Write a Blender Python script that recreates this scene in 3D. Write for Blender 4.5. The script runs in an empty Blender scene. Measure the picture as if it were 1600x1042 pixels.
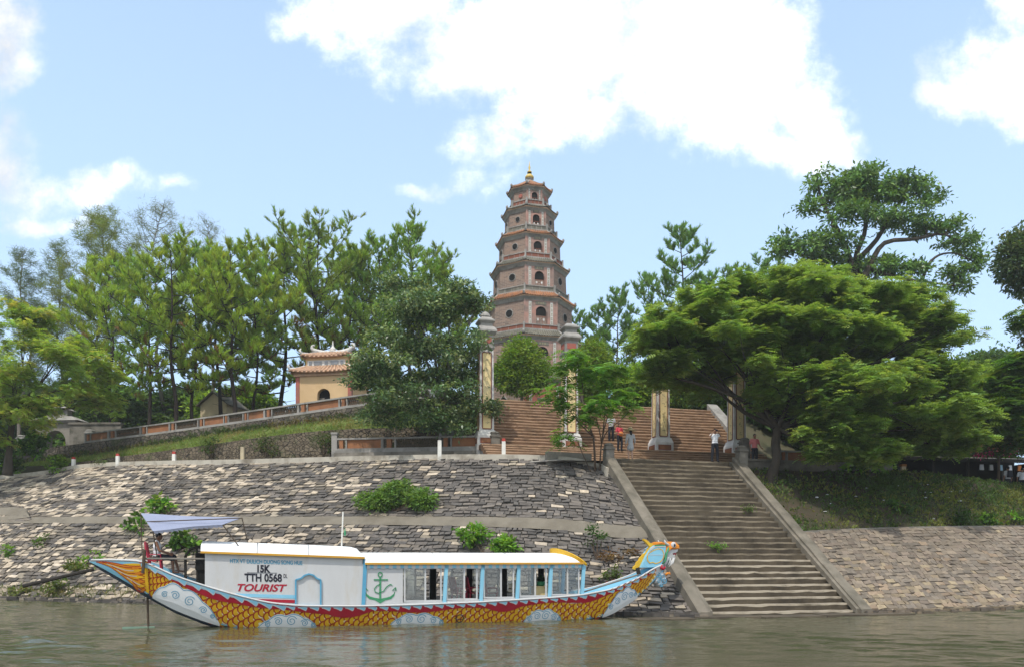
import bpy, math, random
import numpy as np
from mathutils import Vector, Matrix
from mathutils.geometry import tessellate_polygon

random.seed(7)
RNG = np.random.default_rng(11)
SC = bpy.context.scene
COL = SC.collection
R = math.radians
V = Vector

# ---------------------------------------------------------------- camera model used to lay the place out in metres
FPX, HZ, CX, CAMZ = 1244.4, 873.0, 800.0, 2.2
def Q(px, py, D):
    return V(((px - CX) / FPX * D, D, CAMZ + (HZ - py) / FPX * D))
def zat(py, D):
    return CAMZ + (HZ - py) / FPX * D
# stair / pagoda axis frame: a to the right, b up the axis
AXR = math.atan2(.2521, .9677)
def S(a, b, z):
    return V((18.64 + .9677 * a - .2521 * b, .2521 * a + .9677 * b, z))

# ---------------------------------------------------------------- materials
MATS = {}
def _nodes(name):
    m = bpy.data.materials.new(name); m.use_nodes = True
    nt = m.node_tree; nt.nodes.clear()
    out = nt.nodes.new('ShaderNodeOutputMaterial')
    MATS[name] = m
    return m, nt, out
def N(nt, t, **kw):
    n = nt.nodes.new('ShaderNode' + t)
    for k, v in kw.items():
        if k.startswith('i_'):
            key = k[2:].replace('_', ' ')
            n.inputs[key].default_value = v
        else:
            setattr(n, k, v)
    return n
def ramp(nt, fac, stops):
    r = nt.nodes.new('ShaderNodeValToRGB'); e = r.color_ramp.elements
    while len(e) < len(stops): e.new(.5)
    for el, (p, c) in zip(e, stops):
        el.position = p; el.color = (*c, 1) if len(c) == 3 else c
    nt.links.new(fac, r.inputs[0]); return r.outputs[0]
def mix(nt, fac, a, b, mode='MIX'):
    n = nt.nodes.new('ShaderNodeMix'); n.data_type = 'RGBA'; n.blend_type = mode
    for s, v in ((n.inputs[0], fac), (n.inputs[6], a), (n.inputs[7], b)):
        if hasattr(v, 'is_linked'): nt.links.new(v, s)
        elif isinstance(v, (int, float)): s.default_value = v
        else: s.default_value = (*v, 1)
    return n.outputs[2]
def coord(nt, kind='Object', scale=(1, 1, 1)):
    tc = nt.nodes.new('ShaderNodeTexCoord'); mp = nt.nodes.new('ShaderNodeMapping')
    mp.inputs['Scale'].default_value = scale
    nt.links.new(tc.outputs[kind], mp.inputs[0]); return mp.outputs[0]
def noise(nt, vec, scale, detail=6, rough=.6):
    n = N(nt, 'TexNoise'); n.inputs['Scale'].default_value = scale
    n.inputs['Detail'].default_value = detail; n.inputs['Roughness'].default_value = rough
    nt.links.new(vec, n.inputs['Vector']); return n.outputs['Fac']
def finish(nt, out, col, rough=.8, bump=None, bstr=.3, bdist=.02, spec=.3, metal=0.):
    p = N(nt, 'BsdfPrincipled')
    if hasattr(col, 'is_linked'): nt.links.new(col, p.inputs['Base Color'])
    else: p.inputs['Base Color'].default_value = (*col, 1)
    if hasattr(rough, 'is_linked'): nt.links.new(rough, p.inputs['Roughness'])
    else: p.inputs['Roughness'].default_value = rough
    p.inputs['Specular IOR Level'].default_value = spec; p.inputs['Metallic'].default_value = metal
    if bump is not None:
        b = N(nt, 'Bump'); b.inputs['Strength'].default_value = bstr; b.inputs['Distance'].default_value = bdist
        nt.links.new(bump, b.inputs['Height']); nt.links.new(b.outputs[0], p.inputs['Normal'])
    nt.links.new(p.outputs[0], out.inputs[0]); return p

def mat(name, c1, c2=None, scale=2., rough=.8, bump=.25, bdist=.02, dirt=None, dscale=.7, damt=(.5, .68), spec=.3, stretch=(1, 1, 1), attr=False, metal=0.):
    """two noise-mixed paints or stones, optional patches of grime, fine bump"""
    m, nt, out = _nodes(name)
    co = coord(nt, 'Object', stretch)
    n1 = noise(nt, co, scale)
    c = mix(nt, ramp(nt, n1, [(.3, (0, 0, 0)), (.7, (1, 1, 1))]), c1, c2 if c2 else tuple(x * .8 for x in c1))
    if attr:
        a = N(nt, 'VertexColor'); a.layer_name = 'Col'
        c = mix(nt, 1., c, a.outputs[0], 'MULTIPLY')
    if dirt:
        n2 = noise(nt, co, dscale, 8, .65)
        c = mix(nt, ramp(nt, n2, [(damt[0], (0, 0, 0)), (damt[1], (1, 1, 1))]), c, dirt)
    nb = noise(nt, co, scale * 9, 4)
    finish(nt, out, c, rough, nb if bump else None, bump, bdist, spec, metal)
    return m

def leafmat(name, trans=.35, rough=.55, gloss=.25):
    m, nt, out = _nodes(name)
    a = N(nt, 'VertexColor'); a.layer_name = 'Col'
    p = N(nt, 'BsdfPrincipled'); p.inputs['Roughness'].default_value = rough; p.inputs['Specular IOR Level'].default_value = gloss
    nt.links.new(a.outputs[0], p.inputs['Base Color'])
    t = N(nt, 'BsdfTranslucent')
    tc = mix(nt, 1., a.outputs[0], (1.5, 1.35, .6), 'MULTIPLY'); nt.links.new(tc, t.inputs[0])
    mx = N(nt, 'MixShader'); mx.inputs[0].default_value = trans
    nt.links.new(p.outputs[0], mx.inputs[1]); nt.links.new(t.outputs[0], mx.inputs[2]); nt.links.new(mx.outputs[0], out.inputs[0])
    return m

def attrmat(name, rough=.85, nscale=6., namt=.35, bump=.4, spec=.25, grime=None):
    m, nt, out = _nodes(name)
    a = N(nt, 'VertexColor'); a.layer_name = 'Col'
    co = coord(nt, 'Object')
    n1 = noise(nt, co, nscale, 8, .7)
    k = ramp(nt, n1, [(.25, (1 - namt,) * 3), (.75, (1 + namt,) * 3)])
    c = mix(nt, 1., a.outputs[0], k, 'MULTIPLY')
    if grime:
        n2 = noise(nt, co, .45, 8, .7)
        c = mix(nt, ramp(nt, n2, [(.5, (0, 0, 0)), (.72, (.6, .6, .6))]), c, grime)
    finish(nt, out, c, rough, noise(nt, co, nscale * 4, 5), bump, .02, spec)
    return m

def brickmat(name, c1, c2, mortar, bw=.3, bh=.075, patch=None, patch2=None):
    m, nt, out = _nodes(name)
    uv = coord(nt, 'UV')
    b = N(nt, 'TexBrick'); nt.links.new(uv, b.inputs['Vector'])
    b.inputs['Color1'].default_value = (*c1, 1); b.inputs['Color2'].default_value = (*c2, 1); b.inputs['Mortar'].default_value = (*mortar, 1)
    b.inputs['Scale'].default_value = 1; b.inputs['Brick Width'].default_value = bw; b.inputs['Row Height'].default_value = bh
    b.inputs['Mortar Size'].default_value = .012; b.inputs['Mortar Smooth'].default_value = .4
    co = coord(nt, 'Object')
    c = b.outputs['Color']
    if patch: c = mix(nt, ramp(nt, noise(nt, co, .8, 8, .7), [(.42, (0, 0, 0)), (.68, (.75, .75, .75))]), c, patch)
    if patch2: c = mix(nt, ramp(nt, noise(nt, co, 2.3, 8, .7), [(.55, (0, 0, 0)), (.72, (.6, .6, .6))]), c, patch2)
    finish(nt, out, c, .9, b.outputs['Fac'], .4, -.02, .2)
    return m

def rubblemat(name, scale=2.2, cols=((.16, .14, .11), (.3, .26, .2), (.22, .18, .13)), gap=(.02, .018, .014), moss=(.05, .07, .02)):
    m, nt, out = _nodes(name)
    co = coord(nt, 'Object', (1, 1, 1.35))
    v = N(nt, 'TexVoronoi'); v.inputs['Scale'].default_value = scale; nt.links.new(co, v.inputs['Vector'])
    e = N(nt, 'TexVoronoi'); e.feature = 'DISTANCE_TO_EDGE'; e.inputs['Scale'].default_value = scale; nt.links.new(co, e.inputs['Vector'])
    sep = N(nt, 'SeparateColor'); nt.links.new(v.outputs['Color'], sep.inputs[0])
    c = ramp(nt, sep.outputs[0], [(0, cols[0]), (.5, cols[1]), (1, cols[2])])
    n1 = noise(nt, co, 9, 6)
    c = mix(nt, 1., c, ramp(nt, n1, [(.25, (.6,) * 3), (.75, (1.25,) * 3)]), 'MULTIPLY')
    g = ramp(nt, e.outputs['Distance'], [(.02, (0, 0, 0)), (.07, (1, 1, 1))])
    c = mix(nt, g, gap, c)
    if moss: c = mix(nt, ramp(nt, noise(nt, co, .55, 8, .7), [(.52, (0, 0, 0)), (.68, (.85, .85, .85))]), c, moss)
    finish(nt, out, c, .95, g, .8, .06, .15)
    return m

# ---------------------------------------------------------------- objects
MW = {}
def link(o, parent=None):
    COL.objects.link(o)
    if parent is not None:
        o.parent = parent
    return o
def tag(o, label=None, cat=None, group=None, kind=None):
    for k, v in (('label', label), ('category', cat), ('group', group), ('kind', kind)):
        if v: o[k] = v
    return o
def thing(name, label, cat, loc=(0, 0, 0), rz=0., group=None):
    o = bpy.data.objects.new(name, None); o.empty_display_size = .2
    o.location = loc; o.rotation_euler = (0, 0, rz); link(o)
    MW[o.name] = Matrix.Translation(V(loc)) @ Matrix.Rotation(rz, 4, 'Z')
    return tag(o, label, cat, group)
def dup(o, parent=None, loc=None, rz=None, sc=None, label=None, group=None):
    c = o.copy(); COL.objects.link(c)
    if parent is not None: c.parent = parent
    if loc is not None: c.location = loc
    if rz is not None: c.rotation_euler = (0, 0, rz)
    if sc is not None: c.scale = sc if hasattr(sc, '__len__') else (sc, sc, sc)
    if label: c['label'] = label
    if group: c['group'] = group
    MW[c.name] = Matrix.Translation(V(c.location)) @ c.rotation_euler.to_matrix().to_4x4() @ Matrix.Diagonal((*c.scale, 1))
    for ch in list(o.children): dup(ch, c)
    return c

def auto_uv(me):
    uvl = me.uv_layers.new(name='UVMap'); buf = np.zeros(len(me.loops) * 2, dtype=np.float32)
    for p in me.polygons:
        n = p.normal
        for li in p.loop_indices:
            co = me.vertices[me.loops[li].vertex_index].co
            if abs(n.z) > .72: u, v = co.x, co.y
            else:
                l = math.hypot(n.x, n.y) or 1
                u, v = (-n.y * co.x + n.x * co.y) / l, co.z
            buf[2 * li] = u; buf[2 * li + 1] = v
    uvl.data.foreach_set('uv', buf)

class MB:
    def __init__(s): s.v, s.f, s.m, s.c = [], [], [], []
    def add(s, vs, fs, m=0, col=None):
        o = len(s.v); s.v += [V(x) for x in vs]
        for f in fs:
            s.f.append([o + i for i in f]); s.m.append(m); s.c.append(col)
        return s
    def hexa(s, p, m=0, col=None):
        # p: 4 bottom (ccw from above) + 4 top
        return s.add(p, [(3, 2, 1, 0), (4, 5, 6, 7), (0, 1, 5, 4), (1, 2, 6, 5), (2, 3, 7, 6), (3, 0, 4, 7)], m, col)
    def box(s, c, size, rz=0., m=0, top=(1, 1), col=None, ax=None):
        """c = centre of the base; top = scale of the upper face"""
        x, y, z = size[0] / 2, size[1] / 2, size[2]
        c = V(c); ca, sa = math.cos(rz), math.sin(rz); P = []
        for zz, k in ((0, (1, 1)), (z, top)):
            for sx, sy in ((-1, -1), (1, -1), (1, 1), (-1, 1)):
                a, b = sx * x * k[0], sy * y * k[1]
                P.append(c + V((a * ca - b * sa, a * sa + b * ca, zz)))
        return s.hexa(P, m, col)
    def beam(s, p, q, w, h, up=V((0, 0, 1)), m=0, col=None):
        """bar of width w and height h whose base line runs p -> q"""
        p, q = V(p), V(q); d = (q - p).normalized(); side = d.cross(up).normalized() * w / 2; u = side.cross(d).normalized() * h
        return s.hexa([p - side, p + side, q + side, q - side, p - side + u, p + side + u, q + side + u, q - side + u][0:4] + [p - side + u, p + side + u, q + side + u, q - side + u], m, col)
    def prism(s, poly, ext, m=0, col=None):
        poly = [V(p) for p in poly]; ext = V(ext); n = len(poly)
        tris = tessellate_polygon([poly])
        s.add(poly, [tuple(t) for t in tris], m, col)
        s.add([p + ext for p in poly], [tuple(reversed(t)) for t in tris], m, col)
        return s.add(poly + [p + ext for p in poly], [(i, (i + 1) % n, n + (i + 1) % n, n + i) for i in range(n)], m, col)
    def tube(s, pts, rad, n=8, m=0, cap=True, col=None):
        pts = [V(p) for p in pts]; k = len(pts)
        if not hasattr(rad, '__len__'): rad = [rad] * k
        o = len(s.v); ref = None
        for i, p in enumerate(pts):
            d = (pts[min(i + 1, k - 1)] - pts[max(i - 1, 0)])
            d = d.normalized() if d.length > 1e-9 else V((0, 0, 1))
            if ref is None: ref = V((1, 0, 0)) if abs(d.x) < .9 else V((0, 1, 0))
            a = (ref - d * ref.dot(d)).normalized(); b = d.cross(a); ref = a
            for j in range(n):
                t = 2 * math.pi * j / n
                s.v.append(p + (a * math.cos(t) + b * math.sin(t)) * rad[i])
        for i in range(k - 1):
            for j in range(n):
                s.f.append([o + i * n + j, o + i * n + (j + 1) % n, o + (i + 1) * n + (j + 1) % n, o + (i + 1) * n + j]); s.m.append(m); s.c.append(col)
        if cap:
            s.f.append([o + j for j in reversed(range(n))]); s.m.append(m); s.c.append(col)
            s.f.append([o + (k - 1) * n + j for j in range(n)]); s.m.append(m); s.c.append(col)
        return s
    def lathe(s, prof, c=(0, 0, 0), n=16, m=0, phase=0., col=None):
        c = V(c); o = len(s.v); k = len(prof)
        for r, z in prof:
            for j in range(n):
                t = phase + 2 * math.pi * j / n
                s.v.append(c + V((r * math.cos(t), r * math.sin(t), z)))
        for i in range(k - 1):
            for j in range(n):
                s.f.append([o + i * n + j, o + i * n + (j + 1) % n, o + (i + 1) * n + (j + 1) % n, o + (i + 1) * n + j]); s.m.append(m); s.c.append(col)
        s.f.append([o + j for j in reversed(range(n))]); s.m.append(m); s.c.append(col)
        s.f.append([o + (k - 1) * n + j for j in range(n)]); s.m.append(m); s.c.append(col)
        return s
    def ball(s, c, r, n=12, k=8, m=0, rot=None, col=None):
        r = (r, r, r) if not hasattr(r, '__len__') else r
        c = V(c); o = len(s.v)
        for i in range(k + 1):
            ph = math.pi * i / k - math.pi / 2
            for j in range(n):
                t = 2 * math.pi * j / n
                p = V((r[0] * math.cos(ph) * math.cos(t), r[1] * math.cos(ph) * math.sin(t), r[2] * math.sin(ph)))
                s.v.append(c + (rot @ p if rot else p))
        for i in range(k):
            for j in range(n):
                s.f.append([o + i * n + j, o + i * n + (j + 1) % n, o + (i + 1) * n + (j + 1) % n, o + (i + 1) * n + j]); s.m.append(m); s.c.append(col)
        return s
    def build(s, name, mats, parent=None, world=True, smooth=False, uv=True, label=None):
        me = bpy.data.meshes.new(name)
        inv = MW[parent.name].inverted() if (parent is not None and world) else None
        vs = [tuple(inv @ p) if inv else tuple(p) for p in s.v]
        me.from_pydata(vs, [], s.f)
        mats = mats if isinstance(mats, (list, tuple)) else [mats]
        for m in mats: me.materials.append(m)
        if len(mats) > 1: me.polygons.foreach_set('material_index', s.m)
        if any(c is not None for c in s.c):
            at = me.color_attributes.new('Col', 'FLOAT_COLOR', 'CORNER')
            buf = []
            for f, c in zip(s.f, s.c):
                c = c or (1, 1, 1); buf += [c[0], c[1], c[2], 1.] * len(f)
            at.data.foreach_set('color', buf)
        if smooth: me.polygons.foreach_set('use_smooth', [True] * len(me.polygons))
        if uv: auto_uv(me)
        me.update()
        o = bpy.data.objects.new(name, me); link(o, parent)
        MW[o.name] = MW[parent.name] if parent is not None else Matrix.Identity(4)
        if label: o['label'] = label
        return o

def crom(p, t):
    """Catmull-Rom through the rows of p at parameter t in 0..len-1 (numpy)"""
    n = len(p); i = min(int(t), n - 2); f = t - i
    a, b, c, d = p[max(i - 1, 0)], p[i], p[i + 1], p[min(i + 2, n - 1)]
    return .5 * (2 * b + (c - a) * f + (2 * a - 5 * b + 4 * c - d) * f * f + (3 * b - a - 3 * c + d) * f ** 3)
def spline(pts, n):
    p = np.array([tuple(x) for x in pts], float)
    return np.array([crom(p, i / (n - 1) * (len(p) - 1)) for i in range(n)])
def interp(x, xs, ys):
    return float(np.interp(x, xs, ys))

# ---------------------------------------------------------------- foliage
def rot_from(dirs, roll=None):
    """rotation matrices whose local x axis is dirs, z axis as near up as it can be"""
    d = dirs / (np.linalg.norm(dirs, axis=1, keepdims=True) + 1e-9)
    up = np.tile(np.array([0., 0., 1.]), (len(d), 1)); bad = np.abs(d[:, 2]) > .97; up[bad] = [1, 0, 0]
    y = np.cross(up, d); y /= np.linalg.norm(y, axis=1, keepdims=True) + 1e-9
    z = np.cross(d, y)
    if roll is not None:
        c, s = np.cos(roll)[:, None], np.sin(roll)[:, None]
        y, z = y * c + z * s, z * c - y * s
    return np.stack([d, y, z], axis=2)
class Leaves:
    def __init__(s): s.V, s.F, s.C, s.n = [], [], [], 0
    def scatter(s, tv, tf, cen, rot, sc, col):
        k, nv = len(cen), len(tv)
        if k == 0: return
        P = np.einsum('kij,vj->kvi', rot, tv) * sc[:, None, None] + cen[:, None, :]
        s.V.append(P.reshape(-1, 3))
        s.F.append((np.asarray(tf)[None] + (np.arange(k) * nv)[:, None, None] + s.n).reshape(-1, 4))
        s.C.append(np.repeat(col, nv, axis=0)); s.n += k * nv
    def build(s, name, m, parent=None, world=True):
        Vt, Ft, Ct = np.concatenate(s.V), np.concatenate(s.F), np.concatenate(s.C)
        if parent is not None and world:
            inv = np.array(MW[parent.name].inverted()); Vt = Vt @ inv[:3, :3].T + inv[:3, 3]
        me = bpy.data.meshes.new(name)
        me.vertices.add(len(Vt)); me.vertices.foreach_set('co', Vt.astype(np.float32).ravel())
        me.loops.add(Ft.size); me.loops.foreach_set('vertex_index', Ft.astype(np.int32).ravel())
        me.polygons.add(len(Ft)); me.polygons.foreach_set('loop_start', np.arange(0, Ft.size, 4, dtype=np.int32))
        at = me.color_attributes.new('Col', 'FLOAT_COLOR', 'POINT')
        at.data.foreach_set('color', np.concatenate([Ct, np.ones((len(Ct), 1))], axis=1).astype(np.float32).ravel())
        me.materials.append(m); me.update(calc_edges=True); me.validate()
        o = bpy.data.objects.new(name, me); link(o, parent)
        MW[o.name] = MW[parent.name] if parent is not None else Matrix.Identity(4)
        return o

def t_leaf(l=1., w=.5, fold=.12):
    v = np.array([[0, 0, 0], [l * .45, -w / 2, fold * l], [l, 0, -.05 * l], [l * .45, w / 2, fold * l]])
    return v, [[0, 1, 2, 3]]
def t_needle(l=1., w=.1):
    v = np.array([[0, -w / 2, 0], [l, -w * .15, 0], [l, w * .15, 0], [0, w / 2, 0]])
    return v, [[0, 1, 2, 3]]
def t_frond(pairs=5, l=1., w=.34, droop=.35):
    """pinnate leaf: narrow leaflets along a drooping midrib"""
    v, f = [], []
    for i in range(pairs):
        x = l * (i + .35) / pairs; z = -droop * (x / l) ** 2 * l; ww = w * math.sin(math.pi * (.18 + .75 * (i + .5) / pairs))
        step = l / pairs * .72
        for sgn in (-1, 1):
            o = len(v)
            v += [[x, 0, z], [x + step, 0, z - droop * step * .6], [x + step * 1.25, sgn * ww, z - .12 * ww - droop * step * .8], [x + step * .55, sgn * ww, z - .08 * ww]]
            f.append([o, o + 1, o + 2, o + 3])
    return np.array(v, float), f
def unit(n, zmin=-1., rng=RNG):
    z = rng.uniform(zmin, 1, n); t = rng.uniform(0, 2 * np.pi, n); r = np.sqrt(1 - z * z)
    return np.stack([r * np.cos(t), r * np.sin(t), z], 1)
def vary(base, n, rng, amt=.3, alt=None, altp=0.):
    b = np.tile(np.array(base, float), (n, 1))
    if alt is not None:
        k = (rng.random(n) < altp)[:, None]; b = np.where(k, np.array(alt, float), b)
    return b * rng.uniform(1 - amt, 1 + amt, (n, 1)) * rng.uniform(.9, 1.1, (n, 3))
# ---------------------------------------------------------------- the materials of the place
mat('conc', (.26, .235, .2), (.18, .165, .135), 1.5, .9, dirt=(.1, .09, .07), dscale=.8)
mat('conc_pale', (.2, .175, .135), (.15, .132, .102), 1.2, .9, dirt=(.14, .12, .09), dscale=.6)
mat('conc_dark', (.2, .18, .15), (.12, .11, .09), 1.8, .95, dirt=(.05, .05, .035), dscale=1.)
mat('kerb', (.5, .46, .38), (.38, .34, .28), 1.4, .9, dirt=(.2, .17, .13))
mat('road', (.3, .28, .25), (.22, .2, .18), .8, .95)
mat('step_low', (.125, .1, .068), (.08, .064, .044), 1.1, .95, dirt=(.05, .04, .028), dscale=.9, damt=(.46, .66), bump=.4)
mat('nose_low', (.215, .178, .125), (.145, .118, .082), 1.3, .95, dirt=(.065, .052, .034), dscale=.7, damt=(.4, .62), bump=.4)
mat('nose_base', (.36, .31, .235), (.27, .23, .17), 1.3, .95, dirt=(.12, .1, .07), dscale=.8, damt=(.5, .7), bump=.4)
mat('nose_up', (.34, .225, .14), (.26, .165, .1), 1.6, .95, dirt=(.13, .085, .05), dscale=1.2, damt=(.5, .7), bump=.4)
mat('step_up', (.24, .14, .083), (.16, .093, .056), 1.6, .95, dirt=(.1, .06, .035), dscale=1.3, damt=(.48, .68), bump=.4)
mat('rail_stone', (.22, .19, .148), (.135, .12, .092), 1.3, .95, dirt=(.09, .08, .06), dscale=.9, damt=(.46, .68), bump=.4)
mat('mortar', (.06, .054, .046), (.04, .036, .03), 2., 1.)
mat('mortar_tan', (.12, .1, .08), (.07, .06, .05), 2., 1.)
attrmat('paver', .9, 5., .3, .5)
rubblemat('rubble', 3.6, ((.085, .068, .048), (.17, .138, .098), (.12, .097, .067)))
rubblemat('rubble_dark', 3.0, ((.07, .06, .05), (.15, .128, .1), (.1, .085, .064)))
mat('dirt', (.075, .055, .036), (.05, .038, .024), 1.4, 1., dirt=(.04, .045, .018), dscale=.5, damt=(.42, .62), bump=.6, bdist=.06)
mat('turf', (.17, .21, .055), (.12, .17, .04), 1.8, 1., dirt=(.2, .17, .08), dscale=.5, damt=(.56, .74), bump=.7, bdist=.08)
mat('soil', (.1, .085, .055), (.07, .075, .035), .6, 1.)
mat('terracotta', (.32, .145, .065), (.24, .1, .05), 2.5, .85, dirt=(.16, .08, .04))
mat('tile_orange', (.42, .19, .085), (.3, .135, .065), 3.5, .7, dirt=(.15, .1, .07), dscale=2., damt=(.44, .66))
mat('tile_pale', (.54, .36, .24), (.44, .26, .16), 3.5, .6, dirt=(.3, .2, .14), dscale=1.6)
mat('tile_grey', (.19, .175, .135), (.12, .115, .09), 3., .7, dirt=(.1, .1, .08), dscale=1.5)
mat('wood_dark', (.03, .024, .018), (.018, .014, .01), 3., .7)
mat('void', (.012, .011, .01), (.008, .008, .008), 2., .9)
brickmat('pagoda_brick', (.27, .19, .145), (.16, .122, .1), (.34, .28, .235), .42, .13, (.28, .19, .145), (.115, .1, .085))
mat('plaster_pink', (.42, .215, .165), (.36, .25, .21), 1.4, .9, dirt=(.21, .16, .135), dscale=1.6, damt=(.42, .66))
mat('plaster_red', (.4, .11, .08), (.32, .13, .1), 1.5, .9, dirt=(.2, .12, .1))
mat('plaque', (.6, .58, .52), (.46, .45, .42), 3., .8, dirt=(.26, .25, .23), dscale=2.)
mat('stone_grey', (.34, .32, .29), (.23, .22, .2), 1.5, .9, dirt=(.12, .115, .1), dscale=1., damt=(.5, .72))
mat('stone_white', (.66, .64, .6), (.52, .5, .47), 1.6, .85, dirt=(.24, .23, .21), dscale=1.1, damt=(.5, .72))
mat('panel_yellow', (.8, .63, .31), (.7, .55, .28), 1.2, .85, dirt=(.52, .43, .26), dscale=1.5, damt=(.52, .74))
mat('frame_red', (.24, .085, .05), (.18, .07, .05), 2., .85)
mat('glyph', (.3, .26, .16), (.2, .18, .12), 3., .9)
mat('wall_yellow', (.62, .43, .235), (.54, .37, .2), .9, .9, dirt=(.5, .34, .17), dscale=.8, damt=(.52, .75))
mat('gold', (.7, .52, .16), (.5, .36, .1), 4., .4)
mat('wall_cream', (.66, .55, .36), (.55, .44, .28), 1., .9)
mat('bark', (.1, .08, .06), (.05, .042, .034), 3., .95, bump=.8, bdist=.05, stretch=(1, 1, .25))
mat('bark_pine', (.045, .032, .024), (.022, .017, .014), 3., .95, bump=.8, bdist=.05, stretch=(1, 1, .25))
mat('bark_grey', (.2, .18, .15), (.12, .105, .085), 3., .95, bump=.6, bdist=.04, stretch=(1, 1, .3))
mat('bark_twig', (.11, .075, .05), (.07, .05, .035), 3., .9)
leafmat('leaf', .45); leafmat('needle', .48, .6, .2); leafmat('leaf_glossy', .3, .38, .45); leafmat('petal', .4, .6, .1)
# boat paints
mat('p_white', (.53, .53, .525), (.485, .485, .48), 1.1, .45, .06, dirt=(.46, .42, .35), dscale=1.3, damt=(.54, .8), stretch=(1.6, 1, .45))
mat('p_roof', (.85, .85, .83), (.78, .78, .76), .9, .5, .06, dirt=(.55, .53, .48), dscale=.5, damt=(.6, .85))
mat('p_cloud', (.78, .79, .79), (.74, .76, .77), 1.5, .5, .05)
mat('p_gold', (.76, .45, .02), (.66, .36, .015), 3., .4, .05)
mat('p_orange', (.7, .25, .015), (.55, .16, .015), 3., .45, .05)
mat('p_redline', (.4, .035, .012), (.3, .025, .012), 3., .45, .05)
mat('p_crimson', (.38, .012, .03), (.3, .01, .025), 2., .45, .05)
mat('p_spot', (.86, .82, .68), (.82, .72, .46), 4., .5, .05)
mat('p_sky', (.24, .52, .66), (.2, .45, .6), 1.6, .45, .05)
mat('p_skydeep', (.1, .34, .5), (.08, .28, .43), 2., .5, .05)
mat('p_trim', (.6, .32, .03), (.48, .24, .03), 2., .5, .05)
mat('p_black', (.015, .016, .03), (.012, .012, .02), 2., .5, .05)
mat('p_green', (.05, .26, .12), (.045, .22, .1), 2., .5, .05)
mat('p_keel', (.04, .06, .085), (.025, .04, .06), 2., .5, .05)
mat('p_yellow', (.68, .42, .03), (.55, .3, .02), 3., .45, .05)
mat('p_textblue', (.06, .27, .4), (.05, .23, .35), 2., .5, .05)
mat('tarp', (.28, .3, .39), (.25, .27, .36), 1.5, .6, .3, bdist=.03)
mat('plastic_red', (.4, .02, .05), (.34, .016, .04), 2., .35, .02)
mat('wood_grey', (.22, .2, .17), (.13, .115, .1), 3., .8, stretch=(.3, 3, 3))
mat('wood_pole', (.1, .07, .045), (.06, .045, .03), 3., .8)
mat('metal_grey', (.3, .3, .3), (.22, .22, .22), 3., .45, metal=.6)
mat('post_white', (.74, .72, .66), (.62, .6, .54), 2.5, .8, dirt=(.36, .32, .26), dscale=2.)
mat('post_cream', (.5, .42, .28), (.4, .33, .22), 2.5, .85, dirt=(.24, .2, .14), dscale=2.)
mat('post_red', (.42, .05, .035), (.32, .05, .04), 2.5, .8)
# people
mat('skin', (.3, .16, .1), (.27, .14, .085), 3., .55, 0)
mat('skin_tan', (.2, .095, .055), (.17, .08, .048), 3., .55, 0)
mat('skin_light', (.5, .31, .22), (.46, .28, .2), 3., .55, 0)
mat('hair', (.012, .01, .009), (.008, .007, .006), 6., .5, 0)
mat('cloth_white', (.74, .75, .77), (.68, .69, .72), 5., .85, .2)
mat('cloth_dark', (.018, .02, .028), (.013, .014, .02), 5., .9, .2)
mat('cloth_pink', (.62, .2, .19), (.56, .17, .17), 5., .85, .2)
mat('cloth_red', (.62, .07, .1), (.55, .05, .08), 5., .85, .2)
mat('cloth_grey', (.5, .5, .5), (.36, .36, .37), 26., .85, .2)
mat('cloth_blue', (.32, .5, .62), (.28, .45, .58), 5., .85, .2)
mat('cloth_orange', (.62, .22, .05), (.55, .18, .05), 5., .85, .2)
mat('straw', (.68, .54, .3), (.58, .44, .22), 8., .85, .3)
mat('lip', (.25, .08, .07), (.22, .07, .06), 3., .5, 0)
def glassmat():
    m, nt, out = _nodes('glass')
    t = N(nt, 'BsdfTransparent'); t.inputs[0].default_value = (.68, .72, .71, 1)
    g = N(nt, 'BsdfGlossy'); g.inputs['Roughness'].default_value = .03
    f = N(nt, 'Fresnel'); f.inputs[0].default_value = 1.5
    ad = N(nt, 'Math', operation='MULTIPLY_ADD'); ad.inputs[1].default_value = 1.6; ad.inputs[2].default_value = .04
    nt.links.new(f.outputs[0], ad.inputs[0])
    mx = N(nt, 'MixShader'); nt.links.new(ad.outputs[0], mx.inputs[0]); nt.links.new(t.outputs[0], mx.inputs[1]); nt.links.new(g.outputs[0], mx.inputs[2])
    nt.links.new(mx.outputs[0], out.inputs[0])
glassmat()
def watermat():
    m, nt, out = _nodes('river')
    co = coord(nt, 'Object', (.55, 1.7, 1))
    a = noise(nt, co, 1.5, 4, .6); b = noise(nt, coord(nt, 'Object', (.3, 1., 1)), .35, 3, .5); c = noise(nt, co, 6., 3, .6)
    s = N(nt, 'Math', operation='MULTIPLY_ADD'); nt.links.new(a, s.inputs[0]); s.inputs[1].default_value = .55; nt.links.new(b, s.inputs[2])
    s2 = N(nt, 'Math', operation='MULTIPLY_ADD'); nt.links.new(c, s2.inputs[0]); s2.inputs[1].default_value = .14; nt.links.new(s.outputs[0], s2.inputs[2])
    n = noise(nt, coord(nt, 'Object', (.08, .3, 1)), .6, 4)
    col = mix(nt, ramp(nt, n, [(.35, (0, 0, 0)), (.7, (1, 1, 1))]), (.062, .066, .034), (.08, .08, .044))
    finish(nt, out, col, .05, s2.outputs[0], .35, .1, .5)
watermat()

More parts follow.
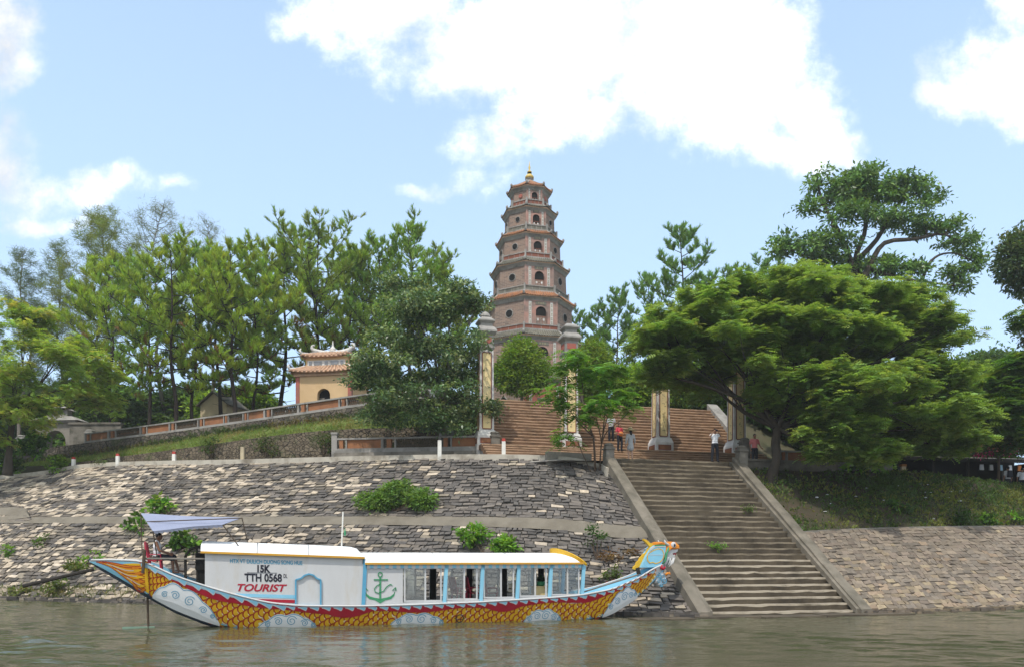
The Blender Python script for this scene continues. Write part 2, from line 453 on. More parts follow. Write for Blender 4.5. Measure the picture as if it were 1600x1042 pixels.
# ---------------------------------------------------------------- camera, sun, sky
cam = bpy.data.cameras.new('camera'); cam.lens = 28.; cam.sensor_width = 36.; cam.shift_y = (HZ - 521) / 1600.; cam.shift_x = 0.
cam.clip_end = 20000.; cam.clip_start = .1
co_ = bpy.data.objects.new('camera', cam); COL.objects.link(co_); co_.location = (0, 0, CAMZ); co_.rotation_euler = (R(90), 0, 0); SC.camera = co_
SUN_EL = R(59.)
SUN_H = V((-.38, -.92, 0)).normalized()
to_sun = V((SUN_H.x * math.cos(SUN_EL), SUN_H.y * math.cos(SUN_EL), math.sin(SUN_EL)))
sl = bpy.data.lights.new('sun', 'SUN'); sl.energy = 2.6; sl.angle = R(.6); sl.color = (1., .95, .87)
so = bpy.data.objects.new('sun', sl); COL.objects.link(so); so.rotation_euler = to_sun.to_track_quat('Z', 'Y').to_euler(); so.location = (0, 0, 60)
SC.view_settings.view_transform = 'Standard'; SC.view_settings.look = 'None'; SC.view_settings.gamma = 1.; SC.view_settings.exposure = .4
SC.cycles.max_bounces = 6; SC.cycles.diffuse_bounces = 3; SC.cycles.glossy_bounces = 3; SC.cycles.transparent_max_bounces = 12; SC.cycles.transmission_bounces = 4
SC.cycles.use_adaptive_sampling = True; SC.cycles.adaptive_threshold = .015
SC.cycles.sample_clamp_indirect = 6.

def sky():
    w = bpy.data.worlds.new('World'); SC.world = w; w.use_nodes = True
    nt = w.node_tree; nt.nodes.clear()
    out = N(nt, 'OutputWorld'); bg = N(nt, 'Background'); bg.inputs[1].default_value = .15
    st = N(nt, 'TexSky'); st.sky_type = 'NISHITA'; st.sun_disc = False; st.sun_elevation = SUN_EL
    st.sun_rotation = math.atan2(SUN_H.x, SUN_H.y); st.air_density = 1.; st.dust_density = 1.6; st.ozone_density = 1.4; st.altitude = 0
    tc = N(nt, 'TexCoord'); sp = N(nt, 'SeparateXYZ'); nt.links.new(tc.outputs['Generated'], sp.inputs[0])
    def M(op, a, b=None, c=None, clamp=False):
        n = N(nt, 'Math', operation=op); n.use_clamp = clamp
        for i, v in enumerate((a, b, c)):
            if v is None: continue
            if hasattr(v, 'is_linked'): nt.links.new(v, n.inputs[i])
            else: n.inputs[i].default_value = v
        return n.outputs[0]
    yy = M('MAXIMUM', sp.outputs[1], .12)
    gx = M('DIVIDE', sp.outputs[0], yy); gz = M('DIVIDE', sp.outputs[2], yy)
    cb = N(nt, 'CombineXYZ'); nt.links.new(gx, cb.inputs[0]); nt.links.new(gz, cb.inputs[1])
    # domain warp so that cloud edges curl
    wn = N(nt, 'TexNoise'); wn.inputs['Scale'].default_value = 7.; wn.inputs['Detail'].default_value = 5; nt.links.new(cb.outputs[0], wn.inputs['Vector'])
    ws = N(nt, 'VectorMath', operation='MULTIPLY_ADD'); nt.links.new(wn.outputs['Color'], ws.inputs[0]); ws.inputs[1].default_value = (.1, .08, 0); 
    of = N(nt, 'VectorMath', operation='SUBTRACT'); nt.links.new(cb.outputs[0], of.inputs[0]); of.inputs[1].default_value = (.05, .04, 0)
    nt.links.new(of.outputs[0], ws.inputs[2])
    sw = N(nt, 'SeparateXYZ'); nt.links.new(ws.outputs[0], sw.inputs[0])
    E = [(840, -90, 420, 130, 1.), (600, 20, 150, 70, 1.), (820, 70, 240, 95, 1.1), (980, 110, 170, 95, 1.1), (900, 170, 120, 55, 1.), (780, 228, 80, 36, .8), (1000, 30, 240, 110, 1.2), (1170, 90, 130, 100, 1.1), (1150, 195, 80, 62, .95),
         (1250, 150, 75, 75, .95), (1255, 225, 80, 45, .75), (760, 275, 60, 18, .35), (690, 115, 70, 42, .9),
         (1570, 115, 100, 85, 1.1), (1500, 155, 50, 35, .9), (1590, 15, 45, 60, .8), (1590, 200, 50, 26, .7),
         (5, 50, 55, 85, .8), (10, 235, 75, 75, .85), (145, 290, 95, 34, .85), (75, 345, 80, 14, .5), (645, 290, 42, 10, .5), (230, 290, 60, 12, .3), (30, 300, 90, 45, .5)]
    acc = None
    for (x, y, rx, ry, k) in E:
        dx = M('MULTIPLY', M('SUBTRACT', sw.outputs[0], (x - CX) / FPX), FPX / rx)
        dz = M('MULTIPLY', M('SUBTRACT', sw.outputs[1], (HZ - y) / FPX), FPX / ry)
        d2 = M('ADD', M('MULTIPLY', dx, dx), M('MULTIPLY', dz, dz))
        m = M('MULTIPLY', M('SUBTRACT', 1.25, d2), k)
        acc = m if acc is None else M('MAXIMUM', acc, m)
    fwd = M('GREATER_THAN', sp.outputs[1], .12)
    fn = N(nt, 'TexNoise'); fn.inputs['Scale'].default_value = 11.; fn.inputs['Detail'].default_value = 9; fn.inputs['Roughness'].default_value = .66; nt.links.new(cb.outputs[0], fn.inputs['Vector'])
    fac = M('ADD', acc, M('MULTIPLY', M('SUBTRACT', fn.outputs['Fac'], .53), 4.2))
    al = N(nt, 'MapRange'); al.interpolation_type = 'SMOOTHSTEP'; nt.links.new(fac, al.inputs[0]); al.inputs[1].default_value = -.35; al.inputs[2].default_value = 1.5
    # unseen rest of the sky dome: cumulus, cover widened for extra fill light
    gn = N(nt, 'TexNoise'); gn.inputs['Scale'].default_value = 2.6; gn.inputs['Detail'].default_value = 8; nt.links.new(tc.outputs['Generated'], gn.inputs['Vector'])
    al2 = N(nt, 'MapRange'); al2.interpolation_type = 'SMOOTHSTEP'; nt.links.new(gn.outputs['Fac'], al2.inputs[0]); al2.inputs[1].default_value = .4; al2.inputs[2].default_value = .6
    a = M('ADD', M('MULTIPLY', al.outputs[0], fwd), M('MULTIPLY', al2.outputs[0], M('SUBTRACT', 1., fwd)), clamp=True)
    # pale veil of high haze, thicker low down
    veil = N(nt, 'MapRange'); nt.links.new(sp.outputs[2], veil.inputs[0]); veil.inputs[1].default_value = 0.; veil.inputs[2].default_value = .6; veil.inputs[3].default_value = .9; veil.inputs[4].default_value = .5
    sc = mix(nt, veil.outputs[0], st.outputs[0], SKY_VEIL)
    sc = mix(nt, 1., sc, SKY_TINT, 'MULTIPLY')
    shade = ramp(nt, fn.outputs['Fac'], [(.3, (CLOUD * .8, CLOUD * .82, CLOUD * .85)), (.6, (CLOUD,) * 3)])
    dim = N(nt, 'MapRange'); nt.links.new(gx, dim.inputs[0]); dim.inputs[1].default_value = -.64; dim.inputs[2].default_value = -.46; dim.inputs[3].default_value = .62; dim.inputs[4].default_value = 1.
    n4 = N(nt, 'TexNoise'); n4.inputs['Scale'].default_value = 5.; n4.inputs['Detail'].default_value = 5; nt.links.new(cb.outputs[0], n4.inputs['Vector'])
    shade = mix(nt, 1., shade, ramp(nt, n4.outputs['Fac'], [(.35, (.56, .585, .62)), (.55, (1., 1., 1.))]), 'MULTIPLY')
    vm = N(nt, 'VectorMath', operation='SCALE'); nt.links.new(shade, vm.inputs[0]); nt.links.new(dim.outputs[0], vm.inputs['Scale'])
    c = mix(nt, a, sc, vm.outputs[0])
    nt.links.new(c, bg.inputs[0]); nt.links.new(bg.outputs[0], out.inputs[0])
SKY_VEIL = (4.2, 5.5, 7.2); SKY_TINT = (.93, .975, 1.0); CLOUD = 10.
sky()

mat('p_rudder', (.2, .3, .22), (.14, .22, .17), 3., .5, .1)
# thin river haze round the whole place
def haze():
    m, nt, out = _nodes('haze_air'); v = N(nt, 'VolumePrincipled'); v.inputs['Color'].default_value = (.95, .96, .93, 1); v.inputs['Density'].default_value = .0005; v.inputs['Anisotropy'].default_value = .2
    nt.links.new(v.outputs[0], out.inputs['Volume'])
    b = MB(); b.box((0, 120, -9), (520, 620, 60)); o = b.build('haze', m, uv=False); o['kind'] = 'stuff'
haze()
# ---------------------------------------------------------------- river, banks, road, terraces
def sheet(name, rows, m, kind='structure', n=60, jitter=0., sub=1):
    """ground loft through rows of points (each row smoothed)"""
    G = [spline(r, n) for r in rows]
    if sub > 1:
        H = []
        for a, b in zip(G[:-1], G[1:]):
            for k in range(sub): H.append(a + (b - a) * k / sub)
        G = H + [G[-1]]
    mb = MB()
    for i, r in enumerate(G):
        for j, p in enumerate(r):
            q = V(p)
            if jitter and 0 < i < len(G) - 1: q += V((RNG.normal(), RNG.normal(), RNG.normal())) * jitter
            mb.v.append(q)
    for i in range(len(G) - 1):
        for j in range(n - 1):
            mb.f.append([i * n + j, i * n + j + 1, (i + 1) * n + j + 1, (i + 1) * n + j]); mb.m.append(0); mb.c.append(None)
    o = mb.build(name, MATS[m], smooth=True)
    if kind: o['kind'] = kind
    return o

# river: a far-reaching sheet of water
rw = np.random.default_rng(12); nx_, ny_ = 330, 340
xs_, ys_ = np.linspace(-34, 34, nx_), np.linspace(13.5, 47, ny_); X_, Y_ = np.meshgrid(xs_, ys_); Zw = np.zeros_like(X_)
for _ in range(52):
    wl = .4 * (1.7 / .4) ** rw.random(); th = rw.normal(1.35, .6); am = .0056 * wl ** .9 * rw.uniform(.5, 1.2); kx, ky = math.cos(th) * 6.283 / wl, math.sin(th) * 6.283 / wl
    Zw += am * np.sin(kx * X_ + ky * Y_ + rw.uniform(0, 6.3) + .8 * np.sin(X_ * rw.uniform(.1, .4) + Y_ * rw.uniform(.1, .4)))
gust = .6 + .4 * np.sin(X_ * .19 + 1.2 + .5 * np.sin(Y_ * .31)) * np.sin(Y_ * .27 + X_ * .07); Zw *= gust
Zw *= np.clip((34 - np.abs(X_)) / 4, 0, 1) * np.clip((Y_ - 13.5) / 1.5, 0, 1) * np.clip((47 - Y_) / 3, 0, 1)
mb = MB(); mb.v = [V(p) for p in np.stack([X_, Y_, Zw], 2).reshape(-1, 3)]
mb.f = [[j * nx_ + i, j * nx_ + i + 1, (j + 1) * nx_ + i + 1, (j + 1) * nx_ + i] for j in range(ny_ - 1) for i in range(nx_ - 1)]; mb.m = [0] * len(mb.f); mb.c = [None] * len(mb.f)
E_ = 4000; mb.add([(-E_, -E_, 0), (E_, -E_, 0), (E_, 13.5, 0), (34, 13.5, 0), (-34, 13.5, 0), (-E_, 13.5, 0), (-34, 47, 0), (-E_, 47, 0), (34, 47, 0), (E_, 47, 0), (-E_, 150, 0), (E_, 150, 0)],
    [(0, 1, 2, 3, 4, 5), (5, 4, 6, 7), (3, 2, 9, 8), (7, 6, 8, 9, 11, 10)])
wo = mb.build('river_water', MATS['river'], smooth=True, uv=False); wo['kind'] = 'structure'
# the stairs' side lines (edges of the flight incl. side rails)
B0, B1, Z0, Z1 = 32.35, 42.06, .1, 7.2
def zstair(b): return Z0 + (Z1 - Z0) * (b - B0) / (B1 - B0)
AL, ARt = -3.62, 4.02
def wd(y): return 2.2 * FPX / (y - HZ)
# ---- left bank control rows: water line, lower edge of band, upper edge of band, road edge
LW = [V((-300, 130, 0)), Q(-420, 926, wd(926)), Q(0, 935, wd(935)), Q(150, 939, wd(939)), Q(400, 946, wd(946)), Q(650, 953, wd(953)), Q(850, 958, wd(958)), Q(985, 960, wd(960)), S(AL, B0, .0)]
LB = [V((-300, 136, 4.2)), Q(-420, 812, 58), Q(0, 817, 49.2), Q(150, 818, 46.8), Q(400, 819, 42.6), Q(650, 821, 39), Q(850, 827, 36.8), Q(960, 840, 35.2), S(AL, 36.6, zstair(36.6) - .1)]
LU = [V((-300, 137, 4.9)), Q(-420, 800, 59.2), Q(0, 807, 50.), Q(150, 807, 47.6), Q(400, 807, 43.3), Q(650, 807, 39.7), Q(850, 810, 37.5), Q(950, 819, 35.9), S(AL, 37.3, zstair(37.3) - .12)]
LT = [V((-300, 143, 8.)), Q(-420, 775, 66), Q(0, 747, 56.5), Q(150, 728, 54), Q(400, 722, 47.6), Q(650, 716, 43.6), Q(850, 717, 41), Q(930, 728, 40.3), S(AL, 41.2, zstair(41.2) - .1)]
NL = 400
gW, gB, gU, gT = (spline(r, NL) for r in (LW, LB, LU, LT))
def under(g, drop, out):  # the slope carried on below the water
    return [V((p[0], p[1] - out, p[2] - drop)) for p in g]
sheet('river_bed', [[p + V((0, -30, -6)) for p in LW], [p + V((0, -1.2, -1)) for p in LW], LW], 'mortar', n=60)
def paving(name, lo, hi, nrows, bl, label, light, pal, base, gap=.026, raise_=(.015, .065), tilt=.018, mort='mortar', shear=lambda x: 0., wavy=.16):
    """a stone-pitched slope: one sheet of dark bedding plus every block as a raised stone in it"""
    n = len(lo); mb = MB(); rng = random.Random(hash(name) % 1000 + 5)
    nv = 8
    for i in range(nv + 1):
        for j in range(0, n, 4): mb.v.append(V(lo[j] + (hi[j] - lo[j]) * i / nv) + V((0, .03, -.02)))
    w = len(range(0, n, 4))
    for i in range(nv):
        for j in range(w - 1): mb.f.append([i * w + j, i * w + j + 1, (i + 1) * w + j + 1, (i + 1) * w + j]); mb.m.append(0); mb.c.append((1, 1, 1))
    for r in range(nrows):
        va, vb = r / nrows, (r + 1) / nrows
        mid = lo + (hi - lo) * (va + vb) / 2
        seg = np.linalg.norm(np.diff(mid, axis=0), axis=1); cum = np.concatenate([[0], np.cumsum(seg)])
        L = cum[-1]; s = -rng.random() * bl; js = np.arange(n)
        while s < L:
            ln = bl * rng.uniform(.55, 1.5); s0, s1 = max(s, 0), min(s + ln, L); s += ln
            if s1 - s0 < .08: continue
            j0, j1 = np.interp([s0, s1], cum, js)
            P0 = mid[int(min(j0, n - 1))]
            if P0[0] < -70 or P0[0] > 45: continue
            def at(j, v):
                i = min(int(j), n - 2); f = j - i; v = v + wavy / nrows * math.sin(j * .35 + r * 1.7) * (0 < v < 1)
                a = lo[i] + (lo[i + 1] - lo[i]) * f; b = hi[i] + (hi[i + 1] - hi[i]) * f
                return V(a + (b - a) * v)
            gj = gap / max((s1 - s0), .01) * (j1 - j0); gv = gap / max(np.linalg.norm(hi[int(j0)] - lo[int(j0)]), .1)
            sj = shear(P0[0]) / max((s1 - s0), .01) * (j1 - j0); k1, k2 = rng.gauss(0, .12) / nrows, rng.gauss(0, .12) / nrows
            c = [at(j0 + gj, va + gv + k1 * .5), at(j1 - gj, va + gv + k2 * .5), at(min(j1 - gj + sj, n - 1.001), vb - gv + k2), at(min(j0 + gj + sj, n - 1.001), vb - gv + k1)]
            nn = (c[1] - c[0]).cross(c[3] - c[0]).normalized()
            if nn.y > 0: nn = -nn
            h = rng.uniform(*raise_)
            jit = lambda: V((rng.gauss(0, 1), rng.gauss(0, 1), rng.gauss(0, 1))) * .012
            top = [p + nn * (h + rng.uniform(-tilt, tilt)) + jit() for p in c]
            bot = [p - nn * .06 for p in c]
            lp = light(P0, r, rng)
            if rng.random() < lp: col = rng.choice(pal[1])
            else: col = rng.choice(BROWN if (pal[0] is DARK and P0[0] < -9 + rng.gauss(0, 3) and rng.random() < .6) else pal[0])
            k = rng.uniform(.75, 1.25); col = tuple(x * k for x in col)
            mb.hexa(bot + top, 1, col)
    o = mb.build(name, [MATS[mort], MATS['paver']], uv=False); o['kind'] = 'structure'
    if label: o['label'] = label
    return o
DARK = [(.118, .105, .093), (.103, .093, .084), (.135, .118, .103), (.093, .085, .077), (.152, .132, .112)]
BROWN = [(.15, .128, .102), (.12, .103, .085), (.19, .16, .125), (.1, .09, .078)]
LITE = [(.4, .33, .245), (.34, .28, .21), (.44, .37, .285), (.27, .23, .175)]
from mathutils import noise as mnoise
def light_up(P, r, rng):
    f = (mnoise.noise(V((P[0] * .25, r * .28, 3.))) + 1) / 2
    k = interp(P[0], [-45, -22, -12, -3, 3, 12], [.5, .45, .3, .12, .07, .04])
    return min(max(k * (.1 + 1.75 * f ** 1.6) * (1.5 if f > .5 else .8), .01), .9)
def light_lo(P, r, rng):
    f = (mnoise.noise(V((P[0] * .3, r * .3, 9.))) + 1) / 2
    k = interp(P[0], [-45, -20, -10, -3, 3, 7, 10], [.45, .42, .3, .15, .1, .25, .5])
    return min(max(k * (.15 + 1.6 * f ** 1.5) * (1.5 if f > .5 else .8), .01), .9)
paving('paved_slope', gW, gB, 24, .44, None, light_lo, (DARK, LITE), 0, shear=lambda x: interp(x, [-30, -8, 2], [.3, .16, 0]))
paving('paved_slope', gU, gT, 22, .48, None, light_up, (DARK, LITE), 0, shear=lambda x: interp(x, [-30, -8, 2], [.34, .16, 0]))
sheet('slope_ledge', [[p + V((0, -.04, .03)) for p in LB], [p + (q - p) * .5 + V((0, -.1, .06)) for p, q in zip(LB, LU)], [p + V((0, .04, .05)) for p in LU]], 'conc_pale', n=140)
# stony foot of the bank at the water line
mb = MB(); rr = random.Random(4)
for i in range(0, NL, 1):
    for _ in range(3):
        p = V(gW[i]); 
        if p.x < -50: continue
        s = rr.uniform(.1, .32)
        mb.box(p + V((rr.uniform(-.2, .2), rr.uniform(-.75, .1), rr.uniform(-.16, .02))), (s * rr.uniform(1.2, 2.4), s, rr.uniform(.1, .2)), rr.uniform(-.5, .3), 0, (.8, .75), col=(lambda k, c: tuple(x * k for x in c))(rr.uniform(.4, .8), rr.choice(DARK + LITE[2:])))
fo = mb.build('foot_stones', MATS['paver']); tag(fo, kind='stuff')
# ---- kerb line along the road edge, road, low wall by the stair head
def strip_beam(mb, pts, w, h, n=80, m=0, back=0.):
    g = spline(pts, n)
    for i in range(n - 1):
        a, b = V(g[i]), V(g[i + 1]); d = (b - a); nrm = V((-d.y, d.x, 0)).normalized()
        P = [a + nrm * back, b + nrm * back, b + nrm * (back + w), a + nrm * (back + w)]
        mb.hexa([p + V((0, 0, -.25)) for p in P] + [p + V((0, 0, h)) for p in P], m)
mb = MB(); strip_beam(mb, LT[1:], .45, .2, 120, back=-.12); ko = mb.build('road_kerb', MATS['kerb']); ko['kind'] = 'structure'
RI = [p + V((.7, 2.6, .0)) for p in LT[:6]] + [Q(745, 712, 47.2), S(-8, 45.4, 7.2), S(-3.2, 45.4, 7.2)]
sheet('road', [[p + V((.04, .2, .06)) for p in LT[:7]] + [S(-5.4, 42.6, 7.16), S(-3.2, 42.3, 7.16)], RI], 'road', n=80)

# ---- right bank
RW = [S(ARt, B0 + .1, .0), Q(1450, 955, wd(955)), Q(1600, 950, wd(950)), Q(1780, 947, wd(947)), Q(2100, 943, wd(943)), V((300, 70, 0))]
RL = [S(ARt, 36.95, 3.42), Q(1340, 826.5, 39), Q(1450, 823.5, 40.3), Q(1600, 822, 42), Q(1780, 822, 44), Q(2100, 823, 47), V((300, 76, 4))]
RL2 = [p + V((-.1, .45, .05)) for p in RL]
RT = [S(ARt, 42.3, 6.95), Q(1340, 738, 44.2), Q(1441, 739, 45), Q(1600, 757, 46.5), Q(1780, 760, 48.5), Q(2100, 765, 52), V((300, 82, 6.5))]
RB = [S(ARt, 45.2, 7.2), S(8, 45.4, 7.2), S(13, 45.6, 7.0), Q(1600, 757, 49) + V((0, 0, -.7)), Q(1780, 760, 51) + V((0, 0, -.7)), Q(2100, 765, 55) + V((0, 0, -.7)), V((300, 86, 6.))]
r6 = [RW[0]] + RW[1:]
gRW, gRL = spline(RW[:5], 260), spline(RL[:5], 260)
sheet('river_bed', [[p + V((0, -30, -6)) for p in RW], [p + V((0, -1.2, -1)) for p in RW], RW], 'mortar', n=60)
TAN = [(.19, .155, .117), (.17, .14, .108), (.205, .165, .122), (.16, .134, .106), (.18, .143, .11)]
TANL = [(.27, .215, .14), (.25, .195, .13), (.235, .175, .12)]
def light_r(P, r, rng):
    f = (mnoise.noise(V((P[0] * .35, r * .25, 5.))) + 1) / 2
    return min(.85, max(.01, (.7 - r * .034) * 1.2 * f))
paving('paved_slope', gRW, gRL, 25, .36, None, light_r, (TAN, TANL), 0, gap=.009, raise_=(.0, .022), tilt=.01, mort='mortar_tan', wavy=.07)
mb = MB(); strip_beam(mb, RL[:6], .3, .06, 70); ko = mb.build('bank_kerb', MATS['conc']); ko['kind'] = 'structure'
sheet('dirt_bank', [RL2, [a + (b - a) * .3 + V((0, 0, .1)) for a, b in zip(RL2, RT)], [a + (b - a) * .65 + V((0, 0, -.1)) for a, b in zip(RL2, RT)], RT], 'dirt', n=120, jitter=.035, sub=7)
sheet('ground', [RT, RB, [p + V((0, 3, 0)) for p in RB]], 'soil', n=80)
mb = MB(); rr = random.Random(9); g = spline(RW[:5], 200)
for i in range(200):
    p = V(g[i]); s = rr.uniform(.12, .3)
    mb.box(p + V((rr.uniform(-.2, .2), rr.uniform(-.5, 0), rr.uniform(-.14, .0))), (s * rr.uniform(1.2, 3.), s, .17), rr.uniform(-.2, .5), 0, (.8, .75), col=(lambda k, c: tuple(x * k for x in c))(rr.uniform(.4, .8), rr.choice(TAN + TANL)))
tag(mb.build('foot_stones', MATS['paver']), kind='stuff')
# submerged sill in front of the stairs
mb = MB()
for k, (a0, a1) in enumerate(((-6.5, -4.2), (-4., -1.5), (-1.4, 1.2), (1.3, 3.1), (3.2, 5.4))):
    mb.box(S((a0 + a1) / 2, B0 - .75 + .1 * math.sin(k * 2.), -.25), (a1 - a0, 1.0, .29 + .02 * (k % 2)), AXR, 0)
so_ = mb.build('stone_sill', MATS['step_low']); so_['kind'] = 'structure'

# ---- terraces on the left: rubble walls, grass bank, ramp
px2 = [60, 118, 194, 300, 420, 526, 640, 745]
R2 = [Q(p, 725, d) for p, d in zip(px2, (58.6, 57, 55.4, 53, 49.9, 48.6, 48, 47.4))]
R3 = [Q(p, y, d + .3) for p, y, d in zip(px2, (727, 722, 712, 698, 681, 671, 667, 665), (58.6, 57, 55.4, 53, 49.9, 48.6, 48, 47.4))]
R4 = [Q(p, y, d) for p, y, d in zip((20, 131, 236, 341, 420, 563, 660, 745), (728, 715, 698, 680, 670, 652, 640, 632), (62, 60, 57.6, 55.1, 53.2, 51, 50.6, 50.2))]
R5 = [Q(p, y, d + .2) for p, y, d in zip((20, 131, 236, 341, 420, 563, 660, 745), (707, 692, 679, 665, 654, 634, 622, 616), (62, 60, 57.6, 55.1, 53.2, 51, 50.6, 50.2))]
def wallmesh(lo, hi, th, m, n=60):
    """a standing wall between a bottom and a top line with real thickness"""
    a, b = spline(lo, n), spline(hi, n); mb = MB()
    for i in range(n - 1):
        d = V(a[i + 1] - a[i]); nr = V((-d.y, d.x, 0)).normalized() * th
        if nr.y < 0: nr = -nr
        p, q, r_, s = V(a[i]), V(a[i + 1]), V(b[i + 1]), V(b[i])
        p = p - V((0, 0, .5)); q = q - V((0, 0, .5))
        mb.add([p, q, r_, s, r_ + nr, s + nr, q + nr, p + nr], [(0, 1, 2, 3), (3, 2, 4, 5), (5, 4, 6, 7)])
        if i == 0: mb.add([p, s, s + nr, p + nr], [(0, 1, 2, 3)])
        if i == n - 2: mb.add([q, r_, r_ + nr, q + nr], [(3, 2, 1, 0)])
    return mb
tag(wallmesh(R2, R3, .45, 'rubble').build('retaining_wall', MATS['rubble'], uv=False), 'low brown rubble stone wall behind the road posts, its top following the grass bank', 'stone wall')
tag(wallmesh(R4, R5, .5, 'rubble').build('retaining_wall', MATS['rubble_dark'], uv=False), 'dark rubble stone wall rising to the right under the concrete balustrade of the ramp', 'stone wall')
sheet('verge', [[p + V((0, -.1, .02)) for p in RI[:7]], [p + V((0, .1, -.08)) for p in R2]], 'soil', n=60)
sheet('grass_bank', [[p + V((0, .42, -.02)) for p in R3], [a + (b - a) * .5 + V((0, .2, .12)) for a, b in zip(R3, R4)], [p + V((0, .1, 0)) for p in R4]], 'turf', n=120, jitter=.03, sub=5)
R6 = [p + V((.6, 3.4, .0)) for p in R5]
sheet('ramp', [[p + V((0, .1, .02)) for p in R5], R6], 'road', n=60)
# upper ground: rises to the tower terrace and runs on to the horizon
UF = [V((-300, 150, 10)), V((-60, 74, 10.4))] + [p + V((0, .3, .0)) for p in R6[1:]] + [S(-9.9, 52.4, 12.62)]
UM = [V((-300, 175, 11)), V((-60, 95, 11.2))] + [V((p.x - 1, p.y + 12, max(p.z + .4, 11.6))) for p in R6[1:]] + [S(-9.9, 62, 12.62)]
UE = [V((-900, 500, 12)), V((-200, 320, 12))] + [V((p.x * 2.5, 320, 12.6)) for p in R6[1:]] + [S(-9.9, 320, 12.62)]
UZ = [V((-9000, 6000, 12)), V((-4000, 6000, 12))] + [V((p.x * 20, 6000, 12.6)) for p in R6[1:]] + [V((-200, 6000, 12.62))]
sheet('ground', [UF, UM, UE, UZ], 'soil', n=80)
sheet('ground', [[S(-10.2, 55.25, 12.6), S(0, 55.25, 12.6), S(10.4, 55.25, 12.6)], [S(-10.2, 90, 12.6), S(0, 90, 12.6), S(10.4, 90, 12.6)], [S(-10.2, 330, 12.6), S(0, 330, 12.6), S(10.4, 330, 12.6)], [V((-220, 6000, 12.6)), V((0, 6000, 12.6)), V((300, 6000, 12.6))]], 'soil', n=12)
rb = [p + V((0, 2.9, 0)) for p in RB]
sheet('ground', [[S(10.3, 47.6, 7.25)] + rb[1:], [S(10.3, 56, 12.5), S(14, 56, 12.3), S(20, 57, 11), rb[3] + V((0, 12, 1)), rb[4] + V((0, 12, 1)), rb[5] + V((0, 12, 1)), V((320, 120, 8))],
                 [S(10.3, 330, 12.6), S(30, 330, 12.5), S(60, 330, 12.5), S(120, 330, 12), S(200, 330, 12), S(300, 330, 12), S(700, 330, 12)],
                 [V((290, 6000, 12.6)), V((900, 6000, 12.6)), V((1500, 6000, 12)), V((2500, 6000, 12)), V((4000, 6000, 12)), V((6000, 6000, 12)), V((9000, 6000, 12))]], 'soil', n=40)
# far land beyond the river on both sides is one more sheet just under the water level
sheet('ground', [[V((-9000, 140, -1)), V((0, 140, -1)), V((9000, 140, -1))], [V((-9000, 9000, 8)), V((0, 9000, 8)), V((9000, 9000, 8))]], 'soil', n=8)

# ---------------------------------------------------------------- stairs
def step_mesh(mb, a0, a1, b, depth, z, h, rng, n=18, rough=.012):
    """one worn tread: nosing line and front edge wander a little"""
    F_, T_, K_ = [], [], []
    for i in range(n + 1):
        a = a0 + (a1 - a0) * i / n; j = rng.gauss(0, rough); k = rng.gauss(0, rough * 1.2)
        F_.append(S(a, b + k + .03, z - h)); T_.append((S(a, b + k - .01, z + j - .065 - abs(rng.gauss(0, .012))), S(a, b + k + .012, z + j))); K_.append(S(a, b + depth, z + j * .4))
    for i in range(n):
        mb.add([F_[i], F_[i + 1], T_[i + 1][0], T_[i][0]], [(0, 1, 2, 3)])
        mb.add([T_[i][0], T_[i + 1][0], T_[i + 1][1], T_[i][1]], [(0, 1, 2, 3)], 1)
        mb.add([T_[i][1], T_[i + 1][1], K_[i + 1], K_[i]], [(0, 1, 2, 3)], 1)  # treads and nosings paler than risers: wear plus riser shade put into the colour
    mb.add([S(a0, b, z - h), S(a0, b, z), S(a0, b + depth, z), S(a0, b + depth, z - h)], [(0, 1, 2, 3)])
    mb.add([S(a1, b, z - h), S(a1, b, z), S(a1, b + depth, z), S(a1, b + depth, z - h)], [(3, 2, 1, 0)])
rg = random.Random(3)
t = thing('stone_staircase', 'wide worn grey stone stairs climbing from the river between two sloping side rails', 'stairs', S(.2, 36, 0), AXR)
NS = 29
for k in range(NS):
    b = B0 + (B1 - B0) * k / (NS - 1); z = Z0 + (Z1 - Z0) * (k + .0) / (NS - 1) + .06 + rg.uniform(-.012, .012)
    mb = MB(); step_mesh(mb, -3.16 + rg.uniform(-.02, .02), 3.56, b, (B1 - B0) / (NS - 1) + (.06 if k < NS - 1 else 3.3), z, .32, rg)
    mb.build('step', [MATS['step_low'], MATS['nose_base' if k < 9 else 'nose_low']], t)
for a0, a1, bt, nm in ((-3.64, -3.14, 42.0, 0), (3.54, 4.04, 42.0, 1)):
    mb = MB(); n = 26; P = []
    for i in range(n + 1):
        b = B0 - .35 + (bt - B0 + .35) * i / n; j = rg.gauss(0, .012); z = zstair(b) + .36 + j
        P.append([S(a0 + rg.gauss(0, .01), b, z - .95), S(a1 + rg.gauss(0, .01), b, z - .95), S(a1, b, z - .04), S(a1 - .05, b, z), S(a0 + .05, b, z), S(a0, b, z - .04)])
    for i in range(n):
        mb.add(P[i] + P[i + 1], [(j, (j + 1) % 6, 6 + (j + 1) % 6, 6 + j) for j in range(6)])
    mb.add(P[0], [(5, 4, 3, 2, 1, 0)]); mb.add(P[-1], [(0, 1, 2, 3, 4, 5)])
    # lower ledge that runs along the inner foot of the rail
    ai = a1 if nm == 0 else a0; sg = 1 if nm == 0 else -1
    mb.hexa([S(ai, B0 - .2, .0), S(ai + sg * .16, B0 - .2, .0), S(ai + sg * .16, bt, zstair(bt) - .35), S(ai, bt, zstair(bt) - .35), S(ai, B0 - .2, .22), S(ai + sg * .16, B0 - .2, .22), S(ai + sg * .16, bt, zstair(bt) + .12), S(ai, bt, zstair(bt) + .12)])
    mb.build('side_rail', MATS['rail_stone'], t)
t = thing('temple_staircase', 'broad reddish brown stone stairs rising past the tall gate pillars to the tower terrace', 'stairs', S(0, 50, 7.2), AXR)
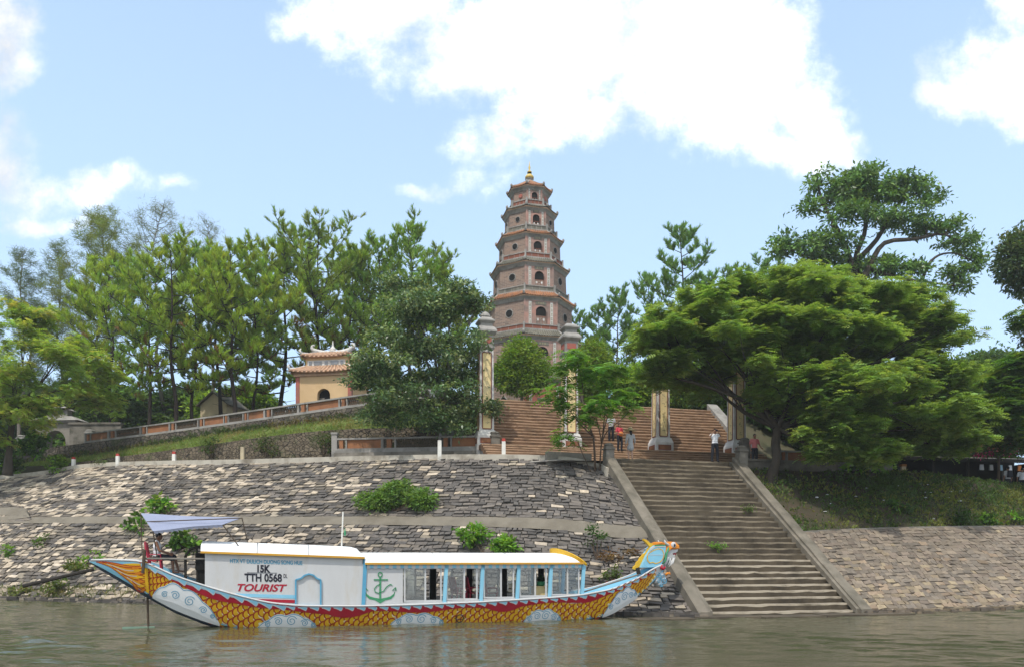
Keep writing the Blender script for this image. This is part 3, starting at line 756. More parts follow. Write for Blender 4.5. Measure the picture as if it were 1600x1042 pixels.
for k in range(8):
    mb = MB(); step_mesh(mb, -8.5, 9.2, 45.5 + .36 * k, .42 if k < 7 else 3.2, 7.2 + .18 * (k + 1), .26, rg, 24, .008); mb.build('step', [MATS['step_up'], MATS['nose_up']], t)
NU = 17
for k in range(NU):
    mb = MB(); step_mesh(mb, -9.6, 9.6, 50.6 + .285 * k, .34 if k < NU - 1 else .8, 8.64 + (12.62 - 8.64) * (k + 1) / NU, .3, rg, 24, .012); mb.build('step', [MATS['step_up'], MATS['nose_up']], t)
for a0, a1 in ((-10.2, -9.55), (9.55, 10.2)):
    mb = MB()
    mb.hexa([S(a0, 50.7, 6.6), S(a1, 50.7, 6.6), S(a1, 55.6, 6.6), S(a0, 55.6, 6.6), S(a0, 50.7, 8.9), S(a1, 50.7, 8.9), S(a1, 55.6, 12.7), S(a0, 55.6, 12.7)])
    mb.hexa([S(a0 - .06, 50.6, 8.9), S(a1 + .06, 50.6, 8.9), S(a1 + .06, 55.7, 12.7), S(a0 - .06, 55.7, 12.7), S(a0 - .06, 50.6, 9.3), S(a1 + .06, 50.6, 9.3), S(a1 + .06, 55.7, 13.15), S(a0 - .06, 55.7, 13.15)])
    mb.build('side_wall', MATS['stone_grey'], t)

# posts at the head of the river stairs
def newel(label, p, w, h, m='conc_dark', group=None, rz=AXR):
    t = thing('stone_post', label, 'stone post', p, rz, group)
    mb = MB(); mb.box((0, 0, -.4), (w, w, h + .4 - .32)); mb.build('shaft', MATS[m], t, world=False)
    mb = MB(); mb.box((0, 0, h - .32), (w + .1, w + .1, .07)); mb.box((0, 0, h - .25), (w - .02, w - .02, .09)); mb.lathe([(w * .5, h - .16), (w * .58, h - .1), (w * .5, h - .03), (w * .25, h)], n=14); mb.build('cap', MATS[m], t, world=False)
    return t
newel('weathered grey stone post left of the river stair head, beside the small feathery tree', S(-3.42, 41.75, 6.7), .42, 1.25)
newel('weathered grey stone post right of the river stair head, below the pink shirted man', S(3.95, 41.75, 6.75), .46, 1.35)
newel('dark grey post ending the low balustrade, against the leftmost gate pillar', Q(773, 708, 45.4), .5, 1.25)
newel('dark round capped post behind the stair head, next to the man in the pink shirt', Q(1163, 717, 44.6), .46, 1.2)
# low wall between road and stair head
mb = MB(); mb.hexa([S(-6.1, 43.5, 6.5), S(-3.75, 43.3, 6.5), S(-3.75, 43.6, 6.5), S(-6.1, 43.8, 6.5), S(-6.1, 43.5, 7.7), S(-3.75, 43.3, 7.62), S(-3.75, 43.6, 7.62), S(-6.1, 43.8, 7.7)])
tag(mb.build('low_wall', MATS['conc']), 'short low grey concrete wall left of the stair head, behind the small feathery tree', 'low wall')
mb = MB(); mb.hexa([S(4.2, 42.5, 6.4), S(10.6, 42.9, 6.4), S(10.6, 43.3, 6.4), S(4.2, 42.9, 6.4), S(4.2, 42.5, 7.42), S(10.6, 42.9, 7.45), S(10.6, 43.3, 7.45), S(4.2, 42.9, 7.42)])
mb.hexa([S(4.15, 42.42, 7.42), S(10.65, 42.82, 7.45), S(10.65, 43.38, 7.45), S(4.15, 42.98, 7.42), S(4.15, 42.42, 7.54), S(10.65, 42.82, 7.57), S(10.65, 43.38, 7.57), S(4.15, 42.98, 7.54)])
tag(mb.build('low_wall', MATS['conc_dark']), 'long dark concrete wall right of the stair head, behind the big tree trunk', 'low wall')
sheet('plaza', [[S(3.4, 42.95, 7.3), S(10, 43.3, 7.3)], [S(3.4, 46.2, 7.3), S(10, 46.2, 7.3)]], 'road', n=6)

# white posts with red tops along the road
first = None
for px, yb, D, hh, kind in ((115, 731, 55.0, .8, 0), (184, 726.5, 53.0, .8, 0), (272, 724.5, 50.9, .82, 0), (379, 723, 48.4, 1.0, 1), (687, 714.5, 43.0, .95, 2), (787, 712, 41.9, .95, 0)):
    lab = {115: 'white road post with a red top, first from the left, by a leafy shrub', 184: 'white road post with a red top, second from the left', 272: 'white road post with a red top, third from the left, before the brown rubble wall',
           379: 'weathered cream road post without red top before the rubble wall', 687: 'plain white road post standing before the low balustrade', 787: 'white road post with a red top at the foot of the temple stairs'}[px]
    t = thing('road_post', lab, 'road post', Q(px, yb, D) - V((0, 0, .02)), 0, 'white posts along the road edge')
    mb = MB(); mb.box((0, 0, -.3), (.21, .21, hh + .3 - (.16 if kind == 0 else 0)), 0, 0, (.92, .92)); mb.build('shaft', MATS['post_cream' if kind == 1 else 'post_white'], t, world=False)
    if kind == 0:
        mb = MB(); mb.box((0, 0, hh - .16), (.2, .2, .16), 0, 0, (.75, .75)); mb.build('red_top', MATS['post_red'], t, world=False)

# ---------------------------------------------------------------- balustrades
def balustrade(label, path, n_bays, h, mats=('stone_grey', 'terracotta', 'wood_dark'), base_h=.16, lattice=True, pier=True, rail_h=.1):
    t = thing('balustrade', label, 'balustrade', path[0], 0)
    g = [V(p) for p in spline(path, n_bays * 4 + 1)]
    mb, mr = MB(), MB()
    for i in range(0, len(g) - 1):
        mb.beam(g[i] - V((0, 0, .3)), g[i + 1] - V((0, 0, .3)), .34, base_h + .3)
        mr.beam(g[i] + V((0, 0, h - rail_h)), g[i + 1] + V((0, 0, h - rail_h)), .26, rail_h)
    mb.build('plinth', MATS[mats[0]], t); mr.build('top_rail', MATS[mats[0]], t)
    for k in range(n_bays):
        a, b = g[k * 4], g[k * 4 + 4]
        d = b - a; rz = math.atan2(d.y, d.x)
        up = V((0, 0, 1)); zb, zt = base_h, h - rail_h
        def slab(mbx, f0, f1, th, m=0, z0=zb, z1=zt):
            p, q = a + d * f0, a + d * f1; n = V((-d.y, d.x, 0)).normalized() * th / 2
            mbx.hexa([p - n + up * z0, q - n + up * z0, q + n + up * z0, p + n + up * z0, p - n + up * z1, q - n + up * z1, q + n + up * z1, p + n + up * z1], m)
        mp = MB(); slab(mp, 0, .045, .22); mp.build('post', MATS[mats[0]], t)
        if pier:
            mp = MB(); slab(mp, .1, .18, .2); mp.build('pier', MATS[mats[1]], t)
            mp = MB(); slab(mp, .235, .262, .2); mp.build('post', MATS[mats[0]], t)
            f0 = .262
        else: f0 = .045
        if not lattice: continue
        mp = MB(); m = mats[1] if k % 2 == 0 else 'lattice_dark'
        # honeycomb lattice: slanting slats both ways plus a thin back board for the dark bays
        L = d.length * (1 - f0); ns = max(6, int(L / .14))
        for i in range(ns):
            x0 = f0 + (1 - f0) * i / ns; x1 = f0 + (1 - f0) * (i + 1) / ns
            for (u, w) in ((x0, x1), (x1, x0)):
                p = a + d * u + up * (zb + .0); q = a + d * w + up * zt
                mp.beam(p, q, .05, .045, up=V((-d.y, d.x, 0)).normalized())
        if k % 2 == 0: slab(mp, f0, 1, .03)
        mp.build('lattice_panel', MATS[m], t)
    mp = MB(); mp.box(g[-1] + V((0, 0, base_h)), (.2, .22, h - base_h - rail_h)); mp.build('post', MATS[mats[0]], t)
    return t
mat('lattice_dark', (.1, .075, .05), (.06, .05, .036), 3., .9)
balustrade('long grey balustrade with terracotta panels climbing the front edge of the ramp', [p + V((0, .25, 0)) for p in R5[1:7]], 12, .78)
balustrade('rear balustrade of the ramp seen above the front one, grey rail on brown wall', [p + V((0, -.2, .25)) for p in R6[1:7]], 12, 1.05, base_h=.55)
t = balustrade('low white railed balustrade with orange lattice panels in front of the dark leafy tree', [Q(524, 709, 47.2), Q(640, 707, 46.4), Q(766, 705, 45.5)], 3, .92, base_h=.3)
mb = MB(); mb.box(Q(523, 709, 47.2) - V((0, 0, .4)), (.32, .32, 1.55)); mb.box(Q(523, 709, 47.2) + V((0, 0, 1.15)), (.4, .4, .12)); mb.build('end_post', MATS['stone_grey'], t)
mb = MB(); mb.beam(Q(524, 709, 47.2) - V((0, 0, .9)), Q(772, 705, 45.4) - V((0, 0, .9)), .5, .95); mb.build('footing', MATS['conc'], t)
balustrade('short rust and grey balustrade half hidden right of the big tree trunk', [Q(1216, 724, 44.6), Q(1300, 726, 45.2), Q(1392, 728, 46)], 3, .75, lattice=True)
# ---------------------------------------------------------------- the tower
TB = 68.2; TZ = 12.6
tw = thing('pagoda_tower', 'tall octagonal seven storey brick tower with tiled eaves and a gilt finial', 'tower', S(0, TB, TZ), AXR)
def octp(r, z, ph=22.5): return [V((r * math.cos(R(ph + 45 * k)), r * math.sin(R(ph + 45 * k)), z)) for k in range(8)]
def arch(w, h, n=8):
    """outline of a round headed opening, base centre at the origin"""
    r = w / 2
    return [(-r, 0), (r, 0)] + [(r * math.cos(math.pi * i / n), h - r + r * math.sin(math.pi * i / n)) for i in range(n + 1)]
ZE = [0, 3.6, 7.0, 10.2, 13.05, 15.5, 17.8, 19.7]            # eave heights
RW_ = [4.49, 4.0, 3.52, 3.03, 2.55, 2.06, 1.575]
RE_ = [4.76, 4.27, 3.78, 3.29, 2.8, 2.31, 1.86]
RISE = [.66, .63, .6, .55, .5, .42, 1.0]
zb = 0.
for i in range(7):
    r, re, ze = RW_[i], RE_[i], ZE[i + 1]
    mb = MB(); lo, hi = octp(r * 1.015, zb - .1), octp(r * .99, ze + .05)
    for k in range(8): mb.add([lo[k], lo[(k + 1) % 8], hi[(k + 1) % 8], hi[k]], [(0, 1, 2, 3)])
    wall = mb.build('storey', MATS['pagoda_brick'], tw, world=False)
    ap = r * math.cos(R(22.5)); sl_ = 2 * r * math.sin(R(22.5)); H = ze - zb
    def face(k):
        a = R(-90 + 45 * k); nrm = V((math.cos(a), math.sin(a), 0)); tg = V((-math.sin(a), math.cos(a), 0))
        return lambda u, z, d: nrm * (ap + d) + tg * u + V((0, 0, zb + z))
    for k in (0, 4):
        parts = {n: MB() for n in ('plaster', 'panel', 'panel2', 'arch_frame', 'window', 'plaque', 'pilaster', 'pilaster2')}
        f = face(k); hw = sl_ / 2 * .97
        ww = min(.25 * sl_ + .18, .95); wh = min(H * .56, 1.75); z0 = H * .16 if i else 0.
        # plaster field with the opening left out: three slabs round the arch plus spandrel strip
        def slab(mb, u0, u1, za, zb_, d0, d1, m=0):
            mb.hexa([f(u0, za, d1), f(u1, za, d1), f(u1, za, d0), f(u0, za, d0), f(u0, zb_, d1), f(u1, zb_, d1), f(u1, zb_, d0), f(u0, zb_, d0)], m)
        slab(parts['plaster'], -hw, -ww / 2, 0, H, -.05, .035); slab(parts['plaster'], ww / 2, hw, 0, H, -.05, .035)
        n = 8; rr_ = ww / 2
        top = [(rr_ * math.cos(math.pi * q / n), z0 + wh - rr_ + rr_ * math.sin(math.pi * q / n)) for q in range(n + 1)]
        for q in range(n):
            (ua, za), (ub, zb2) = top[q], top[q + 1]
            parts['plaster'].add([f(ua, za, .035), f(ua, H, .035), f(ub, H, .035), f(ub, zb2, .035)], [(0, 1, 2, 3)])
            parts['plaster'].add([f(ua, za, .035), f(ub, zb2, .035), f(ub, zb2, -.2), f(ua, za, -.2)], [(0, 1, 2, 3)])
        slab(parts['plaster'], -ww / 2, ww / 2, 0, z0, -.05, .03)
        # raised red rim of the arch
        ro = arch(ww + .2, wh + .1); ri = arch(ww, wh)
        for q in range(1, len(ro) - 1):
            P = [f(ri[q][0], z0 + ri[q][1], .08), f(ro[q][0], z0 + ro[q][1], .08), f(ro[q + 1][0], z0 + ro[q + 1][1], .08), f(ri[q + 1][0], z0 + ri[q + 1][1], .08)]
            parts['arch_frame'].add(P + [p - (f(0, 0, .1) - f(0, 0, 0)) for p in P], [(0, 1, 2, 3), (0, 4, 5, 1), (1, 5, 6, 2), (2, 6, 7, 3), (3, 7, 4, 0)])
        P = [(-rr_ - .1, 0), (-rr_, 0)]
        slab(parts['arch_frame'], -rr_ - .1, -rr_, z0, z0 + wh - rr_, 0, .08); slab(parts['arch_frame'], rr_, rr_ + .1, z0, z0 + wh - rr_, 0, .08)
        # window leaf: dark board with pale panes
        parts['window'].prism([f(u, z0 + z, .012) for u, z in arch(ww * .99, wh * .99)], f(0, 0, -.1) - f(0, 0, 0), 0)
        if i > 0:
            for cu in (-.27, .27):
                for cz in (.3,):
                    slab(parts['window'], (cu - .09) * ww, (cu + .09) * ww, z0 + (cz - .06) * wh, z0 + (cz + .06) * wh, .01, .024, 1)
            for cz in (.02, .46): slab(parts['window'], -ww / 2, ww / 2, z0 + (cz - .012) * wh, z0 + (cz + .012) * wh, .01, .028, 2)
            for cu in (-.16, .16): slab(parts['window'], cu * ww - .015, cu * ww + .015, z0, z0 + wh * .46, .01, .03, 2)
        # inscribed strips either side, name plaque above
        su = (ww / 2 + hw) / 2 + .02; sw = min(.11, hw * .1)
        for s_ in (-1, 1):
            pn = 'panel' if s_ < 0 else 'panel2'
            slab(parts[pn], s_ * su - sw, s_ * su + sw, H * .14, H * .86, .03, .062, 0)
            for q in range(5):
                zc = H * (.24 + .13 * q)
                for (a, b, c, d) in ((-.6, .6, .03, .05), (-.1, .1, -.05, .07), (-.55, -.2, -.06, -.02), (.2, .55, -.055, -.01)):
                    slab(parts[pn], s_ * su + a * sw, s_ * su + b * sw, zc + c * H * .7, zc + d * H * .7, .06, .07, 1)
        slab(parts['plaque'], -.3 * sl_ * .55, .3 * sl_ * .55, z0 + wh + .12, min(z0 + wh + .38, H - .1), .03, .07, 0)
        for q in range(3): slab(parts['plaque'], (-.5 + q * .4) * .3 * sl_ * .55, (-.3 + q * .4) * .3 * sl_ * .55, z0 + wh + .18, min(z0 + wh + .33, H - .14), .07, .078, 1)
        for s_ in (-1, 1): slab(parts['pilaster' if s_ < 0 else 'pilaster2'], s_ * hw - .07, s_ * hw + .07, 0, H, -.02, .07)
        parts['plaster'].build('plaster_face', MATS['plaster_pink' if i else 'plaster_red'], wall, world=False)
        for n_ in ('panel', 'panel2'): parts[n_].build('inscribed_panel', [MATS['plaque'], MATS['glyph']], wall, world=False)
        parts['arch_frame'].build('window_frame', MATS['plaster_pink'], wall, world=False)
        parts['window'].build('window', [MATS['void'], MATS['stone_white'], MATS['frame_red']], wall, world=False)
        parts['plaque'].build('plaque', [MATS['tile_grey'], MATS['glyph']], wall, world=False)
        for n_ in ('pilaster', 'pilaster2'): parts[n_].build('pilaster', MATS['plaster_pink'], wall, world=False)
    for k in (1, 2, 3, 5, 6, 7):      # round medallion windows on the other faces
        f = face(k); mb = MB(); q = min(.3, sl_ * .12); zc = H * .55
        pts = [(math.cos(R(45 * j + 22.5)), math.sin(R(45 * j + 22.5))) for j in range(8)]
        mb.prism([f(u * q * 1.25, zc + v * q * 1.25, .05) for u, v in pts], f(0, 0, -.08) - f(0, 0, 0), 0)
        mb.prism([f(u * q, zc + v * q, .075) for u, v in pts], f(0, 0, -.05) - f(0, 0, 0), 1)
        mb.build('round_window', [MATS['plaster_red' if i == 6 else 'stone_grey'], MATS['plaster_red' if i == 6 else 'void']], wall, world=False)
    # eave mouldings under the roof
    mb = MB()
    for (ra, za), (rb2, zb3), m in (((r + .02, ze - .3), (r + .1, ze - .16), 0), ((r + .1, ze - .16), (re - .03, ze - .02), 0), ((re - .03, ze - .02), (re, ze + .07), 1)):
        a_, b_ = octp(ra, za), octp(rb2, zb3)
        for k in range(8): mb.add([a_[k], a_[(k + 1) % 8], b_[(k + 1) % 8], b_[k]], [(0, 1, 2, 3)], m)
    mb.build('cornice', [MATS['stone_grey'], MATS['tile_pale']], wall, world=False)
    # tiled skirt roof with rib tiles and upturned corners
    rt = (RW_[i + 1] + .12) if i < 6 else .34; zt = ze + RISE[i]
    tm = MATS['tile_orange' if i in (6, 4, 2) else 'tile_grey']
    mb = MB(); a_, b_ = octp(re + .06, ze + .05), octp(rt, zt)
    for k in range(8):
        k2 = (k + 1) % 8
        up_a, up_b = a_[k] + V((0, 0, .12)), a_[k2] + V((0, 0, .12)); n = 6
        for q in range(n):
            fa, fb = q / n, (q + 1) / n
            lift = lambda t_: .08 * (2 * abs(t_ - .5)) ** 3
            p0 = a_[k].lerp(a_[k2], fa) + V((0, 0, lift(fa))); p1 = a_[k].lerp(a_[k2], fb) + V((0, 0, lift(fb)))
            q0, q1 = b_[k].lerp(b_[k2], fa), b_[k].lerp(b_[k2], fb)
            m0, m1 = p0.lerp(q0, .5) - V((0, 0, .05)), p1.lerp(q1, .5) - V((0, 0, .05))
            mb.add([p0, p1, m1, m0, q1, q0], [(0, 1, 2, 3), (3, 2, 4, 5)], 0)
        L = (a_[k2] - a_[k]).length; nr = max(7, int(L / .2))
        for q in range(nr):
            f_ = (q + .5) / nr
            p = a_[k].lerp(a_[k2], f_) + V((0, 0, lift(f_) + .02)); t_ = b_[k].lerp(b_[k2], f_) + V((0, 0, .03))
            mb.tube([p, p.lerp(t_, .5) - V((0, 0, .04)), t_], .05, 5, 0)
    roof = mb.build('roof', tm, tw, world=False)
    for k in range(8):
        mb = MB(); o = a_[k]; d = V((o.x, o.y, 0)).normalized()
        mb.tube([b_[k] + V((0, 0, .05)), b_[k].lerp(o, .55) + V((0, 0, .02)), o + V((0, 0, .15)), o - d * .02 + V((0, 0, .26)), o - d * .07 + V((0, 0, .34)), o - d * .12 + V((0, 0, .33))], [.07, .075, .08, .08, .06, .03], 6)
        mb.ball(o - d * .05 + V((0, 0, .22)), (.1, .1, .12), 8, 6)
        mb.build('ridge_horn', MATS['stone_grey'], roof, world=False)
    if i < 6:      # low parapet in front of the next storey
        rp = RW_[i + 1] + .2; mb, md = MB(), MB(); hp = .42
        for za, zb4, ro_, ri_, B in ((zt - .12, zt + .07, rp, rp - .12, mb), (zt + .07, zt + hp - .07, rp - .03, rp - .09, md), (zt + hp - .07, zt + hp, rp + .02, rp - .12, mb)):
            o0, o1, i0, i1 = octp(ro_, za), octp(ro_, zb4), octp(ri_, za), octp(ri_, zb4)
            for k in range(8):
                k2 = (k + 1) % 8; B.add([o0[k], o0[k2], o1[k2], o1[k], i1[k2], i1[k]], [(0, 1, 2, 3), (3, 2, 4, 5)])
        oo = octp(rp, zt)
        for k in range(8):
            mb.box(oo[k] - V((0, 0, .1)), (.14, .14, hp + .22), R(22.5 + 45 * k))
            for q in (1, 2, 3):
                p = oo[k].lerp(oo[(k + 1) % 8], q / 4); p = p - V((p.x, p.y, 0)).normalized() * .05
                mb.box(p, (.05, .05, hp - .02), R(22.5 + 45 * k))
        pr = md.build('parapet', MATS['frame_red' if i % 2 else 'tile_grey'], tw, world=False); mb.build('parapet_rail', MATS['stone_grey'], pr, world=False)
    zb = zt - .02 if i < 6 else zt
zt = ZE[7] + RISE[6]
mb = MB(); mb.lathe([(.3, zt - .05), (.34, zt + .05), (.28, zt + .16), (.33, zt + .24), (.36, zt + .3), (.3, zt + .34)], n=14); mb.build('finial_base', MATS['stone_grey'], tw, world=False, smooth=False)
mb = MB(); mb.lathe([(.3, zt + .34), (.37, zt + .4), (.36, zt + .52), (.22, zt + .68), (.12, zt + .74)], n=14); mb.lathe([(.17, zt + .86), (.2, zt + .9), (.17, zt + .95), (.08, zt + .98), (.07, zt + 1.15), (.09, zt + 1.3), (.05, zt + 1.42), (.012, zt + 1.8)], n=12)
fi = mb.build('finial', MATS['gold'], tw, world=False, smooth=True)
mb = MB(); mb.lathe([(.12, zt + .74), (.18, zt + .77), (.18, zt + .84), (.13, zt + .87)], n=12); mb.build('ring', MATS['void'], fi, world=False)
mb = MB(); o_ = octp(5.6, -.3); p_ = octp(5.6, .02); 
for k in range(8): mb.add([o_[k], o_[(k + 1) % 8], p_[(k + 1) % 8], p_[k]], [(0, 1, 2, 3)])
mb.add(p_, [tuple(range(8))]); mb.build('base', MATS['stone_grey'], tw, world=False)

# ---------------------------------------------------------------- four gate pillars
def gate_pillar(label, a, h, top_style):
    t = thing('gate_pillar', label, 'pillar', S(a, 49.4, 8.64), AXR, 'tall gate pillars on the stairs')
    st, sw = MATS['stone_grey'], MATS['stone_white']
    mb = MB(); mb.box((0, 0, -.6), (1.16, 1.16, 1.2)); mb.box((0, 0, .6), (1.16, 1.16, .3), 0, 0, (.82, .82)); pl = mb.build('plinth', sw, t, world=False)
    mb = MB()
    for rz in range(4):
        M3 = Matrix.Rotation(rz * math.pi / 2, 3, 'Z')
        mb.hexa([M3 @ V(p) for p in ((-.42, -.595, .14), (.42, -.595, .14), (.42, -.57, .14), (-.42, -.57, .14), (-.42, -.595, .46), (.42, -.595, .46), (.42, -.57, .46), (-.42, -.57, .46))], 0)
        mb.hexa([M3 @ V(p) for p in ((-.33, -.605, .2), (.33, -.605, .2), (.33, -.58, .2), (-.33, -.58, .2), (-.33, -.605, .4), (.33, -.605, .4), (.33, -.58, .4), (-.33, -.58, .4))], 1)
    mb.build('inset_panel', [MATS['frame_red'], MATS['terracotta']], pl, world=False)
    hs = h - 2.5
    mb = MB(); mb.box((0, 0, .9), (.84, .84, hs - .9), 0, 0, (.93, .93)); sh = mb.build('shaft', sw, t, world=False)
    mf, mp, mg = MB(), MB(), MB()
    for rz in range(4):
        M3 = Matrix.Rotation(rz * math.pi / 2, 3, 'Z')
        def sl(B, u0, u1, z0, z1, d):
            k0, k1 = .42 - .03 * (z0 - .9) / (hs - .9), .42 - .03 * (z1 - .9) / (hs - .9)
            B.hexa([M3 @ V(p) for p in ((u0, -k0 - d, z0), (u1, -k0 - d, z0), (u1, -k0 + .02, z0), (u0, -k0 + .02, z0), (u0, -k1 - d, z1), (u1, -k1 - d, z1), (u1, -k1 + .02, z1), (u0, -k1 + .02, z1))])
        sl(mp, -.23, .23, 1.02, hs - .2, .012)
        for u0, u1, z0, z1 in ((-.285, -.23, 1.0, hs - .18), (.23, .285, 1.0, hs - .18), (-.23, .23, .96, 1.02), (-.23, .23, hs - .2, hs - .14)): sl(mf, u0, u1, z0, z1, .03)
        gz = 1.35; q = 0; rg2 = random.Random(rz + int(a * 10))
        while gz < hs - .5:       # weathered relief strokes running down the panel
            for _ in range(4):
                u = rg2.uniform(-.1, .06); zz = gz + rg2.uniform(-.1, .1)
                if rg2.random() < .5: sl(mg, u, u + rg2.uniform(.05, .13), zz, zz + .022, .02)
                else: sl(mg, u, u + .02, zz, zz + rg2.uniform(.06, .13), .02)
            gz += .5
    mp.build('yellow_panel', MATS['panel_yellow'], sh, world=False); mf.build('panel_frame', MATS['frame_red'], sh, world=False); mg.build('relief', MATS['glyph'], sh, world=False)
    z = hs; mb = MB()
    for (w0, w1, dz) in ((.8, .92, .12), (.92, .92, .1), (.8, .8, .62), (.82, 1.1, .16), (1.14, 1.14, .1)):
        mb.box((0, 0, z), (w0, w0, dz), 0, 0, (w1 / w0, w1 / w0)); z += dz
        if dz == .62: zc = z - .62
    for (w0, w1, dz) in ((1.14, .84, .22), (.7, .7, .2), (.74, .92, .1), (.96, .96, .07), (.92, .5, .2)):
        mb.box((0, 0, z), (w0, w0, dz), 0, 0, (w1 / w0, w1 / w0)); z += dz
    if top_style: mb.lathe([(.24, z), (.3, z + .08), (.26, z + .2), (.1, z + .34)], n=12)
    cp = mb.build('capital', st, t, world=False)
    mb = MB()
    for rz in range(4):
        M3 = Matrix.Rotation(rz * math.pi / 2, 3, 'Z')
        mb.hexa([M3 @ V(p) for p in ((-.27, -.425, zc + .14), (.27, -.425, zc + .14), (.27, -.39, zc + .14), (-.27, -.39, zc + .14), (-.27, -.425, zc + .48), (.27, -.425, zc + .48), (.27, -.39, zc + .48), (-.27, -.39, zc + .48))])
    mb.build('niche_panel', MATS['plaster_red'], cp, world=False)
gate_pillar('leftmost tall grey pillar with yellow panel, partly behind the dark leafy tree', -7.98, 8.0, 1)
gate_pillar('tall grey and yellow panelled pillar behind the small feathery tree on the stairs', -2.89, 8.0, 0)
gate_pillar('tall yellow panelled pillar clear of leaves at its foot, right of the woman in a straw hat', 2.97, 8.0, 0)
gate_pillar('rightmost tall yellow panelled pillar, its upper half lost in the big spreading tree', 8.13, 8.0, 1)

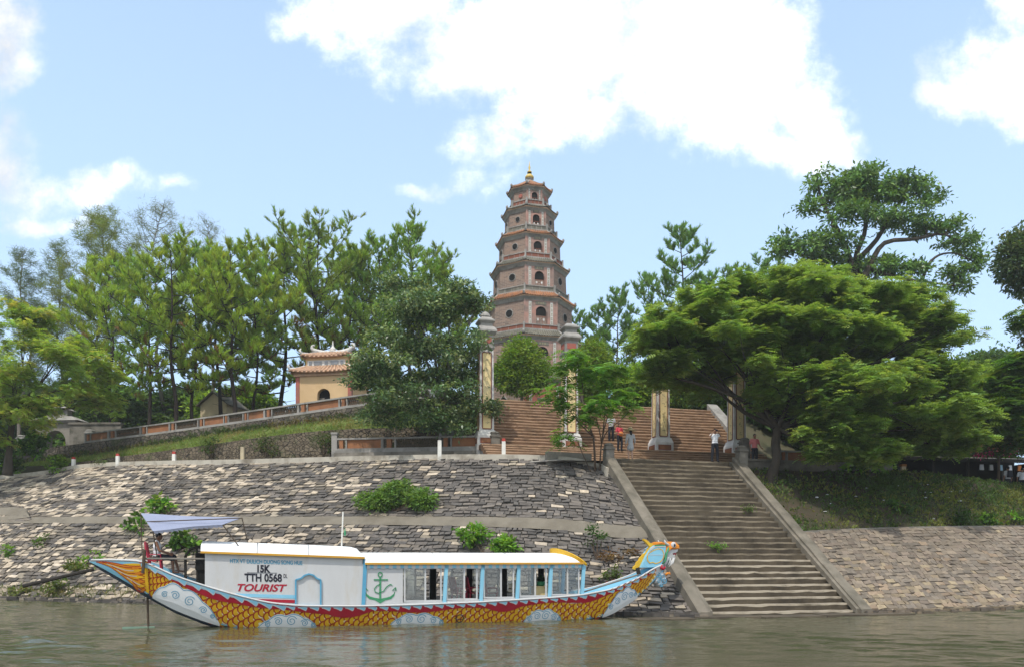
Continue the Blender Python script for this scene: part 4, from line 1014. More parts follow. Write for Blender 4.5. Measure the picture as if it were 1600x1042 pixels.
# ---------------------------------------------------------------- yellow gatehouse with two roofs
def gatehouse():
    D = 61.; cx = Q(510, 640, D); t = thing('gate_pavilion', 'small yellow gatehouse with an arched door and two orange tiled roofs', 'pavilion', (cx.x, D + 2.2, 13.0), R(-10))
    W, Dp, H = 4.5, 3.6, 3.35
    mb = MB(); aw, ah = 1.05, 2.35
    f = lambda u, z, d=0: V((u, -Dp / 2 - d, z))
    # front wall with real opening
    def q4(p): mb.add(p, [(0, 1, 2, 3)])
    ar = arch(aw, ah, 10)[2:]
    q4([f(-W / 2, -2.5), f(-aw / 2, -2.5), f(-aw / 2, H), f(-W / 2, H)]); q4([f(aw / 2, -2.5), f(W / 2, -2.5), f(W / 2, H), f(aw / 2, H)])
    for (u0, z0), (u1, z1) in zip(ar[:-1], ar[1:]):
        q4([f(u0, z0), f(u0, H), f(u1, H), f(u1, z1)]); q4([f(u0, z0), f(u1, z1), f(u1, z1, -.4), f(u0, z0, -.4)])
    for u in (-aw / 2, aw / 2): q4([f(u, -1), f(u, ah - aw / 2), f(u, ah - aw / 2, -.4), f(u, -1, -.4)])
    for s_ in (-1, 1): q4([V((s_ * W / 2, -Dp / 2, -2.5)), V((s_ * W / 2, Dp / 2, -2.5)), V((s_ * W / 2, Dp / 2, H)), V((s_ * W / 2, -Dp / 2, H))])
    q4([V((-W / 2, Dp / 2, -2.5)), V((W / 2, Dp / 2, -2.5)), V((W / 2, Dp / 2, H)), V((-W / 2, Dp / 2, H))])
    w = mb.build('wall', MATS['wall_yellow'], t, world=False)
    mb = MB(); mb.hexa([V((x, y, z)) for z in (-1, ah) for x, y in ((-aw / 2 - .1, -Dp / 2 + .42), (aw / 2 + .1, -Dp / 2 + .42), (aw / 2 + .1, -Dp / 2 + .5), (-aw / 2 - .1, -Dp / 2 + .5))])
    d = mb.build('door', MATS['void'], w, world=False)
    mb = MB(); mb.box((-.28, -Dp / 2 + .36, -.5), (.42, .05, 2.2)); mb.build('door_leaf', MATS['bark_grey'], d, world=False)
    for s_ in (-1, 1):
        for yy in (-1, 1):
            mb = MB(); mb.box((s_ * (W / 2 - .12), yy * (Dp / 2 - .1), -2.5), (.3, .3, H + 2.5)); mb.build('corner_pilaster', MATS['plaster_red'], w, world=False)
    mb = MB(); mb.box((0, 0, H - .02), (W + .3, Dp + .3, .3)); mb.build('cornice', MATS['tile_pale'], w, world=False)
    def hip(z, hw, hd, tw_, td, rise, name, fin):
        mb = MB(); a = [V((-hw, -hd, z)), V((hw, -hd, z)), V((hw, hd, z)), V((-hw, hd, z))]; b = [V((-tw_, -td, z + rise)), V((tw_, -td, z + rise)), V((tw_, td, z + rise)), V((-tw_, td, z + rise))]
        for k in range(4):
            k2 = (k + 1) % 4; n = 8; L = (a[k2] - a[k]).length; lf = lambda s: .16 * (2 * abs(s - .5)) ** 3
            for q in range(n):
                s0, s1 = q / n, (q + 1) / n
                p0, p1 = a[k].lerp(a[k2], s0) + V((0, 0, lf(s0))), a[k].lerp(a[k2], s1) + V((0, 0, lf(s1)))
                mb.add([p0, p1, b[k].lerp(b[k2], s1), b[k].lerp(b[k2], s0)], [(0, 1, 2, 3)])
                mb.add([p0 - V((0, 0, .1)), p1 - V((0, 0, .1)), p1, p0], [(0, 1, 2, 3)])
            nr = int(L / .34)
            for q in range(nr):
                s = (q + .5) / nr; p = a[k].lerp(a[k2], s) + V((0, 0, lf(s) + .02)); e = b[k].lerp(b[k2], s) + V((0, 0, .03)); dd = (p - e).normalized()
                mb.tube([p + dd * .05, e], .09, 6)
                mid = p + (a[k2] - a[k]) / nr * .5
        mb.add([p - V((0, 0, .08)) for p in a], [(3, 2, 1, 0)])
        r = mb.build('roof', MATS['tile_pale'], t, world=False)
        # pale end caps of the tile rows
        mb = MB()
        for k in range(4):
            k2 = (k + 1) % 4; L = (a[k2] - a[k]).length; nr = int(L / .34); out = V(((a[k] + a[k2]).x, (a[k] + a[k2]).y, 0)).normalized()
            for q in range(nr):
                s = (q + .5) / nr; p = a[k].lerp(a[k2], s) + V((0, 0, .16 * (2 * abs(s - .5)) ** 3 + .02)); mb.ball(p + out * .06, (.1, .1, .1), 8, 6)
                s = q / nr; p = a[k].lerp(a[k2], s) + V((0, 0, .16 * (2 * abs(s - .5)) ** 3 - .07)); mb.ball(p + out * .03, (.1, .1, .05), 8, 5)
        mb.build('tile_cap', MATS['tile_pale'], r, world=False)
        mb = MB()
        for k in range(4):
            dd = V((a[k].x, a[k].y, 0)).normalized()
            mb.tube([b[k] + V((0, 0, .05)), b[k].lerp(a[k], .5) + V((0, 0, .06)), a[k] + V((0, 0, .22)), a[k] + dd * .12 + V((0, 0, .45)), a[k] + dd * .02 + V((0, 0, .62))], [.1, .11, .13, .1, .03], 7)
        if fin:
            n = 14; pts = [V((-tw_ - .35 + (2 * tw_ + .7) * q / n, 0, z + rise + .02 + .3 * abs(2 * q / n - 1) ** 2.2)) for q in range(n + 1)]
            mb.tube(pts, [.2 - .04 * abs(2 * q / n - 1) for q in range(n + 1)], 8)
            for s_ in (-1, 1):
                e = V((s_ * (tw_ + .35), 0, z + rise + .3)); mb.tube([e, e + V((s_ * .12, 0, .16)), e + V((s_ * .08, 0, .34)), e + V((-s_ * .08, 0, .4)), e + V((-s_ * .1, 0, .28))], [.17, .15, .11, .07, .03], 7)
        mb.build('ridge', MATS['stone_white'], r, world=False, smooth=True)
    hip(H + .28, W / 2 + .38, Dp / 2 + .38, 1.75, 1.3, .55, 'roof', 0)
    mb = MB(); mb.box((0, 0, H + .75), (3.45, 2.5, .95)); up = mb.build('upper_wall', MATS['terracotta'] if 0 else MATS['wall_yellow'], t, world=False)
    mb = MB(); mb.box((0, -1.25, H + .9), (3.1, .1, .42)); mb.build('frieze', MATS['stone_white'], up, world=False)
    mb = MB()
    for u, w_ in ((-1.3, .24), (-.68, .66), (0, .26), (.68, .66), (1.3, .24)): mb.box((u, -1.28, H + .96), (w_, .1, .28))
    mb.build('frieze_panel', MATS['p_skydeep'] if 0 else MATS['metal_grey'], up, world=False)
    hip(H + 1.62, 1.98, 1.5, 1.3, .12, .55, 'roof', 1)
    z = H + 2.2; mb = MB(); mb.lathe([(.3, z), (.34, z + .06), (.2, z + .14), (.27, z + .24), (.2, z + .36), (.1, z + .46), (.06, z + .6), (.015, z + .95)], n=14); mb.build('finial', MATS['stone_white'], t, world=False, smooth=True)
gatehouse()

# brown arched gate at the far left under the feathery trees
def old_gate():
    p = Q(92, 690, 66); t = thing('old_gate', 'weathered brown arched gate with a flat tiered roof, under the left trees', 'gate', (p.x, p.y, 10.4), R(-8))
    mb = MB(); W, H = 3.6, 3.0
    for s_ in (-1, 1): mb.box((s_ * (W / 2 - .45), 0, -.6), (.8, .9, H + .6))
    ar = arch(W - 1.7, H * .8, 10)[2:]
    for (u0, z0), (u1, z1) in zip(ar[:-1], ar[1:]):
        mb.add([V((u0, -.45, z0)), V((u0, -.45, H)), V((u1, -.45, H)), V((u1, -.45, z1)), V((u1, .45, z1)), V((u0, .45, z0))], [(0, 1, 2, 3), (0, 3, 4, 5)])
        mb.add([V((u0, .45, z0)), V((u0, .45, H)), V((u1, .45, H)), V((u1, .45, z1))], [(0, 1, 2, 3)])
    mb.build('wall', MATS['conc'], t, world=False)
    mb = MB(); mb.box((0, 0, H), (W + .3, 1.2, .16)); mb.box((0, 0, H + .16), (W + .9, 1.6, .4), 0, 0, (.62, .4)); mb.box((0, 0, H + .56), (W * .55, .6, .5)); mb.box((0, 0, H + 1.06), (W * .55 + .5, 1., .35), 0, 0, (.5, .3)); mb.build('roof', MATS['stone_grey'], t, world=False)
    for s_ in (-1, 1): pass
old_gate()
p = Q(35, 690, 63); newel('pale stone gate post far left, in front of the old brown gate', V((p.x, p.y, 9.9)), .6, 2.1, 'stone_grey', None, 0)
p = Q(141, 672, 64); newel('grey stone post of the old boundary wall, between the old gate and the pine trunks', V((p.x, p.y, 10.6)), .6, 2., 'stone_grey', None, 0)
mb = MB(); mb.beam(Q(110, 690, 65) - V((0, 0, 1)), Q(190, 690, 64.5) - V((0, 0, 1)), .3, 2.4); mb.beam(Q(109, 690, 65) + V((0, 0, 1.4)), Q(191, 690, 64.5) + V((0, 0, 1.4)), .5, .16)
tag(mb.build('boundary_wall', MATS['conc_dark']), 'low dark boundary wall between the old gate and the pine trunks', 'wall')
def shed():
    p = Q(343, 655, 70); t = thing('yellow_shed', 'little cream yellow shed with a pale pitched roof among the pine trunks', 'shed', (p.x, p.y + 1, 13.5), R(-14))
    mb = MB(); mb.prism([V((-1.3, -1.5, -2.4)), V((1.3, -1.5, -2.4)), V((1.3, -1.5, 2.2)), V((.0, -1.5, 3.15)), V((-1.3, -1.5, 2.2))], (0, 3, 0)); mb.build('wall', MATS['wall_cream'], t, world=False)
    mb = MB()
    for s_ in (-1, 1):
        P = [V((s_ * 1.55, y, 2.06)) for y in (-1.75, 1.75)] + [V((0, y, 3.24)) for y in (1.75, -1.75)]
        mb.hexa(P + [q + V((0, 0, .12)) for q in P])
    mb.build('roof', MATS['conc_pale'], t, world=False)
shed()

# ---------------------------------------------------------------- souvenir stall on the right
def stall():
    D = 48.5; a = Q(1392, 740, D); b = Q(1660, 740, D + 2.6); L = (b - a).length
    t = thing('market_stall', 'long low open stall with dark interior and grey roof right of the big tree', 'stall', (a.x, a.y, 6.1), math.atan2(b.y - a.y, b.x - a.x))
    H = 2.35
    mb = MB(); mb.hexa([V((-.4, -.7, H - .22)), V((L, -.7, H - .1)), V((L, 4, H + .6)), V((-.4, 4, H + .5)), V((-.4, -.7, H - .1)), V((L, -.7, H + .02)), V((L, 4, H + .72)), V((-.4, 4, H + .62))])
    r = mb.build('roof', MATS['conc'], t, world=False)
    mb = MB(); mb.box((L / 2, -.74, H - .26), (L + .3, .05, .2)); mb.build('fascia', MATS['wood_dark'], r, world=False)
    for k in range(6):
        mb = MB(); mb.box((.1 + k * (L - .2) / 5, -.5, 0), (.12, .12, H)); mb.build('post', MATS['wood_dark'], t, world=False)
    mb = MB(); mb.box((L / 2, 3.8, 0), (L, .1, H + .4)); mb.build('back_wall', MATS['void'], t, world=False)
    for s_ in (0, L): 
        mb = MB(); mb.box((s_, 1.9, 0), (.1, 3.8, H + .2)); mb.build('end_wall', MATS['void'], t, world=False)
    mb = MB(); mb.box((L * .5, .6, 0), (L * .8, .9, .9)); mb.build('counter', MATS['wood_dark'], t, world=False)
    M = MW[t.name]; rgs = random.Random(5)
    cols = ['cloth_white', 'cloth_grey', 'cloth_blue', 'cloth_white', 'cloth_orange', 'cloth_red', 'cloth_orange', 'cloth_white', 'straw']
    names = ['white', 'grey', 'pale blue', 'small white', 'orange', 'red', 'bright orange', 'off white', 'straw coloured']
    for k, (c, n_) in enumerate(zip(cols, names)):
        x = L * (.47 + .055 * k)
        g = thing('hanging_bag', f'{n_} cloth bag hanging from the eave of the dark stall', 'bag', M @ V((x, -.62, H - .75)), rgs.uniform(-.4, .4), 'bags hung along the stall eave')
        mb = MB(); mb.box((0, 0, 0), (.26, .1, .34), 0, 0, (.85, .7)); mb.build('body', MATS[c], g, world=False)
        mb = MB(); mb.tube([(-.08, 0, .33), (-.05, 0, .47), (.05, 0, .47), (.08, 0, .33)], .012, 5); mb.build('strap', MATS['wood_dark'], g, world=False)
stall()
t = thing('road_post', 'small cream post with an orange top in front of the dark stall', 'post', Q(1411, 740, 45.2), 0)
mb = MB(); mb.box((0, 0, -.2), (.24, .24, .62)); mb.build('shaft', MATS['post_cream'], t, world=False)
mb = MB(); mb.box((0, 0, .42), (.3, .26, .13)); mb.build('orange_top', MATS['terracotta'], t, world=False)
# ---------------------------------------------------------------- the dragon boat
BO = V((-9.81, 26.16, 0)); BR = R(16.2)
boat = thing('dragon_boat', 'long white tourist boat with gold dragon scales along the hull and a dragon head bow', 'boat', BO, BR)
_c, _s = math.cos(BR), math.sin(BR)
def BL(px, py, yl=0.):
    """boat-frame (t, z) of a picture point lying on the boat's lengthwise plane y = yl"""
    q = (px - CX) / FPX
    ox, oy = BO.x - _s * yl, BO.y + _c * yl
    t = (oy * q - ox) / (_c - _s * q); D = oy + _s * t
    return t, CAMZ + (HZ - py) / FPX * D
TS = [-3.67, -3.3, -2.8, -2.0, -1.1, -.2, .6, 1.7, 2.7, 4.74, 6.1, 8.7, 11.2, 12.5, 13.8, 15.0, 15.7, 16.3]
ZS = [2.16, 2.17, 2.17, 2.14, 1.68, 1.36, 1.1, .8, .68, .64, .65, .71, .82, .9, 1.1, 1.5, 1.85, 2.02]
ZK = [2.1, 1.92, 1.62, 1.12, .58, .2, -.06, -.2, -.25, -.28, -.28, -.26, -.2, -.12, .1, .72, 1.25, 1.75]
HB = [.05, .26, .5, .78, .95, 1.05, 1.1, 1.13, 1.15, 1.15, 1.15, 1.15, 1.15, 1.1, .96, .62, .4, .16]
zs = lambda t: interp(t, TS, ZS); zk = lambda t: interp(t, TS, ZK); hb = lambda t: interp(t, TS, HB)
_tt = np.linspace(-3.67, 16.3, 240)
def smooth_table(vals):
    y = np.interp(_tt, TS, vals); k = np.ones(9) / 9
    p = np.pad(y, 4, mode='edge'); y2 = np.convolve(p, k, 'valid'); y2[:3] = y[:3]; y2[-3:] = y[-3:]; return y2
_zs, _zk, _hb = smooth_table(ZS), smooth_table(ZK), smooth_table(HB)
zs = lambda t: float(np.interp(t, _tt, _zs)); zk = lambda t: float(np.interp(t, _tt, _zk)); hb = lambda t: float(np.interp(t, _tt, _hb))
def hull(t, f, off=0., side=-1):
    def P(t_, f_):
        z = zk(t_) + (zs(t_) - zk(t_)) * f_; b = hb(t_)
        return V((t_, side * b * (.5 + .5 * max(f_, 0) ** .6), z))
    p = P(t, f)
    if off:
        a = P(min(t + .05, 16.3), f) - P(max(t - .05, -3.67), f); b = P(t, min(f + .05, 1.1)) - P(t, max(f - .05, 0))
        n = a.cross(b).normalized()
        if n.y * side < 0: n = -n
        p = p + n * off
    return p
def hz(t, z, off=0., side=-1):
    h = max(zs(t) - zk(t), .03); return hull(t, (z - zk(t)) / h, off, side)
# shell
mb = MB(); NT, NF = 90, 8
for side in (-1, 1):
    o = len(mb.v)
    for i in range(NT + 1):
        t_ = -3.67 + 19.97 * i / NT
        for j in range(NF + 1): mb.v.append(hull(t_, j / NF, 0, side))
    for i in range(NT):
        for j in range(NF):
            mb.f.append([o + i * (NF + 1) + j, o + (i + 1) * (NF + 1) + j, o + (i + 1) * (NF + 1) + j + 1, o + i * (NF + 1) + j + 1]); mb.m.append(0); mb.c.append(None)
o = len(mb.v)
for i in range(NT + 1):
    t_ = -3.67 + 19.97 * i / NT
    mb.v += [hull(t_, 0, 0, -1), hull(t_, 0, 0, 1)]
for i in range(NT): mb.f.append([o + 2 * i, o + 2 * i + 1, o + 2 * i + 3, o + 2 * i + 2]); mb.m.append(0); mb.c.append(None)
mb.add([hull(16.3, j / NF, 0, -1) for j in range(NF + 1)] + [hull(16.3, j / NF, 0, 1) for j in range(NF, -1, -1)], [tuple(range(2 * NF + 2))])
hl = mb.build('hull', MATS['p_white'], boat, world=False, smooth=True)
# inner skin and decks, light blue
mb = MB()
for i in range(NT):
    ta, tb = -3.6 + 19.8 * i / NT, -3.6 + 19.8 * (i + 1) / NT
    def dk(t_): return max(zk(t_) + .06, zs(t_) - (.42 if t_ > 3 else .42 if t_ < -1.4 else .3))
    def dw(t_): return max(abs(hz(t_, dk(t_), 0, 1).y) - .04, .01)
    for side in (-1, 1):
        A = [hull(t_, 1, 0, side) + V((0, -side * min(.05, hb(t_) * .5), .0)) for t_ in (ta, tb)]
        Bq = [V((t_, side * dw(t_), dk(t_))) for t_ in (ta, tb)]
        mb.add([A[0], A[1], Bq[1], Bq[0]], [(0, 1, 2, 3)])
    mb.add([V((ta, -dw(ta), dk(ta))), V((tb, -dw(tb), dk(tb))), V((tb, dw(tb), dk(tb))), V((ta, dw(ta), dk(ta)))], [(0, 1, 2, 3)])
mb.build('deck', MATS['p_sky'], hl, world=False)
for side in (-1, 1):
    mb = MB(); mb.tube([hull(-3.6 + 19.85 * i / 100, 1, 0, side) + V((0, -side * .01, .01)) for i in range(101)], .035, 6); mb.build('gunwale', MATS['p_white'], hl, world=False, smooth=True)
    mb = MB(); n = 90     # dark keel line with a pale blue band above it
    for z0, z1, m in ((0, .055, 1), (.055, .15, 0)):
        for i in range(n):
            ta, tb = -3.64 + 19.9 * i / n, -3.64 + 19.9 * (i + 1) / n
            A = lambda t_, z_: hz(t_, zk(t_) + z_ * min(1, .4 + .5 * max(t_ + 3.67, 0)), .006, side)
            mb.add([A(ta, z0), A(tb, z0), A(tb, z1), A(ta, z1)], [(0, 1, 2, 3)], m)
    mb.build('keel_band', [MATS['p_sky'], MATS['p_keel']], hl, world=False)
mb = MB(); mb.tube([hull(-3.66 + .02, 1) * 0 + V((-3.68, 0, 2.2)), V((-3.3, 0, 1.9)), V((-2.0, 0, 1.05)), V((-1.1, 0, .52)), V((-.2, 0, .14)), V((.6, 0, -.12))], [.06, .07, .08, .09, .1, .1], 6); mb.build('stern_post', MATS['p_keel'], hl, world=False)

# -- painted hull: everything is a thin layer of paint lying on the shell
def seg(a, b, n): return [a + (b - a) * i / n for i in range(n + 1)]
FLAME, SCALE, CLOUD_ = 0, 1, 2
def band_bottom(t):      # lower edge of the crimson band below the gunwale
    d = .2 + .05 * math.sin(t * 2.1)
    for c_, w, k in ((-.2, .9, .12), (4.3, .7, .14), (9.6, .6, .12), (12.9, .6, .05)): d += k * max(0, 1 - ((t - c_) / w) ** 2)
    return d * (1 if t < 12.5 else max(.45, 1 - (t - 12.5) * .2)) * min(1., max(0, (t + 2.15) / .9))
CL = ((-.75, .85, .48), (2.35, 1.0, .42), (6.6, 1.02, .42), (11.1, .78, .42), (14.25, .75, .52))
def paint(side):
    off = lambda k: .004 + .0035 * k + (.022 if k >= 2 else 0)
    # scales
    mb = MB(); rgp = random.Random(2)
    def scale(t, z, r):
        ring = []; n = 14
        def pt(dt, dz, k): 
            tl = (-dt * .8 + dz * .5) / r * .013
            return hz(t + dt, z + dz, off(0) + .006 + tl + k, side)
        for rad, m, k, ex in ((r, 1, 0, 0), (r * .8, 0, .0026, .05 * r)):
            P = [pt(ex + rad * math.cos(2 * math.pi * q / n), -ex + rad * math.sin(2 * math.pi * q / n), k) for q in range(n)]
            mb.add(P + [pt(ex, -ex, k)], [(q, (q + 1) % n, n) for q in range(n)], m)
        cs = (.42 * r, -.1 * r)
        P = [pt(cs[0] + .46 * r * math.cos(2 * math.pi * q / 8), cs[1] + .34 * r * math.sin(2 * math.pi * q / 8) - .12 * r * math.cos(2 * math.pi * q / 8), .0042) for q in range(8)]
        mb.add(P, [tuple(range(8))], 2)
    t = -2.05; col = 0
    while t < 15.75:
        big = .18 if t > 0 else .12 + .06 * (t + 2.05) / 2.05
        if t > 13.2: big = .18 - .06 * min(1, (t - 13.2) / 2.2)
        step = big * 1.42; top = zs(t) - band_bottom(t) + .06; bot = zk(t) + .13
        z = top - big * (.4 if col % 2 else 1.15)
        while z > max(bot - .02, -.2):
            if t + big < 16.1 and not any(abs(t - c) < w * .8 and z < zs(t) - band_bottom(t) - .1 and z < max(zk(t), -.1) + h_ * .8 for c, w, h_ in CL): scale(t, z, big)
            z -= big * 1.5
        t += step * .62; col += 1
    mb.build('scale_painting', [MATS['p_gold'], MATS['p_redline'], MATS['p_spot']], hl, world=False, uv=False)
    # white clouds with blue curls
    mw, ms = MB(), MB()
    def disc(t, z, r, k): 
        n = 18; P = [hz(t + r * math.cos(2 * math.pi * q / n), max(z + r * math.sin(2 * math.pi * q / n), zk(t) + .1 if t > 1 else -9), off(k), side) for q in range(n)]
        mw.add(P + [hz(t, z, off(k), side)], [(q, (q + 1) % n, n) for q in range(n)], 0)
    def curl(t, z, r, turns=1.6, dirn=1, ph=0., wd=.022):
        n = int(14 * turns); pts = []
        for q in range(n + 1):
            a = ph + dirn * 2 * math.pi * turns * q / n; rr_ = r * (1 - .8 * q / n); pts.append((t + rr_ * math.cos(a), z + rr_ * math.sin(a)))
        ribbon(pts, wd)
    def ribbon(pts, wd, B=None, m=0, k=6):
        B = B or ms
        for q in range(len(pts) - 1):
            (x0, z0), (x1, z1) = pts[q], pts[q + 1]; l = math.hypot(x1 - x0, z1 - z0) or 1; nx, nz = -(z1 - z0) / l * wd / 2, (x1 - x0) / l * wd / 2
            B.add([hz(x0 - nx, z0 - nz, off(k), side), hz(x1 - nx, z1 - nz, off(k), side), hz(x1 + nx, z1 + nz, off(k), side), hz(x0 + nx, z0 + nz, off(k), side)], [(0, 1, 2, 3)], m)
    def fill(ta, tb, ztop, zbot, k=4, B=None, m=0):
        B = B or mw; n = max(4, int((tb - ta) / .07)); nz = 4
        for q in range(n):
            x0, x1 = ta + (tb - ta) * q / n, ta + (tb - ta) * (q + 1) / n
            for r_ in range(nz):
                g = lambda x, w_: zbot(x) + (ztop(x) - zbot(x)) * w_
                B.add([hz(x0, g(x0, r_ / nz), off(k), side), hz(x1, g(x1, r_ / nz), off(k), side), hz(x1, g(x1, (r_ + 1) / nz), off(k), side), hz(x0, g(x0, (r_ + 1) / nz), off(k), side)], [(0, 1, 2, 3)], m)
    for (c, w, hgt, tailside) in ((-.75, 1.0, .62, 1), (2.35, 1.0, .42, -1), (6.6, 1.02, .42, -1), (11.1, .78, .42, -1), (14.25, .75, .52, -1)):
        def ztop(x, c=c, w=w, hgt=hgt):
            u = (x - c) / w; lob = .5 + .5 * abs(math.sin(u * math.pi * 1.75 + .3))
            base = max(zk(x) + .1, -.1); full = zs(x) - band_bottom(x) - .04 - base
            return base + min(full, hgt * 1.25) * max(0., (1 - abs(u) ** 2.6)) * (.78 + .3 * lob)
        zb_ = lambda x: max(zk(x) + .02, -.22)
        mw = MB(); ms.v.clear(); ms.f.clear(); ms.m.clear(); ms.c.clear()
        fill(c - w, c + w, ztop, zb_, 4, mw)
        # blue outline just inside, and the curls
        xs = seg(c - w * .93, c + w * .93, 40); ribbon([(x, ztop(x) - .03) for x in xs], .022)
        sl_ = (zk(c + .4) - zk(c - .4)) / .8
        for (u, r_, dr, ph) in ((-.62, .1, 1, .6), (-.3, .14, -1, 2.6), (.12, .17, 1, .4), (.52, .12, -1, 2.8), (.8, .08, 1, .5)):
            x = c + u * w; zc = (ztop(x) + max(zk(x) + .1, -.05)) / 2 + .01
            curl(x, zc, min(r_, (ztop(x) - max(zk(x) + .06, -.1)) * .42), 1.7, dr, ph)
        mw.m += [1] * len(ms.f); mw.c += ms.c; o_ = len(mw.v); mw.v += ms.v; mw.f += [[o_ + i for i in f] for f in ms.f]
        mw.build('cloud_painting', [MATS['p_cloud'], MATS['p_skydeep']], hl, world=False, uv=False)
    # stern flames
    mf = MB(); t0, t1 = -3.35, -2.0
    fill(-3.6, -1.9, lambda x: zs(x) - .03, lambda x: zk(x) + .05, 2, mf, 3)
    fill(-2.6, -1.85, lambda x: zs(x) - .04 - .1 * max(0, -2. - x), lambda x: zk(x) + .1 + .5 * max(0, -1.95 - x), 3, mf, 0)
    for q in range(7):
        tip, root = (-3.42 + .17 * q, .8 - .085 * q), (-1.95, .9 - .115 * q); pts = []
        for i in range(17):
            u = i / 16; x = tip[0] + (root[0] - tip[0]) * u; f = tip[1] + (root[1] - tip[1]) * u - .16 * math.sin(math.pi * u) + .03 * math.sin(6.3 * u + q)
            pts.append((x, zk(x) + (zs(x) - zk(x)) * max(f, .06)))
        for i in range(16):
            wv = .19 * math.sin(math.pi * (.04 + .9 * i / 16)) ** .8
            ribbon(pts[i:i + 2], wv, mf, 1, 4); ribbon(pts[i:i + 2], max(wv - .05, .002), mf, 0 if q % 2 else 2, 5)
        ribbon([(x, z + .02) for x, z in pts[2:13]], .022, mf, 4 if q % 2 else 1, 6)
    mf.build('flame_painting', [MATS['p_gold'], MATS['p_redline'], MATS['p_orange'], MATS['p_sky'], MATS['p_white']], hl, world=False, uv=False)
    # crimson band with white edge and blue fins along the gunwale
    mr = MB()
    fill(-2.1, 15.75, lambda x: zs(x) - .02, lambda x: zs(x) - band_bottom(x), 5, mr, 0)
    ribbon([(x, zs(x) - band_bottom(x) + .005) for x in seg(-2.1, 15.7, 150)], .02, mr, 3, 6)
    fill(-2.05, 1.9, lambda x: zs(x) - .015, lambda x: zs(x) - (.07 + .05 * max(0, min(1, (1.9 - x) / 3))) * min(1, (1.95 - x)), 6, mr, 1)
    x = -2.0
    while x < 15.5:
        sc_ = .3 if x < 1.9 else .2; L = sc_ * 1.5; base = zs(x + L / 2) - zs(x)
        poly = []; n = 8
        for i in range(n):      # swept shark-fin stroke pointing towards the bow
            for u0, u1 in ((i / n, (i + 1) / n),):
                top = lambda u: zs(x + L * u) - .02
                bot = lambda u: zs(x + L * u) - .03 - sc_ * .62 * u ** 1.6 * (1 if u < .86 else (1 - u) / .14)
                mr.add([hz(x + L * u0, bot(u0), off(7), side), hz(x + L * u1, bot(u1), off(7), side), hz(x + L * u1, top(u1), off(7), side), hz(x + L * u0, top(u0), off(7), side)], [(0, 1, 2, 3)], 1)
        ribbon([(x + L * u, bot(u) - .008) for u in seg(.05, 1, 12)], .026, mr, 2, 8)
        x += L * (.95 if x < 1.9 else 1.25)
    mr.build('fin_painting', [MATS['p_crimson'], MATS['p_sky'], MATS['p_white'], MATS['p_redline']], hl, world=False, uv=False)
    me_ = MB(); n = 24; tc, zc = BL(720, 965, -1.15); rr_ = .13       # small black wheel sign
    ribbon([(tc + rr_ * math.cos(2 * math.pi * q / n), zc + rr_ * math.sin(2 * math.pi * q / n)) for q in range(n + 1)], .03, me_, 0, 9)
    ribbon([(tc - .2, zc + .02), (tc - .1, zc - .03), (tc + .1, zc - .03), (tc + .2, zc + .02)], .02, me_, 0, 9); ribbon([(tc - .17, zc + .08), (tc - .13, zc + .03)], .02, me_, 0, 9); ribbon([(tc + .13, zc + .03), (tc + .17, zc + .08)], .02, me_, 0, 9)
    me_.build('wheel_emblem', MATS['p_black'], hl, world=False, uv=False)
paint(-1); paint(1)

# -- cabins
YW = 1.02
def e1(t): return 2.42 - .036 * (t + .2)
C0, C1, C2, C3 = -.17, 4.74, 6.08, 12.5
E2 = 2.04
for s_ in (1, -1):
    cab = MB()
    for q in range(16):
        ta, tb = C0 + (C1 - C0) * q / 16, C0 + (C1 - C0) * (q + 1) / 16
        cab.hexa([V((x, s_ * YW + y, zs(x) - .06)) for x, y in ((ta, -.03), (tb, -.03), (tb, .03), (ta, .03))] + [V((x, s_ * YW + y, e1(x))) for x, y in ((ta, -.03), (tb, -.03), (tb, .03), (ta, .03))])
    if s_ > 0: far_wall = cab
c1_front = MB(); c1_front.hexa([V((C0 + .01, -YW + .04, 1.36)), V((C0 + .05, -YW + .04, 1.36)), V((C0 + .05, -.1, 1.3)), V((C0 + .01, -.1, 1.3)), V((C0 + .01, -YW + .04, e1(C0) + .1)), V((C0 + .05, -YW + .04, e1(C0) + .1)), V((C0 + .05, -.1, e1(C0) + .25)), V((C0 + .01, -.1, e1(C0) + .25))])
c1 = cab.build('rear_cabin', MATS['p_white'], boat, world=False); far_wall.build('side_wall', MATS['p_white'], c1, world=False); c1_front.build('bulkhead', MATS['p_white'], c1, world=False)
mb = MB(); mb.box((C0 + .02, .5, 1.0), (.05, 1.0, 1.5)); mb.build('doorway', MATS['void'], c1, world=False)
cab = MB()
for s_ in (-1, 1):
    cab.hexa([V((C1, s_ * YW - .03, .55)), V((C2, s_ * YW - .03, .55)), V((C2, s_ * YW + .03, .55)), V((C1, s_ * YW + .03, .55)), V((C1, s_ * YW - .03, E2)), V((C2, s_ * YW - .03, E2)), V((C2, s_ * YW + .03, E2)), V((C1, s_ * YW + .03, E2))])
    # sill wall below the windows
    cab.hexa([V((C2, s_ * YW - .03, .55)), V((C3, s_ * YW - .03, .62)), V((C3, s_ * YW + .03, .62)), V((C2, s_ * YW + .03, .55)), V((C2, s_ * YW - .03, .74)), V((C3, s_ * YW - .03, .92)), V((C3, s_ * YW + .03, .92)), V((C2, s_ * YW + .03, .74))])
    cab.box(((C2 + C3) / 2, s_ * YW, E2 - .1), (C3 - C2, .07, .12))
c2 = cab.build('passenger_cabin', MATS['p_white'], boat, world=False)
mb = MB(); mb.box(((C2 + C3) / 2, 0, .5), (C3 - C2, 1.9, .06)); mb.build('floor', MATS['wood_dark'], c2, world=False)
def sill(t): return .74 + .18 * (t - C2) / (C3 - C2)
bays = [(631, 690), (697, 746), (755, 803), (811, 854), (861, 905)]
